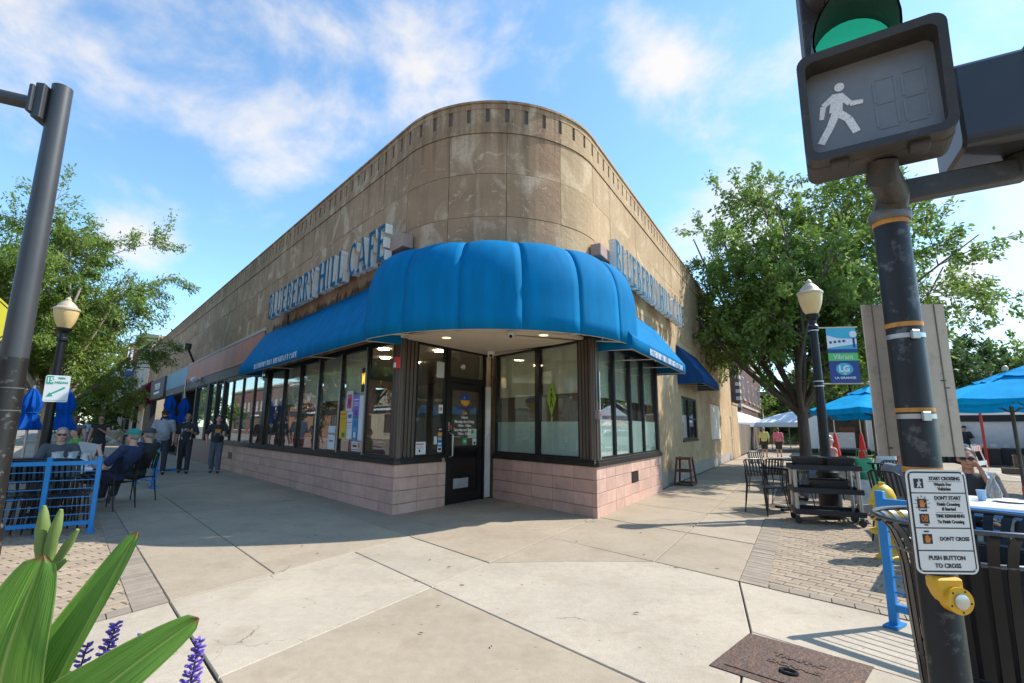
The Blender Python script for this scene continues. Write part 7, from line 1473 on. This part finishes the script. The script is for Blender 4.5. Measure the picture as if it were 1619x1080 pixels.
def sit(lean=-.10, knee=.48, seat=.50, cross=False, armL=None, armR=None, feet=.08):
    J = dict(pel=(0, 0, seat+.06), che=(0, lean, seat+.42), nek=(0, lean*1.2, seat+.61), hed=(0, lean*1.2+.03, seat+.75))
    for s_, sx_ in (('L', -1), ('R', 1)):
        J['hip'+s_] = (sx_*.09, .0, seat+.04); J['kn'+s_] = (sx_*.13, knee-.04, seat+.06); J['an'+s_] = (sx_*.12, knee+feet, .09); J['to'+s_] = (sx_*.13, knee+feet+.15, .04)
        J['sh'+s_] = (sx_*.185, lean-.01, seat+.54); J['el'+s_] = (sx_*.26, lean+.10, seat+.28); J['wr'+s_] = (sx_*.16, lean+.32, seat+.24)
    if cross: J['knR'] = (.04, knee, seat+.13); J['anR'] = (-.16, knee+.16, seat-.14); J['toR'] = (-.16, knee+.30, seat-.20)
    if armL: J['elL'], J['wrL'] = armL
    if armR: J['elR'], J['wrR'] = armR
    return J
def person(label, loc, rz, J, h=1.75, skin=None, shirt=None, sleeve=.5, pants=None, shorts=False, shoes=None, hair=None, hairlen=0, cap=None, glasses=False, beard=None, vx=.012, dress=None, belly=0., vest=None, turn=0., fingers=True, bald=False):
    skin = skin or SK; t = thing('person', label, 'person', loc, R(rz)); k = h/1.75; V = {a: Vector(b)*k for a, b in J.items()}
    hd = V['hed']; HM = Matrix.Rotation(R(turn), 3, 'Z')
    hp = lambda x, y, z: hd + HM @ Vector((x*k, y*k, z*k))
    def torso(q, e=0.):
        c, p, n_ = V['che'], V['pel'], V['nek']; ax = (c-p).normalized(); ml = (p+c)/2
        M3 = (Vector((0, 0, 1)).rotation_difference(ax)).to_matrix()
        q.ell(c, ((.165+e)*k, (.115+e)*k, .20*k), 16, 12, M_=M3); q.ell(ml+Vector((0, belly*.6, 0)), ((.145+e+belly*.35)*k, (.105+e+belly)*k, .22*k), 16, 12, M_=M3); q.ell(p+Vector((0, 0, .02)), ((.16+e)*k, (.125+e)*k, .15*k), 16, 12)
        for s_ in 'LR': cap_(q, c+(n_-c)*.45, V['sh'+s_], (.07+e)*k, (.062+e)*k)
    def arm(q, s_, upto=2., e=0.):
        a, b, w = V['sh'+s_], V['el'+s_], V['wr'+s_]
        if upto >= 1: cap_(q, a, b, (.055+e)*k, (.043+e)*k)
        else: cap_(q, a, a.lerp(b, upto), (.056+e)*k, (.053+e*1.3)*k)
        if upto > 1: cap_(q, b, b.lerp(w, min(1, upto-1)), (.042+e)*k, (.029+e)*k)
    def leg(q, s_, upto=2., e=0., th=.085):
        a, b, c = V['hip'+s_], V['kn'+s_], V['an'+s_]
        cap_(q, a, a.lerp(b, min(1, upto)), (th+e)*k, (.058+e+(.012 if upto < 1.01 and e else 0))*k)
        if upto > 1: cap_(q, b, b.lerp(c, min(1, upto-1)), (.056+e)*k, (.040+e*1.5)*k)
    def hand(q, s_):
        w, e_ = V['wr'+s_], V['el'+s_]; d = (w-e_).normalized(); sg = -1 if s_ == 'L' else 1; n_ = Vector((sg*-.8, .2, .1)); n_ = (n_-d*n_.dot(d)).normalized(); a = d.cross(n_)
        M3 = Matrix((a, n_, d)).transposed(); q.ell(w+d*.045*k, (.04*k, .018*k, .05*k), 10, 8, M_=M3)
        if not fingers: q.ell(w+d*.10*k, (.03*k, .02*k, .05*k), 8, 6, M_=M3); return
        for i, (o, ln) in enumerate(((-.028, .066), (-.0095, .074), (.0095, .070), (.028, .055))):
            p0 = w+d*.082*k+a*o*k; p1 = p0+(d*.9+n_*.35).normalized()*ln*.55*k; p2 = p1+(d*.5+n_*.8).normalized()*ln*.5*k; cap_(q, p0, p1, .0095*k, .009*k, 8); cap_(q, p1, p2, .009*k, .0078*k, 8)
        fw_ = Vector((0, 1, 0)); sgn = 1 if a.dot(fw_) > 0 else -1
        p0 = w+d*.03*k+a*sgn*.032*k; p1 = p0+(a*sgn*.6+d*.7+n_*.3).normalized()*.038*k; p2 = p1+(d*.9+n_*.4).normalized()*.03*k; cap_(q, p0, p1, .012*k, .010*k, 8); cap_(q, p1, p2, .010*k, .0085*k, 8)
    def body(q):
        torso(q, -.006); cap_(q, V['che']+(V['nek']-V['che'])*.5, V['nek'].lerp(hd, .55), .060*k, .052*k)
        q.ell(hp(0, -.006, .03), (.076*k, .096*k, .092*k), 16, 12); q.ell(hp(0, .022, -.035), (.058*k, .068*k, .082*k), 14, 10); q.ell(hp(0, .052, -.082), (.030*k, .028*k, .026*k), 10, 8)
        cap_(q, hp(0, .088, .012), hp(0, .106, -.020), .010*k, .015*k, 8); q.ell(hp(0, .082, .038), (.052*k, .016*k, .012*k), 10, 6); q.ell(hp(0, .088, -.052), (.024*k, .010*k, .010*k), 10, 6)
        for s_ in (-1, 1): q.ell(hp(s_*.078, -.004, -.004), (.012*k, .022*k, .034*k), 8, 6); q.ell(hp(s_*.038, .066, -.022), (.022*k, .018*k, .02*k), 8, 6)
        for s_ in 'LR': arm(q, s_); hand(q, s_); leg(q, s_)
        for s_ in 'LR': cap_(q, V['an'+s_], V['to'+s_], .036*k, .028*k)
    remesh('body', body, skin, t, vx)
    if shirt:
        def fs_(q):
            torso(q, .012)
            for s_ in 'LR': arm(q, s_, sleeve, .014)
        remesh('shirt', fs_, shirt, t, max(vx, .013))
    if vest: remesh('vest', lambda q: torso(q, .024), vest, t, max(vx, .014))
    if pants:
        def fp(q):
            q.ell(V['pel']+Vector((0, 0, .0)), ((.166)*k, (.132)*k, .14*k), 16, 12)
            for s_ in 'LR': leg(q, s_, .92 if shorts else 1.93, .016 if not shorts else .02)
        remesh('trousers', fp, pants, t, max(vx, .013))
    if dress:
        def fd(q):
            torso(q, .014); q.lathe([(.15*k, 1.0*k), (.20*k, .85*k), (.24*k, .55*k), (.25*k, .50*k)], (V['pel'].x, V['pel'].y, 0), 18)
        remesh('dress', fd, dress, t, max(vx, .014))
    sm = shoes or cloth('black_shoe', (.02, .02, .022))
    for s_ in 'LR':
        def fsh(q, s_=s_):
            a, b = V['an'+s_], V['to'+s_]; d = b-a; d.z = 0; d = d.normalized() if d.length > 1e-4 else Vector((0, 1, 0)); zb = min(a.z, b.z+.03)-.03
            q.ell(a+Vector((0, 0, -.03))-d*.01, (.045*k, .05*k, .05*k), 10, 8); cap_(q, a+Vector((0, 0, -.045))-d*.02, b+Vector((0, 0, .008)), .042*k, .034*k)
        remesh('shoe', fsh, sm, t, max(vx, .011))
    if hair and not bald:
        def fh(q):
            q.ell(hp(0, -.022, .048 if not cap else .01), (.086*k if not cap else .078*k, .098*k if not cap else .085*k, .090*k if not cap else .075*k), 14, 10); q.ell(hp(0, -.055 if not cap else -.045, -.01), (.078*k if not cap else .07*k, .06*k, .085*k if not cap else .06*k), 12, 9)
            for s_ in (-1, 1): q.ell(hp(s_*.072, -.02, .015), (.016*k, .035*k, .05*k), 8, 6)
            if hairlen: cap_(q, hp(0, -.085, .0), hp(0, -.10, -hairlen), .055*k, .04*k)
        remesh('hair', fh, hair, t, max(vx, .010), 2)
    elif bald and hair:
        def fh(q):
            q.ell(hp(0, -.07, -.01), (.072*k, .035*k, .05*k), 12, 8)
            for s_ in (-1, 1): q.ell(hp(s_*.074, -.03, .005), (.012*k, .04*k, .035*k), 8, 6)
        remesh('hair', fh, hair, t, max(vx, .010), 2)
    if cap:
        q = MB(); M3 = HM; rows = []
        for i in range(7):
            a = math.pi/2*i/6; rows.append([q.pt(hp(.092*math.cos(a)*math.cos(b)*1.0, -.008+.108*math.cos(a)*math.sin(b), .058+.075*math.sin(a))) for b in [2*math.pi*j/20 for j in range(20)]])
        for A, B in zip(rows, rows[1:]):
            for j in range(20): q.face([A[j], A[(j+1) % 20], B[(j+1) % 20], B[j]])
        low = [q.pt(hp(.090*math.cos(b), -.008+.106*math.sin(b), .035)) for b in [2*math.pi*j/20 for j in range(20)]]
        for j in range(20): q.face([low[j], low[(j+1) % 20], rows[0][(j+1) % 20], rows[0][j]])
        cp = q.build('cap', cap, t, smooth=60, world=False)
        q = MB(); A = [hp(.075*math.cos(b), .05+.05*math.sin(b), .062) for b in [math.pi*j/10 for j in range(11)]]; B = [hp(.080*math.cos(b), .075+.105*math.sin(b), .050-.012*abs(math.cos(b))) for b in [math.pi*j/10 for j in range(11)]]
        for z in (0, -.006):
            a_ = [q.pt(p+Vector((0, 0, z))) for p in A]; b_ = [q.pt(p+Vector((0, 0, z))) for p in B]
            for j in range(10): q.face([a_[j], a_[j+1], b_[j+1], b_[j]])
        q.build('brim', cap, cp, smooth=60, world=False)
    if glasses:
        q = MB()
        for s_ in (-1, 1): q.ell(hp(s_*.034, .095, .008), (.030*k, .009*k, .019*k), 12, 8, M_=HM)
        q.tube([hp(-.012, .104, .014), hp(.012, .104, .014)], .004*k, 6)
        for s_ in (-1, 1): q.tube([hp(s_*.062, .088, .014), hp(s_*.082, .0, .012)], .0035*k, 6)
        q.build('sunglasses', mat('sunglass_black', (.006, .006, .007), .12, var=.02), t, smooth=True, world=False)
    else:
        for s_ in (-1, 1): q = MB(); q.ell(hp(s_*.032, .083, .010), (.013*k, .006*k, .006*k), 8, 6, M_=HM); q.build('eye', mat('eye_dark', (.05, .03, .025), .3), t, smooth=True, world=False)
        for s_ in (-1, 1): q = MB(); q.ell(hp(s_*.034, .090, .034), (.020*k, .005*k, .004*k), 8, 6, M_=HM); q.build('eyebrow', hair or mat('brow', (.04, .025, .015), .8), t, smooth=True, world=False)
    q = MB(); q.ell(hp(0, .094, -.053), (.024*k, .006*k, .005*k), 10, 6, M_=HM); q.build('mouth', mat('lips', (.30, .09, .07), .5), t, smooth=True, world=False)
    if beard:
        def fb(q): q.ell(hp(0, .045, -.075), (.056*k, .056*k, .042*k), 12, 9); [cap_(q, hp(s_*.066, .01, -.01), hp(s_*.045, .06, -.075), .016*k, .026*k, 8) for s_ in (-1, 1)]
        remesh('beard', fb, beard, t, max(vx, .010), 2)
    return t
C_blk, C_gry, C_navy, C_dkp = cloth('black', (.034, .034, .037)), cloth('grey', (.16, .16, .165)), cloth('navy', (.022, .034, .085)), cloth('dark_pants', (.04, .04, .046)); C_slate = cloth('slate', (.10, .115, .14))
H_dk, H_gr, H_br = mat('hair_dark', (.018, .012, .010), .6, var=.3, scale=60), mat('hair_grey', (.25, .235, .21), .7, var=.3, scale=60), mat('hair_brown', (.10, .055, .03), .6, var=.3, scale=60)
def onbody(t, nm, F, m):  # flat print on a shirt
    F.build(nm, m, t, world=False)
p1 = person('bearded man in grey t-shirt and black cap walking on the left pavement', (-10.31, 14.96, 0), 212, stand(.10, armR=((.25, .0, 1.15), (.20, .24, 1.16))), 1.86, SK, cloth('heather', (.36, .36, .38)), .8, C_dkp, hair=H_dk, cap=mat('cap_black', (.02, .018, .016), .7), beard=H_dk, belly=.06, glasses=True)
q = MB(); q.lathe([(.03, 0), (.04, .12), (.036, .12)], (.215, .345, 1.24), 12); cpp = q.build('held_cup', mat('cup_clear_blue', (.45, .60, .70), .3), None, smooth=35); cpp.parent = None; tag(cpp, 'pale blue plastic cup held by the man in the grey t-shirt', 'cup'); cpp.location = (-10.31, 14.96, 0); cpp.rotation_euler = (0, 0, R(212))
p2 = person('man in black sports jersey with white side stripes walking', (-9.90, 15.41, 0), 212, stand(.17, armL=((-.27, .02, 1.13), (-.06, .22, 1.24))), 1.78, SK2, C_blk, .85, C_blk, hair=H_br, belly=.035)
M_stripe = cloth('white_stripe', (.62, .60, .60)); M_pink = cloth('pink_print', (.60, .30, .36))
for s_ in (-1, 1):
    q = MB(); q.bar((s_*.105, .118, 1.0), (s_*.125, .128, 1.32), .028, .012, up=(0, 1, 0)); q.build('shirt_stripe', M_stripe, p2, world=False)
    q = MB(); q.bar((s_*.08, .05, 1.50), (s_*.20, .02, 1.47), .03, .012); q.build('shoulder_stripe', M_stripe, p2, world=False)
q = MB(); q.box(-.09, .09, .142, .150, 1.25, 1.28); q.build('shirt_print', M_pink, p2, world=False)
p3 = person('woman in black t-shirt with orange graphic and slate trousers holding a coffee', (-8.99, 15.48, 0), 208, stand(.08, armL=((-.25, .02, 1.13), (-.19, .24, 1.16)), armR=((.30, -.02, 1.16), (.27, .02, .93))), 1.72, SK, C_blk, .75, C_slate, hair=H_dk, belly=.03)
q = MB(); q.box(-.075, .075, .146, .154, 1.20, 1.31); q.build('shirt_graphic', cloth('orange_print', (.62, .24, .04)), p3, world=False); q = MB(); q.box(-.09, .09, .142, .151, 1.12, 1.19); q.build('shirt_graphic', cloth('blue_print', (.14, .20, .28)), p3, world=False)
q = MB(); q.lathe([(.03, 0), (.04, .12), (.036, .12)], (-.17, .335, 1.13), 12); cpp = q.build('held_cup', mat('cup_tan', (.50, .34, .20), .5), None, smooth=35); tag(cpp, 'tan coffee cup held by the woman in the orange graphic shirt', 'cup'); cpp.location = (-8.99, 15.48, 0); cpp.rotation_euler = (0, 0, R(208))
M_tealcap = mat('cap_teal', (.02, .26, .20), .7); M_sneak = cloth('grey_sneaker', (.34, .34, .35))
person('seated man in teal cap and navy t-shirt leaning back with legs stretched out', (-6.78, 8.74, 0), 88, sit(-.24, .46, .46, True, armL=((-.27, -.02, .70), (-.10, .22, .98)), armR=((.27, -.10, .70), (.12, .18, .82)), feet=.22), 1.76, SK, C_navy, .7, cloth('navy_shorts', (.015, .018, .03)), True, M_sneak, H_gr, cap=M_tealcap, glasses=True, vx=.009)
person('seated man in dark vest over lime green shirt and dark cap', (-7.05, 9.62, 0), 85, sit(-.16, .46, .46, False, feet=.05), 1.78, SK, cloth('lime', (.22, .55, .07)), .8, C_dkp, False, M_sneak, H_gr, cap=mat('cap_charcoal', (.05, .05, .05), .7), vest=cloth('charcoal_vest', (.03, .03, .03)), vx=.010, glasses=True)
person('grey haired man in sunglasses and charcoal t-shirt seated at the left table', (-7.95, 8.95, 0), 222, sit(-.04, .44, .44, False, armL=((-.28, .08, .74), (-.14, .32, .78)), armR=((.28, .08, .74), (.14, .32, .78))), 1.80, SK, cloth('charcoal', (.075, .078, .085)), .75, C_dkp, hair=H_gr, glasses=True, vx=.010, belly=.05)
ch(-7.95, 8.98, 42, 'black metal chair of the grey haired man in sunglasses')
person('woman in grey dress seen from behind at the left tables', (-11.6, 13.4, 0), 40, stand(.05), 1.66, SK, None, dress=cloth('grey_dress', (.13, .14, .16)), hair=H_br, hairlen=.16, vx=.016, fingers=False)
person('woman in black tank top and black skirt on the far left pavement', (-12.7, 15.6, 0), 205, stand(.06, armL=((-.24, .06, 1.16), (-.10, .22, 1.28))), 1.70, SK, C_blk, .05, C_blk, True, hair=H_br, hairlen=.05, glasses=True, vx=.016, fingers=False)
person('distant walker in light blue shirt and jeans on the left pavement', (-31.8, 37.8, 0), 215, stand(.14), 1.72, SK2, cloth('light_blue', (.36, .48, .58)), .7, cloth('jeans', (.06, .13, .22)), hair=H_dk, vx=.03, fingers=False)
person('person in green top sitting behind the left lamp post', (-10.9, 12.6, 0), 150, sit(-.05), 1.70, SK, cloth('green_top', (.10, .32, .05)), .6, C_slate, hair=H_br, vx=.018, fingers=False)
person('man in yellow shirt and black shorts walking away beside the fence', (13.17, 26.36, 0), -28, stand(.06), 1.53, SK, cloth('pale_yellow', (.55, .55, .22)), .9, C_blk, True, hair=H_gr, vx=.018, fingers=False, belly=.04)
person('person in pink shirt and black shorts walking away up the right pavement', (13.97, 26.46, 0), -30, stand(-.06), 1.50, SK, cloth('pink', (.62, .17, .27)), .8, C_blk, True, hair=H_br, vx=.018, fingers=False, belly=.04)
person('white haired old man in salmon shirt seated behind the lamp and cart', (6.45, 10.30, 0), 75, sit(-.02), 1.68, SK, cloth('salmon', (.55, .26, .20)), .7, C_slate, hair=mat('hair_white', (.6, .58, .55), .7), bald=True, vx=.014, fingers=False, belly=.06)
person('bald man in heather grey t-shirt seated beside the hydrant', (4.98, 6.55, 0), 285, sit(.06, .44, .40, armL=((-.26, .18, .62), (-.14, .40, .70)), armR=((.26, .18, .62), (.14, .40, .70))), 1.70, SK2, cloth('heather2', (.20, .21, .23)), .75, C_dkp, hair=H_gr, bald=True, vx=.010, belly=.03)
person('man in sunglasses and black t-shirt resting his cheek on his hand at the right table', (5.12, 5.72, 0), 140, sit(.0, .42, .36, armL=((-.25, .20, .62), (-.11, .10, .98)), armR=((.27, .14, .60), (.12, .36, .68))), 1.72, SK2, C_blk, .8, C_dkp, hair=H_dk, glasses=True, vx=.0085)
person('diner in black jacket seen from behind at the right frame edge', (5.72, 5.35, 0), 100, sit(-.05, .42, .38), 1.70, SK, C_blk, 1.7, C_dkp, hair=H_dk, vx=.013)
person('stall keeper in black shirt and cap under the grey tent', (21.2, 23.6, -.1), 160, stand(.02, armL=((-.26, .1, 1.15), (-.1, .3, 1.1))), 1.75, SK, C_blk, .8, C_dkp, hair=H_dk, cap=mat('cap_black', (.02, .018, .016), .7), vx=.02, fingers=False)
person('dark haired customer in black bent over the stall table', (19.6, 22.9, -.1), 300, stand(.02, lean=.12), 1.70, SK, C_blk, .8, C_dkp, hair=H_dk, vx=.02, fingers=False)
flush()
